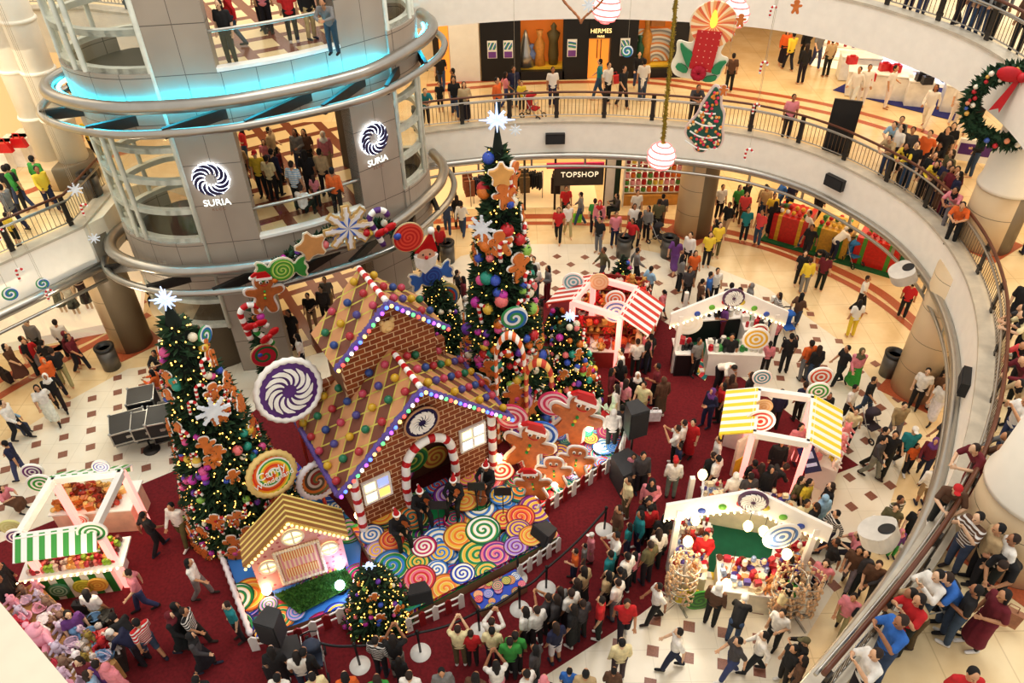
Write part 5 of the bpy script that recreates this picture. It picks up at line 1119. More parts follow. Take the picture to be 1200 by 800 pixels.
c = W(946, 545, 1.02); ps = tag(MB().box((0, 0, .02), (.5, .75, .03)).build('poster_card', M_navy, None, Matrix.Translation((c.x, c.y, 1.25)) @ Matrix.Rotation(.2, 4, 'Z') @ Matrix.Rotation(.5, 4, 'X')), 'dark blue poster card propped on the yellow striped stall', 'poster')
MB().box((0, .12, .04), (.3, .2, .01)).box((0, -.16, .04), (.34, .1, .01)).build('pictures', mat('pale blue print', (190, 200, 240)), ps)
# --- green striped stall: awnings front and back
q = [W(*p, 2.5) for p in ((20, 631), (112, 618), (143, 553), (62, 562))]; q = [V((p.x, p.y, 0)) for p in q]
root, inv = awning_stall('market_stall', q, 2.5, (0, 2), 'stall with green and white striped awnings beside the pale floor', ((70, 160, 70), WH, 'green'), (M_stallw, M_glowp), .38, .5, 3.6)
for px, py, z, R, cs in ((108, 623, 2.5, .36, [(40, 140, 60), WH]), (20, 628, 2.4, .27, [(90, 40, 110), WH]), (38, 552, 2.6, .28, [(110, 40, 110), WH]), (47, 566, 2.4, .34, [(60, 160, 60), WH]), (118, 546, 2.9, .22, [(70, 100, 190), WH]), (12, 617, 2.4, .25, [(226, 220, 160), (216, 210, 140)])): pop(root, inv, W(px, py, z), R, cs, V((.2, -1, 0)))
M_gst = stripe_mat('green stall panel', (40, 120, 50), WH, 2.6, 0)
for a, b, dp, mf, hh in ((W(62, 704), W(143, 692), .9, M_gst, .95), (W(75, 628), W(165, 622), 1.0, mat('peach panel', (240, 196, 170)), .95)):
    F, L = counter_box(a, b, dp, hh, mf, root, 'counter', inv); U = F.to_3x3() @ V((L, 0, 0)); Y = F.to_3x3() @ V((0, dp, 0))
    if mf is M_gst:
        tb = MB().box((L/2, .4, 1.1), (L+.8, .95, .06), 0, 0, Matrix.Translation((0, 0, .0))).build('sweet_tray', M_stallw, root, inv @ F)
        goods(a-U*.12, U*1.24, Y*.95, 1.13, 20, 5, ['jar', 'jar', 'ornament', 'jar'], [(226, 120, 110), (236, 170, 90), (150, 190, 60), (120, 60, 50), (240, 210, 190), (190, 50, 60)], 'on the sloping tray of the green striped stall', 'sweets on the green striped stall', .2, .8)
        for t, cs in ((.2, [(170, 200, 180), (60, 120, 90)]), (.55, [(210, 200, 80), (180, 170, 50)]), (.75, [(226, 150, 60), (240, 190, 90)])): pop(root, inv, F @ V((t*L, -.06, .5)), .26, cs, F.to_3x3() @ V((0, -1, 0)))
        lights_line([(inv @ F) @ V((x, -.1, 1.08)) for x in (-.4, L+.4)], root)
    else:
        goods(a, U*.85, Y, hh+.05, 16, 4, ['jar', 'basket', 'ornament', 'gift_box'], [(206, 110, 40), (226, 150, 60), (130, 60, 30), (240, 200, 120), (180, 60, 40)], 'on the lit rear counter of the green striped stall', 'sweets on the green striped stall', .5, .85)
        pop(root, inv, F @ V((L*.35, -.06, .75)), .22, [(226, 110, 60), WH], F.to_3x3() @ V((0, -1, 0)))
# --- toy stall at the corner of the carpet
toy = empty('toy_stall', W(75, 770), 0, 'wooden toy table piled with plush animals at the carpet corner', 'stall'); inv = toy.matrix_basis.inverted()
a, b = W(8, 738), W(100, 836)
F, L = counter_box(b, a, -1.1, .75, M_wood, toy, 'counter', inv, M_wood)
U = F.to_3x3() @ V((L, 0, 0)); Y = F.to_3x3() @ V((0, -1.1, 0))
goods(b, U, Y, .8, 10, 4, ['plush_toy', 'plush_toy', 'basket'], [(240, 170, 190), (250, 240, 240), (214, 200, 220), (200, 60, 80), (150, 120, 100), (220, 190, 210)], 'heaped on the wooden toy table', 'plush animals on the toy table', .7, 1.05)
c = W(52, 752, .85); pb = link('pink_bear', good_me['plush_toy'], None, Matrix.Translation((c.x, c.y, .82)) @ Matrix.Scale(2.3, 4), (246, 176, 196)); tag(pb, 'big pink plush bear lying among the toys of the wooden table', 'toy')
a, b = W(108, 806), W(152, 786)
F, L = counter_box(a, b, 1.4, .7, mat('dark cloth', (60, 50, 46), .9), toy, 'counter', inv, mat('dark cloth', (0, 0, 0))); U = F.to_3x3() @ V((L, 0, 0)); Y = F.to_3x3() @ V((0, 1.4, 0))
goods(a, U, Y, .75, 6, 5, ['basket', 'gift_box', 'plush_toy', 'ornament'], [(40, 40, 36), (150, 130, 60), (70, 60, 50), (190, 40, 44), (220, 210, 200), (110, 150, 190)], 'on the dark table beside the toy stall', 'wares on the dark table', .6, 1.0)
# ================= props
def bin_(px, py, z, label):
    o = empty('litter_bin', W(px, py, z), 0, label, 'bin'); MB().lathe([(.3, 0), (.32, .85)], 20).build('body', mat('grey bin', (104, 100, 94), .35, .5), o); MB().lathe([(.33, .85), (.34, .97), (.22, .97), (.2, .8)], 20).build('rim', M_black, o)
for a in ((132, 430, 0, 'grey litter bin with black rim by the left stone column'), (730, 300, 0, 'grey litter bin beside the round stone column near the sweet shop'), (1040, 438, 0, 'grey litter bin in the shade of the large column by the ring'), (525, 306, 0, 'grey litter bin behind the lift tower near the dark fir'), (112, 232, Z1, 'black litter bin at the end of the straight gallery balustrade'), (782, 300, 0, 'grey litter bin half hidden by the round stone column')): bin_(*a[:3], a[3])
M_case = mat('black road case', (34, 34, 36), .5); M_alu = mat('aluminium edging', (190, 190, 186), .35, .8)
def case(px, py, z, w, d, h, rz, label):
    o = empty('road_case', W(px, py, z), rz, label, 'case'); o.location.z = z; MB().box((0, 0, h/2), (w, d, h)).build('body', M_case, o); e = MB()
    for zz in (.03, h-.03):
        for s in (-1, 1): e.box((0, s*d/2, zz), (w+.04, .05, .05)).box((s*w/2, 0, zz), (.05, d+.04, .05))
    for sx in (-1, 1):
        for sy in (-1, 1): e.box((sx*w/2, sy*d/2, h/2), (.04, .04, h)).ball((sx*w/2, sy*d/2, h), .05, 6)
    e.build('edging', M_alu, o); MB().box((0, -d/2-.01, h/2), (.18, .03, .1)).build('handle', M_alu, o)
for a in ((156, 508, 0, 1.0, .9, .6, .4, 'lower road case of the pair nearest the open floor'), (154, 506, .61, 1.0, .9, .5, .4, 'upper road case with silver corners, nearest the open floor'), (181, 506, 0, .95, .8, .62, .3, 'lower road case in the middle of the stack'), (178, 503, .63, .95, .8, .5, .3, 'middle road case, second layer of the stack'), (200, 507, 0, .9, .8, .7, .35, 'open fronted road case next to the mixing desk'), (196, 500, .72, .9, .85, .6, .25, 'topmost tall road case with open lid'), (176, 490, 0, .8, .8, 1.1, .3, 'road case behind the stack with red lit gear on top')): case(*a[:7], a[7])
o = empty('mixing_desk', W(222, 502), .1, 'black mixing desk on a stand behind the decorated fir', 'mixing desk'); MB().box((0, 0, .75), (1.6, .8, .16)).build('desk', M_black, o); MB().box((0, .2, .95), (1.5, .1, .25)).build('meter_bridge', M_dark, o)
for s in (-.7, .7): MB().box((s, 0, .35), (.08, .7, .7)).build('leg', M_dark, o)
for k in range(12): MB().box((-.65+k*.12, -.1, .84), (.03, .12, .02)).build('fader', M_alu, o)
o = empty('effects_unit', W(218, 515), .3, 'small blue lit effects box on the floor by the cables', 'audio unit'); MB().box((0, 0, .12), (.5, .4, .24)).build('body', M_black, o); MB().box((0, -.21, .14), (.4, .02, .1)).build('blue_display', mat('blue display', (60, 90, 255), es=5), o)
def speaker(px, py, z, w, d, h, rz, label, tilt=0, stand=0):
    c = W(px, py, z); o = empty('loudspeaker', c, rz, label, 'loudspeaker'); T = Matrix.Translation((0, 0, stand)) @ Matrix.Rotation(tilt, 4, 'X')
    b = MB().prism([(-w/2, -d/2), (w/2, -d/2), (w*.32, d/2), (-w*.32, d/2)], 0, h).build('cabinet', mat('grey black cabinet', (52, 52, 54), .6), o, T)
    MB().box((0, -d/2-.012, h/2), (w*.9, .025, h*.92)).build('grille', M_rubber, b)
    if stand:
        MB().cyl((0, 0, 0), (0, 0, stand), .035).build('pole', M_dark, o)
for a in ((733, 566, 0, .95, .85, 1.0, .5, 'bass loudspeaker box on the carpet by the gingerbread fence'), (338, 776, 0, 1.0, .7, .6, .2, 'bass loudspeaker box on the carpet before the pink house fence')): speaker(*a[:7], a[7])
speaker(738, 540, 0, .62, .55, 1.05, .35, 'tall loudspeaker on a pole above the bass box by the gingerbread fence', 0, 1.3)
speaker(334, 772, 0, .56, .48, .88, -.3, 'tall loudspeaker on a pole above the bass box near the pink house', 0, 1.05)
for a in ((493, 704, SZ, .62, .45, .42, .25, 'black wedge monitor on the stage edge nearest the small fir'), (636, 632, SZ, .6, .5, .42, -.8, 'black wedge monitor at the stage corner by the rope')): speaker(*a[:7], a[7], -.35)
# rope barrier
posts = [(368, 772), (422, 780), (493, 765), (562, 740), (609, 714), (640, 690), (708, 621)]
PP = [W(*p) for p in posts]
for i, (p, px) in enumerate(zip(PP, posts)):
    nm = ['by the carpet speaker', 'second from the carpet speaker', 'below the small fir tree', 'in front of the camera pointing crowd', 'where the crowd is thickest', 'past the stage corner', 'furthest along toward the gingerbread fence'][i]
    o = empty('barrier_post', p, 0, 'black rope barrier post on round white base, ' + nm, 'barrier post'); MB().lathe([(.26, 0), (.26, .03), (.05, .06), (.03, .07)], 24).build('base', M_white, o); MB().cyl((0, 0, .05), (0, 0, .98), .03).build('pole', M_black, o); MB().ball((0, 0, 1.0), .05, 8).build('cap', M_black, o)
    if i:
        a = PP[i-1]; pts = [a.lerp(p, t/12)+V((0, 0, .93-.14*math.sin(PI*t/12))) for t in range(13)]
        tag(MB().tube(pts, .035, 6).build('barrier_rope', M_black), 'black barrier rope stretched to the post ' + nm, 'rope')
for px, py, lab in ((607, 678, 'lone barrier post on white base close to the stage step'), (178, 527, 'lone barrier post on the pale floor by the road cases')):
    o = empty('barrier_post', W(px, py), 0, lab, 'barrier post'); MB().lathe([(.26, 0), (.26, .03), (.05, .06)], 24).build('base', M_white if px > 300 else M_dark, o); MB().cyl((0, 0, .05), (0, 0, .98), .03).build('pole', M_black, o)
# dark control panels on the fascia and white pod lamps
for px, py, lab in ((656, 171, 'flat black speaker box on the white fascia below the far shops'), (975, 227, 'flat black speaker box on the fascia above the gift kiosk'), (1126, 452, 'tall black speaker box on the fascia beside the large column')):
    best = min(RING, key=lambda p: (V(project(V((p.x, p.y, Z1-.6))))-V((px, py))).length); i = RING.index(best); t = RING[min(i+1, len(RING)-1)]-RING[i-1]; nn = V((t.y, -t.x, 0)).normalized()
    bx = tag(MB().box((0, -.12, 0), (.78, .22, .42)).build('fascia_speaker', M_black, None, facing(V((best.x, best.y, Z1-.55 if px < 1100 else Z1-.6)), nn)), lab, 'loudspeaker'); MB().box((0, -.24, 0), (.7, .02, .34)).build('grille', M_rubber, bx)
for px, py, lab in ((1058, 322, 'white curved floodlight pod hung below the gallery rim near the walking couple'), (1042, 640, 'white curved floodlight pod hung below the gallery rim over the near floor')):
    best = min(RING, key=lambda p: (V(project(V((p.x, p.y, Z1-1.3))))-V((px+28, py+5))).length); i = RING.index(best); t = RING[min(i+1, len(RING)-1)]-RING[i-1]; nn = V((t.y, -t.x, 0)).normalized()
    o = empty('floodlight_pod', V((best.x, best.y, Z1-1.35)), 0, lab, 'lamp', M=facing(V((best.x, best.y, Z1-1.35)), nn)); T = Matrix.Translation((0, -.8, .1)) @ Matrix.Rotation(.5, 4, 'X')
    b = MB().prism(smooth2([(-.42, .36), (.42, .36), (.42, -.16), (.2, -.4), (-.2, -.4), (-.42, -.16)], 2), -.18, .18).build('shell', mat('pod grey', (206, 200, 190), .5), o, T); MB().lathe([(.16, .17), (.18, .19), (.16, .2), (.1, .19)], 20).build('lens', M_black, b, Matrix.Translation((0, .2, 0))); MB().beam((0, -.35, .05), (0, .0, .05), .1).build('arm', M_steel, o)
# strollers and bags
def stroller(px, py, z, rz, c, label):
    o = empty('stroller', W(px, py, z), rz, label, 'stroller')
    for sx in (-1, 1):
        MB().tube([(sx*.22, -.4, .12), (sx*.22, 0, .5), (sx*.2, .35, 1.0)], .016, 6).build('frame', M_alu, o); MB().tube([(sx*.22, .35, .12), (sx*.22, -.1, .6)], .016, 6).build('strut', M_alu, o)
        for y in (-.4, .35): MB().tube([(sx*.24, y+.1*math.cos(t*PI/8), .11+.1*math.sin(t*PI/8)) for t in range(16)], .025, 6, closed=True).build('wheel', M_rubber, o)
    MB().tube([(-.2, .35, 1.0), (0, .38, 1.02), (.2, .35, 1.0)], .022, 6).build('handle', M_rubber, o)
    MB().box((0, -.05, .42), (.38, .4, .06)).box((0, .14, .65), (.38, .06, .5)).build('seat', M_occ, o, None, c); MB().lathe([(.24, 0), (.22, .1), (.12, .2), (.01, .23)], 12, 0, Matrix.Translation((0, .05, .85)) @ Matrix.Rotation(-.5, 4, 'X')).build('hood', M_occ, o, None, c)
for a in ((1016, 508, 0, .4, (60, 50, 60), 'stroller with a pink dressed child pushed by the man in black'), (771, 286, 0, .8, (50, 46, 50), 'dark stroller in the walkway before the sweet shelf'), (624, 138, Z1, 1.0, (190, 30, 36), 'red stroller by the balustrade of the far gallery'), (997, 308, 0, .3, (60, 130, 190), 'blue and green stroller in front of the gift kiosk'), (920, 392, 0, .2, (50, 110, 200), 'bright blue stroller between the couple near the white stall'), (1093, 722, Z1, 1.2, (40, 40, 44), 'black stroller against the gallery rail beside the woman in white'), (372, 782, 0, .3, (60, 70, 90), 'dark blue stroller parked at the rope beside the speaker')): stroller(*a[:5], a[5])
def bag(px, py, z, c, s, label):
    p = W(px, py, z); b = tag(MB().prism([(-.2, 0), (.2, 0), (.22, .4), (-.22, .4)], -.07, .07, 0, UP).build('shopping_bag', M_occ, None, Matrix.Translation(p) @ Matrix.Rotation(RN.uniform(-1, 1), 4, 'Z') @ Matrix.Scale(s, 4), c), label, 'bag'); MB().tube([(-.1, 0, .39), (-.08, 0, .55), (.08, 0, .55), (.1, 0, .39)], .012, 5).build('handle', M_occ, b, None, c)
for a in ((766, 492, .2, (240, 238, 240), 1.0, 'large white plastic bag carried by the man in cream on the carpet'), (711, 494, .2, (200, 30, 40), .9, 'red shopping bag held by the woman in white on the carpet'), (10, 446, .1, (44, 30, 28), 1.2, 'dark paper bag carried by the woman in the brown dress'), (676, 260, .2, (130, 210, 50), 1, 'lime green bag carried past the clothes shop'), (1177, 728, Z1+.2, (170, 120, 90), .9, 'tan handbag on the arm of the curly haired woman'), (103, 718, .6, (24, 24, 28), 1.1, 'black handbag of the white dressed shopper at the green stall'), (720, 98, Z1+.5, (214, 60, 60), .9, 'red bag carried on the far gallery')): bag(*a[:5], a[5])
# hanging decorations, each with its cord up to the roof
def cord(p, o, r=.008, m=None, top=26): return MB().cyl((0, 0, 0), (0, 0, top-p.z), r, n=5).build('cord', m or mat('thin cord', (190, 180, 160)), o)
def lantern_ball(px, py, dist, R, label):
    p = D(px, py, dist); o = empty('spiral_lantern', p, 0, label, 'lantern'); MB().ball((0, 0, 0), R, 20).build('globe', mat('lantern glow', (255, 238, 220), es=2.2), o)
    MB().tube([(R*1.03*math.sin(PI*(.06+.88*t/160))*math.cos(t*.236), R*1.03*math.sin(PI*(.06+.88*t/160))*math.sin(t*.236), R*1.03*math.cos(PI*(.06+.88*t/160))) for t in range(161)], .028, 6).build('spiral', mat('pink tube', (240, 120, 120), es=.9), o); return p, o
p, o = lantern_ball(775, 183, 24, .40, 'glowing spiral ball lantern at the end of the gold garland')
a = V((0, 0, .4)); b = D(796, -40, 22.5)-p
pts = [a.lerp(b, t/60) for t in range(61)]; gm = MB(); tufts(gm, lambda r: ((lambda i: (pts[i].lerp(pts[i+1], r.random()), V((r.uniform(-1, 1), r.uniform(-1, 1), r.uniform(-1, 1))).normalized()))(r.randrange(60))), 1500, .1, 9); gm.tube(pts, .05, 6)
gm.build('gold_garland', mat('old gold tinsel', (150, 128, 40), .35, .3, noise=.4, scale=30), o)
for px, py, lab in ((711, 10, 'glowing spiral ball lantern high up in front of the black shop'), (861, 16, 'glowing spiral ball lantern beside the hanging candle')): p, o = lantern_ball(px, py, 25, .40, lab); cord(p, o)
# candle and fir cutouts
p = D(826, 58, 20); vd = V((-p.x, -p.y, 0)).normalized(); o = empty('hanging_candle', p, 0, 'hanging cutout of a red candle with holly leaves and glowing halo', 'decoration', M=facing(p, vd) @ Matrix.Rotation(.06, 4, 'Y'))
pm = lambda x, y: ((x-826)*20/FPX*.94, -(y-58)*20/FPX*.84)
def shp(L): return [pm(*q) for q in L]
cutout(MB(), smooth2(shp([(802, 20), (812, 4), (830, -2), (848, 4), (857, 20), (852, 40), (846, 48), (843, 62), (856, 64), (850, 78), (848, 92), (838, 98), (818, 96), (798, 96), (790, 82), (796, 66), (792, 48), (808, 52), (813, 48), (806, 36)]), 2), 1, 0, .05).build('backing', M_cut, o)
m = swirl_mat('sun rays', [(240, 170, 110), (250, 222, 180), (226, 110, 70)], 14, .4, .5)
cutout(MB(), circ(.52, 32), 1, 0, .07, 0, 0).build('halo', m, o, Matrix.Translation((pm(830, 26)[0], 0, pm(830, 26)[1])))
cm, nt, pp = nodes_of('candle wax dots'); n = N(nt); oo, xyz = n.obj(); vo = n.new('ShaderNodeTexVoronoi'); vo.inputs['Scale'].default_value = 7; vo.inputs['Randomness'].default_value = 0; nt.links.new(oo, vo.inputs['Vector']); n.put(pp.inputs['Base Color'], n.mix(n.math('LESS_THAN', vo.outputs[0], .25), srgb(190, 26, 30), srgb(236, 170, 150)))
cutout(MB(), shp([(814, 34), (841, 33), (838, 84), (812, 82)]), 1, 0, .1, 0, .01).build('candle', cm, o)
cutout(MB(), smooth2(shp([(829, 6), (833, 16), (834, 24), (829, 31), (825, 24), (826, 14)]), 2), 1, 0, .12, 0, .01).build('flame', mat('flame orange', (255, 170, 60), es=1.6), o)
hl = MB()
for L in ([(812, 84), (800, 62), (797, 50), (806, 58), (814, 62), (812, 72)], [(810, 90), (796, 84), (800, 76), (812, 82)], [(836, 84), (842, 70), (854, 66), (848, 76), (848, 86)], [(832, 90), (846, 86), (844, 95), (830, 97)]): cutout(hl, smooth2(shp(L), 1), 1, 0, .12, 0, .01)
hl.build('holly_leaves', mat('holly green', (36, 130, 80), .4), o); fl_ = MB()
for k in range(9): a = k*.7; fl_.ball((pm(824, 86)[0]+.1*math.cos(a), -.16, pm(824, 86)[1]+.1*math.sin(a)), .09, 8)
fl_.build('red_flower', mat('crimson felt', (170, 16, 44), .8), o); cord(p, o)
p = D(828, 141, 20.3); o = empty('hanging_fir_cutout', p, 0, 'hanging cutout of a decorated fir tree below the candle', 'decoration', M=facing(p, vd))
pm2 = lambda x, y: ((x-828)*20.3/FPX*.95, -(y-141)*20.3/FPX*.98)
TP = smooth2([pm2(*q) for q in ((833, 100), (839, 112), (840, 124), (846, 132), (845, 148), (849, 160), (846, 172), (832, 173), (830, 178), (820, 177), (819, 168), (806, 158), (810, 146), (818, 136), (822, 122), (828, 110))], 2)
cutout(MB(), grow(TP, .06), 1, 0, .05, 0, -.05).build('backing', mat('pale pink edge', (250, 216, 206)), o); f = cutout(MB(), TP, 1, 0, .07).build('fir', mat('printed fir green', (26, 84, 70), .5, noise=.3), o)
dm = MB(); r0 = random.Random(3)
while len(dm.v) < 2600:
    x, z = r0.uniform(-.6, .6), r0.uniform(-1, 1)
    if inpoly((x, z), TP): dm.ball((x, -.08, z), .04, 6, r0.randrange(3))
tag(dm.build('printed_balls', [mat('orange dot', (230, 140, 50)), mat('pink dot', (226, 60, 90)), mat('cream dot', (240, 226, 180))], f), kind='stuff')
for y0 in (122, 136, 150, 164):
    MB().tube([V((pm2(x, 0)[0], -.09, pm2(0, y0+(x-806)*.22+5*math.sin((x-806)/36*PI))[1])) for x in range(int(819-(y0-122)*.28), int(839+(y0-122)*.2), 2)], .022, 6).build('bead_string', M_icing, f)
# strings of tiny ornaments in the air
for k, (px, py, kind) in enumerate(((88, 222, 'flake'), (100, 246, 'cane'), (110, 279, 'flake'), (25, 322, 'cane'), (50, 332, 'round'), (12, 344, 'round'), (59, 346, 'cane'), (2, 275, 'cane'), (895, 80, 'cane'), (886, 128, 'cane'), (877, 182, 'cane'), (868, 24, 'ginger'), (855, 42, 'ginger'), (933, 8, 'ginger'), (906, 15, 'cane'), (690, 6, 'flake'), (735, 60, 'round'), (848, 106, 'ginger'), (604, 152, 'flake'))):
    p = D(px, py, 16+(k*7 % 5)); me = {'flake': flake_me, 'cane': cane_me, 'round': round_me, 'ginger': ging_me}[kind]; vd2 = V((-p.x, -p.y, 0)).normalized()
    names = {'flake': 'small hanging snowflake', 'cane': 'small hanging candy cane', 'round': 'small hanging round disc', 'ginger': 'small hanging gingerbread man'}
    place = ['before the bin on the straight gallery', 'before the straight gallery fascia', 'in front of the pale fascia beside the tower', 'low before the gallery shop fascia', 'over the mannequin window, higher one', 'over the mannequin window, lower one', 'over the mannequin window, beside the stone column', 'at the frame edge by the straight balustrade', 'beside the candle, upper one', 'beside the fir cutout', 'below the far balustrade post', 'beside the candle halo', 'at the candle edge, lower one', 'on the upper white fascia', 'on the upper white fascia beside the gingerbread man', 'before the upper fascia above the black shop', 'in front of the wide display window', 'beside the holly leaves', 'before the far gallery fascia'][k]
    o = tag(link('hanging_ornament', me, None, facing(p, vd2) @ Matrix.Scale(.26, 4), (236, 226, 214)), names[kind]+' '+place, 'ornament', 'small ornaments on strings'); s = MB().cyl((0, 0, .5), (0, 0, (26-p.z)/.26), .012, n=4).build('cord', mat('thin cord', (0, 0, 0)), o)
p = D(682, -2, 24); o = empty('hanging_heart', p, 0, 'hanging heart outline of beads at the top above the black shop', 'decoration', M=facing(p, V((-.3, -1, 0))))
MB().tube([(.04*16*math.sin(t)**3, 0, .04*(13*math.cos(t)-5*math.cos(2*t)-2*math.cos(3*t)-math.cos(4*t))) for t in [k*2*PI/60 for k in range(60)]], [.03+.012*(k % 2) for k in range(60)], 6, closed=True).build('bead_outline', mat('copper beads', (170, 110, 70)), o); cord(p, o)
# wreath on the white column
c = V((14.45, 19.95, 0)); d = ray(1184, 125); t = (math.hypot(c.x, c.y)-1.0)/math.hypot(d.x, d.y); p = V((0, 0, EYE))+d*t
o = empty('wreath', p, 0, 'round fir wreath with a big red bow on the white column', 'wreath', M=facing(p, V((-d.x, -d.y, 0)))); ring_ = [V((.95*math.cos(k*PI/20), 0, .95*math.sin(k*PI/20))) for k in range(40)]
w = MB().tube(ring_, .17, 8, closed=True)
def ws(r): a = r.uniform(0, 2*PI); b = r.uniform(0, 2*PI); e = V((math.cos(a), 0, math.sin(a))); nn = e*math.cos(b)+V((0, 1, 0))*math.sin(b); return e*.95+nn*.14, nn
tufts(w, ws, 1500, .2, 3); w.build('fir_ring', M_fir, o)
for k in range(30): a = RN.uniform(0, 2*PI); link('bauble', bauble_me, o, Matrix.Translation((.95*math.cos(a)+RN.uniform(-.12, .12), -.24, .95*math.sin(a)+RN.uniform(-.12, .12))) @ Matrix.Scale(RN.uniform(.045, .08), 4), RN.choice([(230, 150, 110), (200, 40, 50), (70, 100, 180), (240, 230, 210), (220, 170, 80)]))
bw = MB()
for s in (-1, 1): bw.ball((s*.3, -.3, .9), (.3, .1, .2), 12); bw.prism([(0, .85), (s*.12, .8), (s*.45, -.1), (s*.25, -.0), (s*.2, -.12)], .24, .28, 0, UP)
bw.ball((0, -.34, .88), .13, 10); bw.build('red_bow', mat('scarlet ribbon', (190, 20, 32), .5), o)
# tilted screen, sound gear and small things on the galleries
o = empty('standing_board', W(978, 184, Z1), -.35, 'black standing display board at the ring balustrade', 'board'); MB().box((0, .4, 1.0), (.95, .08, 2.0)).build('panel', M_black, o); MB().box((0, .4, .03), (.95, .5, .05)).build('base', M_dark, o)
o = empty('low_sign', W(1136, 196, Z1), -.4, 'low violet sign board at the ring balustrade near the wreath', 'sign'); MB().box((0, .3, .5), (1.1, .1, .8)).build('panel', M_stallw, o); MB().box((0, .24, .55), (1.0, .02, .4)).build('violet_strip', M_purp, o)
# music stands, chairs and instruments
for px, py, lab in ((516, 622, 'black music stand before the violinist nearest the fir'), (560, 600, 'black music stand between the violinists'), (590, 606, 'black music stand of the cellist')):
    o = empty('music_stand', W(px, py, SZ), 0, lab, 'music stand'); MB().cyl((0, 0, 0), (0, 0, 1.0), .015).build('pole', M_black, o); MB().box((0, .02, 1.1), (.48, .03, .32), 0, 0, Matrix.Rotation(0, 4, 'X')).build('desk', M_black, o); MB().box((0, .045, 1.1), (.4, .01, .28)).build('sheet_music', M_white, o)
    for k in range(3): MB().beam((0, 0, .12), (.3*math.cos(k*2.1), .3*math.sin(k*2.1), .01), .02).build('leg', M_black, o)
# ================= people
POSES = {}
def base_pose(**k):
    p = dict(pel=(0, 0, .95), che=(0, 0, 1.27), nek=(0, .01, 1.44), hed=(0, -.015, 1.585), sh=(.175, .01, 1.39), el=(.23, .03, 1.13), wr=(.235, -.04, .89), hip=(.09, 0, .92), kn=(.10, -.01, .50), an=(.105, .03, .08))
    q = {}
    for n, v in p.items():
        if n in ('sh', 'el', 'wr', 'hip', 'kn', 'an'): q[n+'L'] = V(v); q[n+'R'] = V((-v[0], v[1], v[2]))
        else: q[n] = V(v)
    for n, v in k.items():
        if n in ('sh', 'el', 'wr', 'hip', 'kn', 'an'): q[n+'L'] = V(v); q[n+'R'] = V((-v[0], v[1], v[2]))
        else: q[n] = V(v)
    return q
POSES['s'] = base_pose()
POSES['f'] = base_pose(elL=(.25, .03, 1.14), wrL=(.10, -.22, 1.10), anR=(-.12, -.06, .08), knR=(-.12, -.06, .5))
POSES['w'] = base_pose(knL=(.10, -.13, .51), anL=(.10, -.21, .09), knR=(-.10, .03, .50), anR=(-.10, .25, .12), elL=(.23, .15, 1.15), wrL=(.24, .16, .91), elR=(-.22, -.07, 1.14), wrR=(-.2, -.26, .97))
POSES['v'] = base_pose(knR=(-.10, -.13, .51), anR=(-.10, -.21, .09), knL=(.10, .03, .50), anL=(.10, .25, .12), elR=(-.23, .15, 1.15), wrR=(-.24, .16, .91), elL=(.22, -.07, 1.14), wrL=(.2, -.26, .97))
POSES['p'] = base_pose(el=(.25, -.17, 1.22), wr=(.085, -.33, 1.48))
POSES['l'] = base_pose(pel=(0, .14, .93), che=(0, -.05, 1.2), nek=(0, -.15, 1.35), hed=(0, -.22, 1.48), sh=(.175, -.1, 1.31), el=(.25, -.26, 1.12), wr=(.09, -.48, 1.10), hip=(.09, .14, .90), kn=(.1, .1, .49), an=(.11, .16, .08))
POSES['t'] = base_pose(pel=(0, .08, .52), che=(0, .06, .84), nek=(0, .03, 1.01), hed=(0, -.01, 1.155), sh=(.175, .04, .96), el=(.27, -.1, .76), wr=(.12, -.33, .82), hip=(.09, .06, .50), kn=(.15, -.36, .50), an=(.16, -.36, .08))
POSES['b'] = base_pose(pel=(0, .16, .92), che=(0, -.12, 1.12), nek=(0, -.27, 1.2), hed=(0, -.39, 1.24), sh=(.17, -.22, 1.18), el=(.21, -.32, .93), wr=(.1, -.46, .78), hip=(.09, .15, .9), kn=(.1, .1, .49), an=(.11, .14, .08))
def remeshed(name, mb, vox, ratio, mats, sm=3):
    o = bpy.data.objects.new('t', mb.mesh('t', mats[0])); C.objects.link(o)
    r = o.modifiers.new('r', 'REMESH'); r.mode = 'VOXEL'; r.voxel_size = vox; r.use_smooth_shade = True
    s = o.modifiers.new('s', 'SMOOTH'); s.factor = .5; s.iterations = sm
    d = o.modifiers.new('d', 'DECIMATE'); d.ratio = ratio
    dg = bpy.context.evaluated_depsgraph_get(); me = bpy.data.meshes.new_from_object(o.evaluated_get(dg)); me.name = name
    bpy.data.objects.remove(o); me.materials.clear()
    for m in mats: me.materials.append(m)
    me.polygons.foreach_set('use_smooth', [True]*len(me.polygons)); return me
M_skin = mat_oc('skin', .55); M_lip = mat('lips', (150, 70, 64), .5)
def hand(mb, el, wr):
    d = (wr-el).normalized(); side = d.cross(V((0, -1, .3))).normalized(); up = side.cross(d).normalized(); s = 1 if wr.x > 0 else -1
    side = side*(1 if side.x*s > 0 else -1)
    pc = wr+d*.055
    mb.capsule(wr, pc+d*.02, .026, .024, 8); mb.capsule(pc-side*.02, pc+side*.022, .02, .02, 8)
    for k, (o, l) in enumerate(((-.033, .055), (-.012, .068), (.010, .064), (.031, .048))):
        b = wr+d*.085+side*o; m = b+d*l*.55+side*o*.12; e = m+(d*.75+up*-.6*(1 if up.y > 0 else -1)).normalized()*l*.55; mb.capsule(b, m, .0105, .0098, 6); mb.capsule(m, e, .0098, .0085, 6)
    t0 = wr+d*.03-side*.025; t1 = t0-side*.035+d*.025; mb.capsule(t0, t1, .013, .011, 6); mb.capsule(t1, t1-side*.008+d*.032, .011, .009, 6)
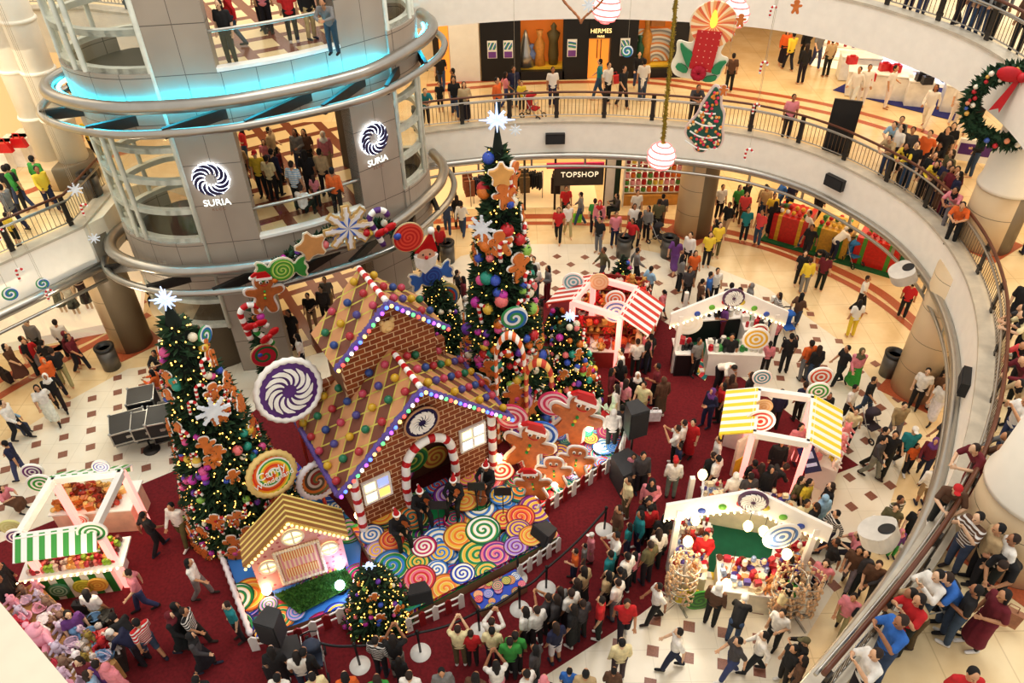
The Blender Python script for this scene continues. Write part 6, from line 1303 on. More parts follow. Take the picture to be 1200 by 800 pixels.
def make_pose(k):
    p = POSES[k]; g = {}
    ax = (p['hed']-p['nek']).normalized(); fwd = V((0, -1, 0)) if k != 'b' else V((0, -.75, -.66)); H = p['hed']
    def torso(mb, e, lo=0):
        for s in 'LR':
            mb.capsule(p['hip'+s]*.7+p['pel']*.3, p['che']+(p['sh'+s]-p['che'])*.45, .088+e, .098+e, 12); mb.capsule(p['sh'+s], p['che']+(p['sh'+s]-p['che'])*.2+V((0, 0, .06)), .056+e, .075+e, 10)
        mb.capsule(p['pel'], p['che'], .095+e, .105+e, 12)
    def arm(mb, s, e, full):
        a, b, c = p['sh'+s], p['el'+s], p['wr'+s]
        if full: mb.capsule(a, b, .05+e, .042+e); mb.capsule(b, b.lerp(c, .97), .042+e, .032+e)
        else: mb.capsule(a, a.lerp(b, .78), .052+e, .052+e)
    def leg(mb, s, e, f=1.0):
        a, b, c = p['hip'+s], p['kn'+s], p['an'+s]
        mb.capsule(a, b, .083+e, .056+e)
        if f >= 1: mb.capsule(b, b.lerp(c, .93), .056+e, .043+e)
        else: mb.capsule(b, b.lerp(c, .12), .058+e, .056+e)
    mb = MB(); torso(mb, 0); mb.capsule(p['nek']-ax*.05, H-ax*.05, .055, .048)
    mb.ball(H+ax*.02, (.074, .094, .108), 16); mb.capsule(H-ax*.045+fwd*.03, H-ax*.075+fwd*.055, .055, .038, 10)
    mb.capsule(H+fwd*.088+ax*.015, H+fwd*.108-ax*.018, .012, .018, 8)
    for s in (-1, 1): mb.ball(H+V((s*.076, .012, -.005)), (.014, .024, .032), 8)
    for s in 'LR':
        arm(mb, s, 0, True); hand(mb, p['el'+s], p['wr'+s]); leg(mb, s, 0)
        c = p['an'+s]; t = V((0, -1, 0)); mb.capsule(c, c+V((0, .02, -.035)), .04, .036, 8); mb.capsule(c+V((0, .03, -.04)), c+t*.15+V((0, 0, -.052)), .036, .03, 8)
    me = remeshed('person', mb, .0105, .3, [M_skin, M_eye, M_lip, M_black], 2)
    for f in me.polygons:
        c = f.center-H; z = c.dot(ax); fw = c.dot(fwd)
        if min((f.center-p['anL']).length, (f.center-p['anR']).length) < .2 and f.center.z < min(p['anL'].z, p['anR'].z)+.09 and abs(f.center.z) < .3: f.material_index = 3
        elif fw > .066 and abs(z-.012) < .009 and .02 < abs(c.x) < .048: f.material_index = 1
        elif fw > .07 and abs(z+.05) < .008 and abs(c.x) < .024: f.material_index = 2
    g['body'] = me; OC = [M_occ]
    for full in (0, 1):
        mb = MB(); torso(mb, .014)
        for s in 'LR': arm(mb, s, .013, full)
        if k not in 't': mb.capsule(p['pel']+V((.06, 0, -.06)), p['pel']+V((-.06, 0, -.06)), .115, .115)
        g['shirt%d' % full] = remeshed('shirt', mb, .017, .45, OC)
    for nm, f in (('trousers', 1), ('shorts', 0)):
        mb = MB(); mb.capsule(p['hipL'], p['hipR'], .106, .106)
        for s in 'LR': leg(mb, s, .019, f)
        g[nm] = remeshed(nm, mb, .017, .45, OC)
    mb = MB(); a = p['pel']; kk = (p['knL']+p['knR'])/2; b = kk*.45+((p['anL']+p['anR'])/2)*.55
    mb.capsule(p['hipL'], p['hipR'], .11, .11)
    for s in 'LR': mb.capsule(p['hip'+s], p['kn'+s]*.9+kk*.1, .1, .11); mb.capsule(p['kn'+s]*.9+kk*.1, p['kn'+s].lerp(p['an'+s], .5)*.8+b*.2, .11, .13)
    mb.capsule(a, kk, .11, .13); mb.capsule(kk, b, .13, .15)
    g['skirt'] = remeshed('skirt', mb, .02, .45, OC)
    for s in 'LR':
        mb = MB(); c = p['an'+s]; mb.capsule(c+V((0, .02, -.01)), c+V((0, .03, -.035)), .05, .046, 8); mb.capsule(c+V((0, .03, -.035)), c+V((0, -.16, -.042)), .044, .036, 8)
        g['shoe'+s] = remeshed('shoe', mb, .014, .5, OC, 2)
    rot = fwd.rotation_difference(V((0, -1, 0))).inverted() if k == 'b' else None
    g['H'] = Matrix.Translation(H) @ (rot.to_matrix().to_4x4() if rot else Matrix()); g['h'] = H; return g
HAIR = {}
def make_hair():
    OC = [M_occ]; b = lambda: MB().ball((0, .022, .04), (.087, .097, .1), 14).ball((0, .04, .0), (.082, .075, .095), 12)
    HAIR['h'] = ('hair', remeshed('hair', b(), .012, .5, OC))
    mb = b(); mb.capsule((0, .055, -.02), (0, .075, -.24), .078, .06)
    for s in (-1, 1): mb.capsule((s*.062, .025, .02), (s*.075, .04, -.18), .034, .03)
    HAIR['l'] = ('hair', remeshed('hair', mb, .013, .5, OC))
    mb = b(); mb.ball((0, .13, .05), .05); mb.capsule((0, .13, .05), (0, .16, -.12), .04, .02); HAIR['b'] = ('hair', remeshed('hair', mb, .012, .5, OC))
    mb = MB().ball((0, .02, .015), (.1, .108, .128), 14); mb.capsule((0, .015, -.08), (0, .0, -.2), .08, .13); mb.capsule((.09, .02, -.22), (-.09, .02, -.22), .1, .1); HAIR['j'] = ('headscarf', remeshed('headscarf', mb, .014, .5, OC))
    mb = MB().ball((0, .008, .065), (.09, .108, .075), 14); mb.ball((0, -.13, .05), (.07, .075, .014), 12).ball((0, .03, .02), (.083, .08, .08), 12); HAIR['c'] = ('cap', remeshed('cap', mb, .012, .5, OC))
    mb = MB().capsule((0, .01, .09), (0, .08, .24), .085, .025).capsule((0, .08, .24), (0, .15, .17), .025, .02); HAIR['x'] = ('santa_hat', remeshed('santa_hat', mb, .012, .5, OC))
make_hair()
FUR = MB().tube([(.088*math.cos(t*PI/10), .006+.1*math.sin(t*PI/10), .07) for t in range(20)], .026, 8, closed=True).ball((0, .16, .16), .035, 8).mesh('fur_trim', M_icing)
COL = {'w': ((236, 232, 224), 'white'), 'k': ((26, 25, 27), 'black'), 'r': ((196, 34, 38), 'red'), 'o': ((222, 104, 40), 'orange'), 'y': ((236, 206, 66), 'yellow'), 'b': ((52, 110, 190), 'blue'), 'n': ((30, 34, 66), 'navy'), 't': ((30, 128, 134), 'teal'), 'g': ((60, 150, 64), 'green'), 'e': ((128, 126, 124), 'grey'), 'p': ((226, 140, 150), 'pink'), 'v': ((108, 60, 130), 'purple'), 'm': ((110, 28, 40), 'maroon'), 'a': ((190, 164, 124), 'tan'), 'c': ((236, 222, 174), 'cream'), 's': ((96, 66, 46), 'brown'), 'd': ((58, 74, 104), 'denim'), 'l': ((156, 194, 222), 'pale blue'), 'i': ((98, 92, 62), 'olive'), 'h': ((168, 146, 108), 'khaki'), 'f': ((226, 80, 80), 'coral'), 'q': ((70, 66, 68), 'charcoal')}
M_strp = mat_oc('striped cloth', .85, 0, 14)
SKIN = [(206, 156, 118), (190, 138, 100), (216, 170, 134), (168, 116, 82), (224, 184, 150)]
PLACES = [(592, 470, 0, 'the tallest fir'), (715, 380, 0, 'the red striped stall'), (842, 420, 0, 'the far gabled stall'), (918, 500, 0, 'the yellow striped stall'), (860, 650, 0, 'the near gabled stall'), (765, 225, 0, 'the sweet shelf'), (640, 230, 0, 'the clothes shop'), (818, 285, 0, 'the round stone column'), (985, 285, 0, 'the gift kiosk'), (1058, 450, 0, 'the large ringside column'), (1010, 540, 0, 'the carpet corner'), (830, 760, 0, 'the tiled floor by the stalls'), (975, 690, 0, 'the near gallery rim'), (90, 660, 0, 'the green striped stall'), (60, 760, 0, 'the toy table'), (230, 680, 0, 'the open red carpet'), (330, 770, 0, 'the carpet speaker'), (430, 770, 0, 'the small fir'), (540, 760, 0, 'the rope barrier'), (650, 720, 0, 'the stage corner rope'), (720, 680, 0, 'the queue on the carpet'), (735, 560, 0, 'the bass loudspeaker'), (760, 480, 0, 'the carpet crossing'), (180, 480, 0, 'the road cases'), (75, 400, 0, 'the mannequin window'), (40, 470, 0, 'the brown floor bands'), (200, 430, 0, 'the tower drum'), (340, 370, 0, 'the tower passage'), (520, 300, 0, 'the dark fir'), (525, 230, 0, 'the bin behind the tower'), (930, 440, 0, 'the diamond tiles'), (1000, 350, 0, 'the curved floor bands'), (880, 240, 0, 'the bright corridor'),
 (340, 240, 1, 'the first floor tower opening'), (530, 130, 1, 'the balustrade near the tower'), (620, 130, 1, 'the star of the tallest fir'), (720, 105, 1, 'the black shop'), (860, 120, 1, 'the hanging candle'), (920, 150, 1, 'the black display board'), (960, 80, 1, 'the amber corridor'), (1050, 110, 1, 'the blue carpet counters'), (1070, 180, 1, 'the ring balustrade'), (1110, 260, 1, 'the white wreath column'), (1180, 280, 1, 'the plinth of the wreath column'), (1180, 380, 1, 'the curving handrail'), (1170, 470, 1, 'the handrail above the fascia box'), (1110, 690, 1, 'the near gallery rail'), (1150, 610, 1, 'the near white column'), (1000, 790, 1, 'the lowest stretch of rail'), (40, 230, 1, 'the straight gallery rail'), (20, 190, 1, 'the red handbags'), (110, 170, 1, 'the lift shaft'),
 (320, 40, 2, 'the upper tower opening'), (1100, 20, 2, 'the upper balustrade'), (90, 20, 2, 'the upper lift landing')]
PLACES = [(W(x, y, (0, Z1, Z2)[l]), l, t) for x, y, l, t in PLACES]
PVERB = {'s': 'standing', 'f': 'holding something', 'w': 'walking', 'v': 'striding', 'p': 'taking a picture', 'l': 'leaning', 't': 'sitting', 'b': 'bending'}
DIRS = {'S': 0, 'SE': 45, 'E': 90, 'NE': 135, 'N': 180, 'NW': 225, 'W': 270, 'SW': 315}
PEOPLE = """
@0 0
255 4x 2 S s l k Tk
@0 0
1022 20 2 S s l k Tk;1050 -40 2 W w h r Td;1190 -110 2 S s h p Tk;395 562 1 S w b y Tk;150 745 1 N s h g Tk;20 790 1 N s h k Tk;1122 600 1 W f l r Td;1108 690 1 S s h a Tk;1118 722 1 NE s h s Tk;1192 722 1 S s c:r y Tk
@300 0
310 15 2 S l h e Td;222 -75 2 SE s j:w k Ta;130 -70 2 N s h r Tk;8 -110 2 N s h p Tk;62 612 1 E f h a Tk;35 668 1 S s l p Tk .8;180 622 1 S f l e Td;222 622 1 S s l s Kk;312 632 1 S s j:w p Ta;48 742 1 N s h c Tk;72 712 1 NE s h n Tk;102 702 1 E s l m Tk .75;226 718 1 N s l k Tk;296 712 1 N s h a Tk;165 770 1 N s h l# Tk;268 830 1 N s l p Tk .7;356 800 1 N s h o Tk;210 880 1 N t h w Tk
792 430 1 S l h t Tk;862 262 1 N w h k Td;920 335 1 W s h k Td;925 375 1 S w h k Td;857 395 1 S s h k Sk .75;985 422 1 S f l a Kk;1130 378 1 SE s h o Td;1170 350 1 E w l p Td .85
890 955 0 S w l d Td;940 925 0 N s l k Tk;962 955 0 N w h w Td;855 1068 0 N s h r Tk
@600 0
8 325 1 S s h n Td;45 392 1 S s h y Tk .75;192 328 1 S s h w Tn;412 290 1 W w h t Td;455 308 1 SE s h w Tk;528 324 1 SE w h k Tk;598 256 1 S w h k Td;622 290 1 N s h w Td;613 352 1 W s h w Td .7;1040 262 1 N s h s Tk;872 425 1 S l h q Tk
@900 0
95 148 1 S s l o Kk;122 162 1 N w h y Tk;185 218 1 N s l k Tk;305 190 1 N s h a Tk;195 130 1 N w h k Tk;255 150 1 S w h e Td;430 328 1 SW w h w Tw;478 318 1 S s h w Tw;600 322 1 SE f h w Tw;788 412 1 SW w l w Tw;925 402 1 S s l w Tw;970 438 1 SW s h w Tw;1030 430 1 N s h k Tk;88 485 1 S s h p Tk
592 588 1 SW l h l Tk;628 562 1 SW s h e Tk;628 600 1 W s l w Tk;680 612 1 SW s h q Tk;545 658 1 SW l h a Td;606 700 1 SW l l y Tk;760 628 1 SW w h o Tk;652 722 1 SW s l w Tk .8;872 592 1 SW s l k Ts;845 612 1 SW w h k Tk;862 720 1 W s l i Tk;706 745 1 SW s l p Tk;755 772 1 SW s h s Tk .75;805 685 1 SW t h k Tk;1012 632 1 W f h k Td
440 -135 2 S s h k Tn;490 -128 2 S s l e Td;770 -110 2 W w h k Tk;830 -105 2 S s h d Td;890 -100 2 S s h l Td;960 -95 2 SW s h k Td;1080 -90 2 SW w l e Tk;1190 -30 2 SW s l s Tk
@0 200
32 -15 1 W w h g# Td;-2 78 1 W w h e Tn;172 -5 1 SE w h y Tn;45 218 1 N s h y Sk .72
122 712 0 S s h e Tk;258 710 0 N s h w Tk;302 765 0 E s j:m m Tm;700 570 0 E f h k Tk;722 604 0 E s l k Tk;765 778 0 S s h w Tk;103 790 0 E s h k Tk
@300 200
320 512 0 S s h e Ta;302 556 0 S s h q Tk;240 588 0 S f h k Th;150 668 0 S s l k Kk;190 778 0 W s l w Tk;945 478 0 E w h k Tk;968 508 0 W s l m Tk;985 600 0 E s j:w w Tk
@600 200
255 85 0 S s h r Tk;220 185 0 S w l r Tk;265 165 0 S w h w Ta;322 112 0 W w h e Td;390 142 0 N s h g Tk;412 152 0 S s j:r p Td;412 198 0 W s l p Tk .8;412 230 0 SW s h k Te;490 205 0 S s h p Tn;566 235 0 SW w l r Tk;590 104 0 S s h w Tk;576 168 0 S s h w Tk;606 205 0 E s l k Tk;640 178 0 SW s l e Tk;692 145 0 N s h i Tk;710 120 0 N s h q Ts;492 118 0 W t l q Tk;430 372 0 W w h i Tq;592 374 0 E w h e Tk;55 302 0 N s h w Tk;102 416 0 S s h w Tn;107 455 0 N s l w Td;168 458 0 W f l e Tm;655 460 0 NE w h l Tq;712 568 0 NW w b p Sd .78;132 615 0 W s l s Ts;838 302 0 SW s h w Tk;776 322 0 NE w l v Kv;932 300 0 S s l y Tk;977 255 0 S s l y Ti;955 240 0 W s l k Tk;990 78 0 S s h w Tk;1020 160 0 SW w h k Ta;1070 80 0 S s l g Tk;1102 110 0 S s l f Ts;1110 184 0 S s h t Tk;1175 195 0 SW s h f Td;1192 75 0 N s h h Tk;803 405 0 E s l e Tk;862 388 0 S s l o Ts;836 462 0 S s l q Tk;935 488 0 E s h b Tk;965 470 0 S s h w Tk;896 520 0 E s h s Tk;1030 538 0 N s h q Tk;1072 560 0 E s h q Tk;1122 540 0 W s j:e e Te;352 688 0 SE s l v Kn;655 688 0 W s h c Th;597 748 0 W s h c Th;650 778 0 NW s h k Tk;545 505 0 S s l s Ts;640 545 0 E s l s Tk;1000 635 0 W f l v Tm
@900 200
0 85 0 S s h a Td;32 120 0 S s h y Tk;38 155 0 N s l k Kk;92 140 0 N s h e# Ti;75 55 0 W w h b Td;122 60 0 N s h n Tn;195 200 0 W w h w Td;208 266 0 SW w h k Tk;385 284 0 E b h w Tn;245 385 0 SW b l k Tk;282 398 0 NE s b m Tk;200 420 0 N s h y Te;176 388 0 S s l k Tk;470 506 0 SE w h w Tk;432 618 0 N s l w Ty;682 530 0 NE s h r Tk;53 584 0 W w l e# Td;162 585 0 NE w l s Td;48 700 0 N s h p Tk .8;112 775 0 N s h k Tk;260 90 0 S s l k Tk;-90 60 0 S w l k Kk
520 -80 1 SW s h k Td;575 -40 1 SW s h k Tk;640 -10 1 SW s l n Tn;700 10 1 SW s l s Ks;745 -20 1 SW l l y Th;800 5 1 SW s h m Tm;880 22 1 W f l n Tn;880 118 1 SW l l p Te;945 158 1 SW l h o Tk;1182 135 1 N s h w Tn;1160 62 1 W w h k Tk;1188 525 1 SW f c:w k Tk;1158 670 1 W l l c Tk;1132 635 1 W l h q Tk
@0 400
25 25 0 E w l s Ks;112 0 0 SE w h r Te;196 5 0 N w h k Tk;238 42 0 NW w h k Th;203 92 0 SE w j:o o Tk;212 165 0 SE w j:w k Tk;172 220 0 SE w l w Kw;12 292 0 E w h w Tk;52 342 0 E t h l Td .7;318 -20 0 E w l m Tk;20 480 0 W w h n Td;8 690 0 E t l p Ks .85
722 58 0 S t h k Tk;752 88 0 W t l p Tn;708 145 0 W t l o Tp .9;772 12 0 S s h w Tw;832 172 0 S t h c Tk;795 38 0 SW t h k Tk;945 275 0 W t h k Tk;780 150 0 S t h w Tk
@600 400
512 45 0 W s h w Tk;590 0 0 N s h w Tk;640 -25 0 NE s h p Td;508 100 0 N s l k Tk;472 140 0 E f l m Tm;590 160 0 S s j:w k Tk;538 190 0 NE s l p Tk;490 215 0 NW w l w Kw;618 205 0 SW w h c Th;682 118 0 W f h m Tk;712 180 0 N s j:s s Ks;478 332 0 N s j:w w Tk;345 62 0 N s h k Tk;518 310 0 N s h q Tk;775 408 0 W p h w Tk;806 382 0 NW s h w Tk;850 380 0 SW s h r Kr .95;785 490 0 W s h n Tn .85;768 560 0 N s c:r w Te;572 540 0 S s l p Sp .75;617 536 0 S s h q Tk;545 652 0 W s h c Ti;657 662 0 S f j:k p Tk;640 740 0 W s h w Tk;940 235 0 SW f j:v n Tn;990 208 0 W s l r Tk;970 458 0 W s h w Tk;943 532 0 N s h k Tk;965 548 0 NW s h w Tk;1138 568 0 N s h k Tk;1172 585 0 N s l m Tk;1120 630 0 N s h q Tk;880 0 0 SE s h e Tk;1032 -20 0 S s h k Td;1042 125 0 SE b h w Tk;1036 168 0 NE s l s Tk;1122 158 0 NW s l k Tk;1050 628 0 N s j:w w Tk
@900 400
205 8 0 N s h o Te;242 32 0 N s l k Td;12 10 0 N s b p Tk .85;372 34 0 W w h k Tk;442 48 0 S w j:i p Kg;500 182 0 SE w h k Td;412 220 0 SE w h w Tk;176 202 0 N s h n Tk;65 238 0 N s h n Tk;415 330 0 SW w h c Tk .9;640 302 0 S w h h Te;288 255 0 S s h k Tk;555 420 0 SE w h k Tk;597 438 0 SW w h k Tk;545 462 0 SE w h q Te;690 418 0 S w c:w t Tk 1.05;700 490 0 S s l o Tk .75;787 468 0 SW w j:v m Tn;797 65 0 S s h e Ta;750 142 0 SW s h w Tk;832 150 0 S s l s Tw;832 210 0 SW w l w Kw;788 592 0 N s h w Sh;622 742 0 S w h i# Tk;845 385 0 W w h q Tk
65 478 0 S s j:k k Kk;158 402 0 S s l p Tp;85 590 0 E b h k Tk;15 600 0 S s j:k k Kk;200 662 0 SE s l y Tk;295 678 0 W s l k Tk;268 732 0 N s j:l l Kl;160 650 0 SE s l i Tk;185 760 0 S s l c Tk
1192 88 1 W l h m Tk;1140 188 1 W l l a Tk;1125 248 1 W p h w Td;1092 438 1 W l h e Tn;1050 592 1 W l h m Tm;1130 572 1 W l h s Tk;945 682 1 SW l c:r s Tk;1190 20 1 W l l f Tk
@0 600
672 12 0 NE w h k Tk;800 -25 0 S w h w Ti;885 235 0 E w l w Te;596 288 0 SW v h p Td;405 375 0 N s l w Kh;318 480 0 SE s l v Tk;530 492 0 NW b h k Tl;520 566 0 W b c:w n Tk;636 516 0 NW w h r# Sd;820 440 0 E w j:k k Kk;795 485 0 E w j:m k Kk;865 465 0 E w h k# Tk;895 580 0 E w j:k q Kk;1060 438 0 SW s h t Tk;368 700 0 S s l m Tk;412 758 0 NE s l l Tk;498 722 0 N s j:p p Tp;450 708 0 N s h v Tk;-10 250 0 E s h k Tk;-10 310 0 E s h k Tk;918 782 0 N s h k Tk
@300 600
70 645 0 N s l k Tk;188 668 0 N s l w Td;222 652 0 N s h k Tk;100 772 0 N s h w Td;262 768 0 NW s h c Tk;560 598 0 N s h k# Tk;640 590 0 N p l k Te;668 690 0 N s l k Tk .8;566 778 0 N s l g Tk;718 762 0 N s h w Tk;945 545 0 N p h c Ti;1006 566 0 N s h r Tk .9;1105 510 0 N p h w Tg;1106 552 0 N s h c Tk;870 752 0 S s h e Tk;1190 602 0 N s h g Tk;1030 768 0 N s l s Tk;1125 712 0 N p l w Tp;415 765 0 N s l o Tk
@600 600
372 108 0 W s c:w p Kp .72;340 158 0 W s h e Te .7;296 184 0 W f h o Tn .8;335 268 0 NW s l a Kk;300 325 0 NW s l k Tk;276 376 0 NW s h w Tk;224 365 0 NW s l e Tk;166 396 0 NW p h q Tk;205 400 0 NW s l q Tk;60 460 0 NW s l w Tk;115 456 0 NW s h w Tk;205 532 0 NW s l n Sw;286 448 0 NW s l k Kk;330 425 0 NW s h q Tk;488 110 0 W p h w Tk;550 62 0 NW s l t Td .8;602 10 0 W s l t Tn;648 -20 0 N s h r Tk;460 195 0 NW s h t Tk;540 205 0 NW s h w Tk;576 196 0 NW s l p Tk .8;648 150 0 NW s h i Tk;690 92 0 N s l w Tk;716 25 0 N s l k Kk;495 328 0 NW s h w Te;450 290 0 NW s l a Tk;505 272 0 NW s h k Tk;416 412 0 W s h r Tk;540 430 0 S v h r Tk;686 350 0 W w h w Tk;515 608 0 N s h c Tq;478 742 0 N s h s Ts .85;780 562 0 W w h w Tn;1060 606 0 W w h q Td;1180 578 0 W w h w Tk;910 115 0 S f h r Tk;972 345 0 NE s j:w s Tk;1092 400 0 NE b j:w k Td;15 575 0 N s h g Tk;106 638 0 NW s l q Tk;65 755 0 NW s h w Tk;270 742 0 N s h b Tk .8;346 755 0 N s h a Tk;150 780 0 N s j:p k Tk;500 -15 0 W s h s Ti;640 -45 0 S s l k Tk
@900 600
320 8 0 W w h k# Tn;225 -30 0 NW s h k Tk;420 105 0 W t l p Tk;318 140 0 W w h k Te;272 240 0 SW w l p Tn;102 222 0 W s l m Tm;125 308 0 W s l g Tn;95 350 0 NW s l c Ta;68 475 0 SW f h w Tk;175 605 0 W p c:i k Tk;122 640 0 W s h k Tk;166 690 0 NW s l s Tk;245 728 0 NW s h k Ty;402 400 0 SW w h p Th;465 460 0 SW w l k Tk;430 180 0 SW w l s Te;462 192 0 SW w l q Tk;520 248 0 SW w h s Tq;560 312 0 W w h q Tk;715 5 0 SW w h k Tk;630 92 0 S s j:p v Tg .7;500 38 0 S w j:w k Tn;600 -20 0 SW w h i Tk
935 0 1 W p h s# Td;1182 72 1 W f h w Tk;1112 222 1 SW b h k Tk;975 365 1 NW f h k Td;1105 390 1 W f l m Km;782 290 1 W p h w Td;628 358 1 W l l a Ts;682 395 1 W p l r Tk;592 492 1 W p h b Td 1.05;470 640 1 W p h w Tk;962 762 1 S s h r Ty;835 310 1 W l h b Td;1140 30 1 W s h a Tk
"""
gpose = {}; people = []
ox = oy = 0
for line in PEOPLE.strip().splitlines():
    if line.startswith('@'): ox, oy = map(int, line[1:].split()); continue
    for e in line.split(';'):
        t = e.split()
        if len(t) < 8 or 'x' in t[1]: continue
        people.append((ox+float(t[0])/4, oy+float(t[1])/4, int(t[2]), t[3], t[4], t[5], t[6], t[7], float(t[8]) if len(t) > 8 else 1.0))
rp = random.Random(21); body_objs = []
def add_person(root, pose, hair, top, bot, skin, rp, shoes=None, near=True):
    """hangs hair and clothing on a body"""
    g = gpose[pose]; hk = hair[0]; hn_, hm = HAIR[hk if hk in HAIR else 'h']
    hc = COL[hair[2]][0] if ':' in hair else ((190, 24, 30) if hk == 'x' else rp.choice([(24, 18, 16), (32, 24, 20), (18, 16, 18), (50, 34, 26)]))
    o = link(hn_, hm, root, g['H'], hc)
    if hk == 'x': link('fur_trim', FUR, o)
    kind = {'T': 'trousers', 'S': 'shorts', 'K': 'skirt'}[bot[0]]
    full = 1 if (hk == 'j' or rp.random() < .3) else 0
    s = link('shirt', g['shirt%d' % full], root, None, COL[top[0]][0])
    if '#' in top: s.data = s.data.copy(); s.data.materials[0] = M_strp
    link(kind, g[kind], root, None, [max(0, min(255, c+rp.uniform(-8, 8))) for c in COL[bot[1]][0]])
    sc_ = shoes or rp.choice([(30, 26, 26), (50, 36, 30), (226, 222, 216), (40, 40, 60)])
    if near:
        for k in 'LR': link('shoe', g['shoe'+k], root, None, sc_)
import numpy as np
def dist_of(q): return (W(q[0], q[1], (0, Z1, Z2)[q[2]]+1.5)-V((0, 0, EYE))).length
people.sort(key=dist_of)
MAX_SINGLE = 296; crowd = []
def gather(o, M, out):
    M = M @ o.matrix_basis if o.parent else M
    out.append((o.data, M, tuple(o.color)))
    for c in o.children: gather(c, M, out)
for pi, (px, py, lev, dr, pose, hair, top, bot, h) in enumerate(people):
    if pose not in gpose: gpose[pose] = make_pose(pose)
    g = gpose[pose]; z = (0, Z1, Z2)[lev]+(.02 if lev == 0 else 0); sc = h*rp.uniform(.96, 1.03); rz = math.radians(DIRS[dr]+rp.uniform(-16, 16))
    p = W(px, py, z+g['h'].z*sc); off = Matrix.Rotation(rz, 3, 'Z') @ V((g['h'].x*sc, g['h'].y*sc, 0))
    M = Matrix.Translation((p.x-off.x, p.y-off.y, z)) @ Matrix.Rotation(rz, 4, 'Z') @ Matrix.Scale(sc, 4)
    if lev:
        cx, cy = M[0][3], M[1][3]; path = RING if lev == 1 else ring2
        if cx < -11: path = (le if lev == 1 else left_edge2); path = resample(path, .5)
        i = min(range(len(path)), key=lambda i: (path[i].x-cx)**2+(path[i].y-cy)**2); t = path[min(i+1, len(path)-1)]-path[max(i-1, 0)]; t.normalize(); nn = V((-t.y, t.x, 0)); sd = (V((cx, cy, 0))-path[i]).dot(nn)
        if sd < .62 and (path[i].xy-V((cx, cy))).length < 2.5 and 0 < i < len(path)-1: M = Matrix.Translation(nn*(.62-sd)) @ M
    if lev == 1:
        for kx, ky, kr in ((14.45, 19.95, .8), (9.55, 8.95, .97), (-15.75, 25.4, 1.0)):
            v = V((M[0][3]-kx, M[1][3]-ky, 0))
            if v.length < kr+.35: M = Matrix.Translation(v.normalized()*(kr+.35-v.length)) @ M
    skin = rp.choice(SKIN); o = link('person', g['body'], None, M, skin)
    add_person(o, pose, hair, top, bot, skin, rp, None, pi < 190)
    if pi >= MAX_SINGLE:          # the smallest, furthest visitors become one crowd
        got = []; gather(o, M, got); crowd += got
        for c in list(o.children): bpy.data.objects.remove(c)
        bpy.data.objects.remove(o); continue
    place = min((q for q in PLACES if q[1] == lev), key=lambda q: (q[0].xy-V((p.x-off.x, p.y-off.y))).length)[2]
    who = 'child' if h < .86 else 'person'
    tp = ('striped '+COL[top[0]][1]+' and white' if '#' in top else COL[top[0]][1]); bt = COL[bot[1]][1]+' '+{'T': 'trousers', 'S': 'shorts', 'K': 'skirt'}[bot[0]]
    bt = bt.replace('denim trousers', 'jeans').replace('denim ', 'blue ')
    extra = (COL[hair[2]][1]+(' headscarf' if hair[0] == 'j' else ' cap')+', ') if ':' in hair else ''
    body_objs.append(dict(o=o, who=who, top=tp, bot=bt, extra=extra, verb=PVERB[pose], place=place, pos=V((M[0][3], M[1][3])), lev=lev, dr=dr, long=hair in 'lb', px=px, py=py))
    o['category'] = who; o['group'] = {0: 'visitors on the ground floor', 1: 'visitors on the first floor galleries', 2: 'visitors on the upper gallery'}[lev]
VIEW = {'S': 'facing us', 'SE': 'facing us', 'SW': 'facing us', 'N': 'back to us', 'NE': 'back to us', 'NW': 'back to us', 'E': 'in profile', 'W': 'in profile'}
def lab(b, t):
    if t == 0: return f"{b['who']} in {b['extra']}{b['top']} top and {b['bot']}, {b['verb']} by {b['place']}"
    if t == 1: return f"{b['who']} in {b['extra']}{b['top']} top, {b['bot']}, {b['verb']} {VIEW[b['dr']]} by {b['place']}"
    return f"{'long haired' if b['long'] else 'short haired'} {b['who']} in {b['top']} top, {b['bot']}, {b['verb']}, {VIEW[b['dr']]}, by {b['place']}"
for t in (0, 1, 2):
    seen = {}
    for b in body_objs:
        if 'label' not in b: seen.setdefault(lab(b, t), []).append(b)
    for k, v in seen.items():
        if len(v) == 1 and len(k.split()) <= 16: v[0]['label'] = k
left = [b for b in body_objs if 'label' not in b]
for b in left:       # still alike: say who is next to them
    near = sorted((q for q in body_objs if q is not b and q['lev'] == b['lev'] and q['top'] != b['top']), key=lambda q: (q['pos']-b['pos']).length)
    for q in near[:6]:
        k = f"{b['who']} in {b['top']} top and {b['bot']}, next to {q['who']} in {q['top']} top, by {b['place']}"
        if len(k.split()) > 16: k = f"{b['who']} in {b['top']}, {b['bot']}, next to {q['top']} topped {q['who']}, {b['place']}"
        if len(k.split()) > 16: k = f"{b['who']} in {b['top']}, {b['bot']}, next to {q['top']} top, by {b['place']}"
        if len(k.split()) > 16: k = f"{b['who']} in {b['top']}, next to {q['top']} top, by {b['place']}"
        if len(k.split()) <= 16 and all(k != w.get('label') for w in body_objs): b['label'] = k; break
    else:
        for q in near[:12]:
            k = f"{b['who']} in {b['top']} beside {q['who']} in {q['top']} and {q['bot']}"
            if all(k != w.get('label') for w in body_objs): break
        b['label'] = k
used_l = {}
for b in body_objs: b['o']['label'] = b['label']; used_l.setdefault(b['label'], []).append(b)
for k, v in used_l.items():
    if len(v) > 1: print('DUP', k, len(v))
print('PEOPLE', len(body_objs), len(used_l), [b['label'] for b in body_objs[::15]], [k for k in used_l if len(k.split()) > 16])
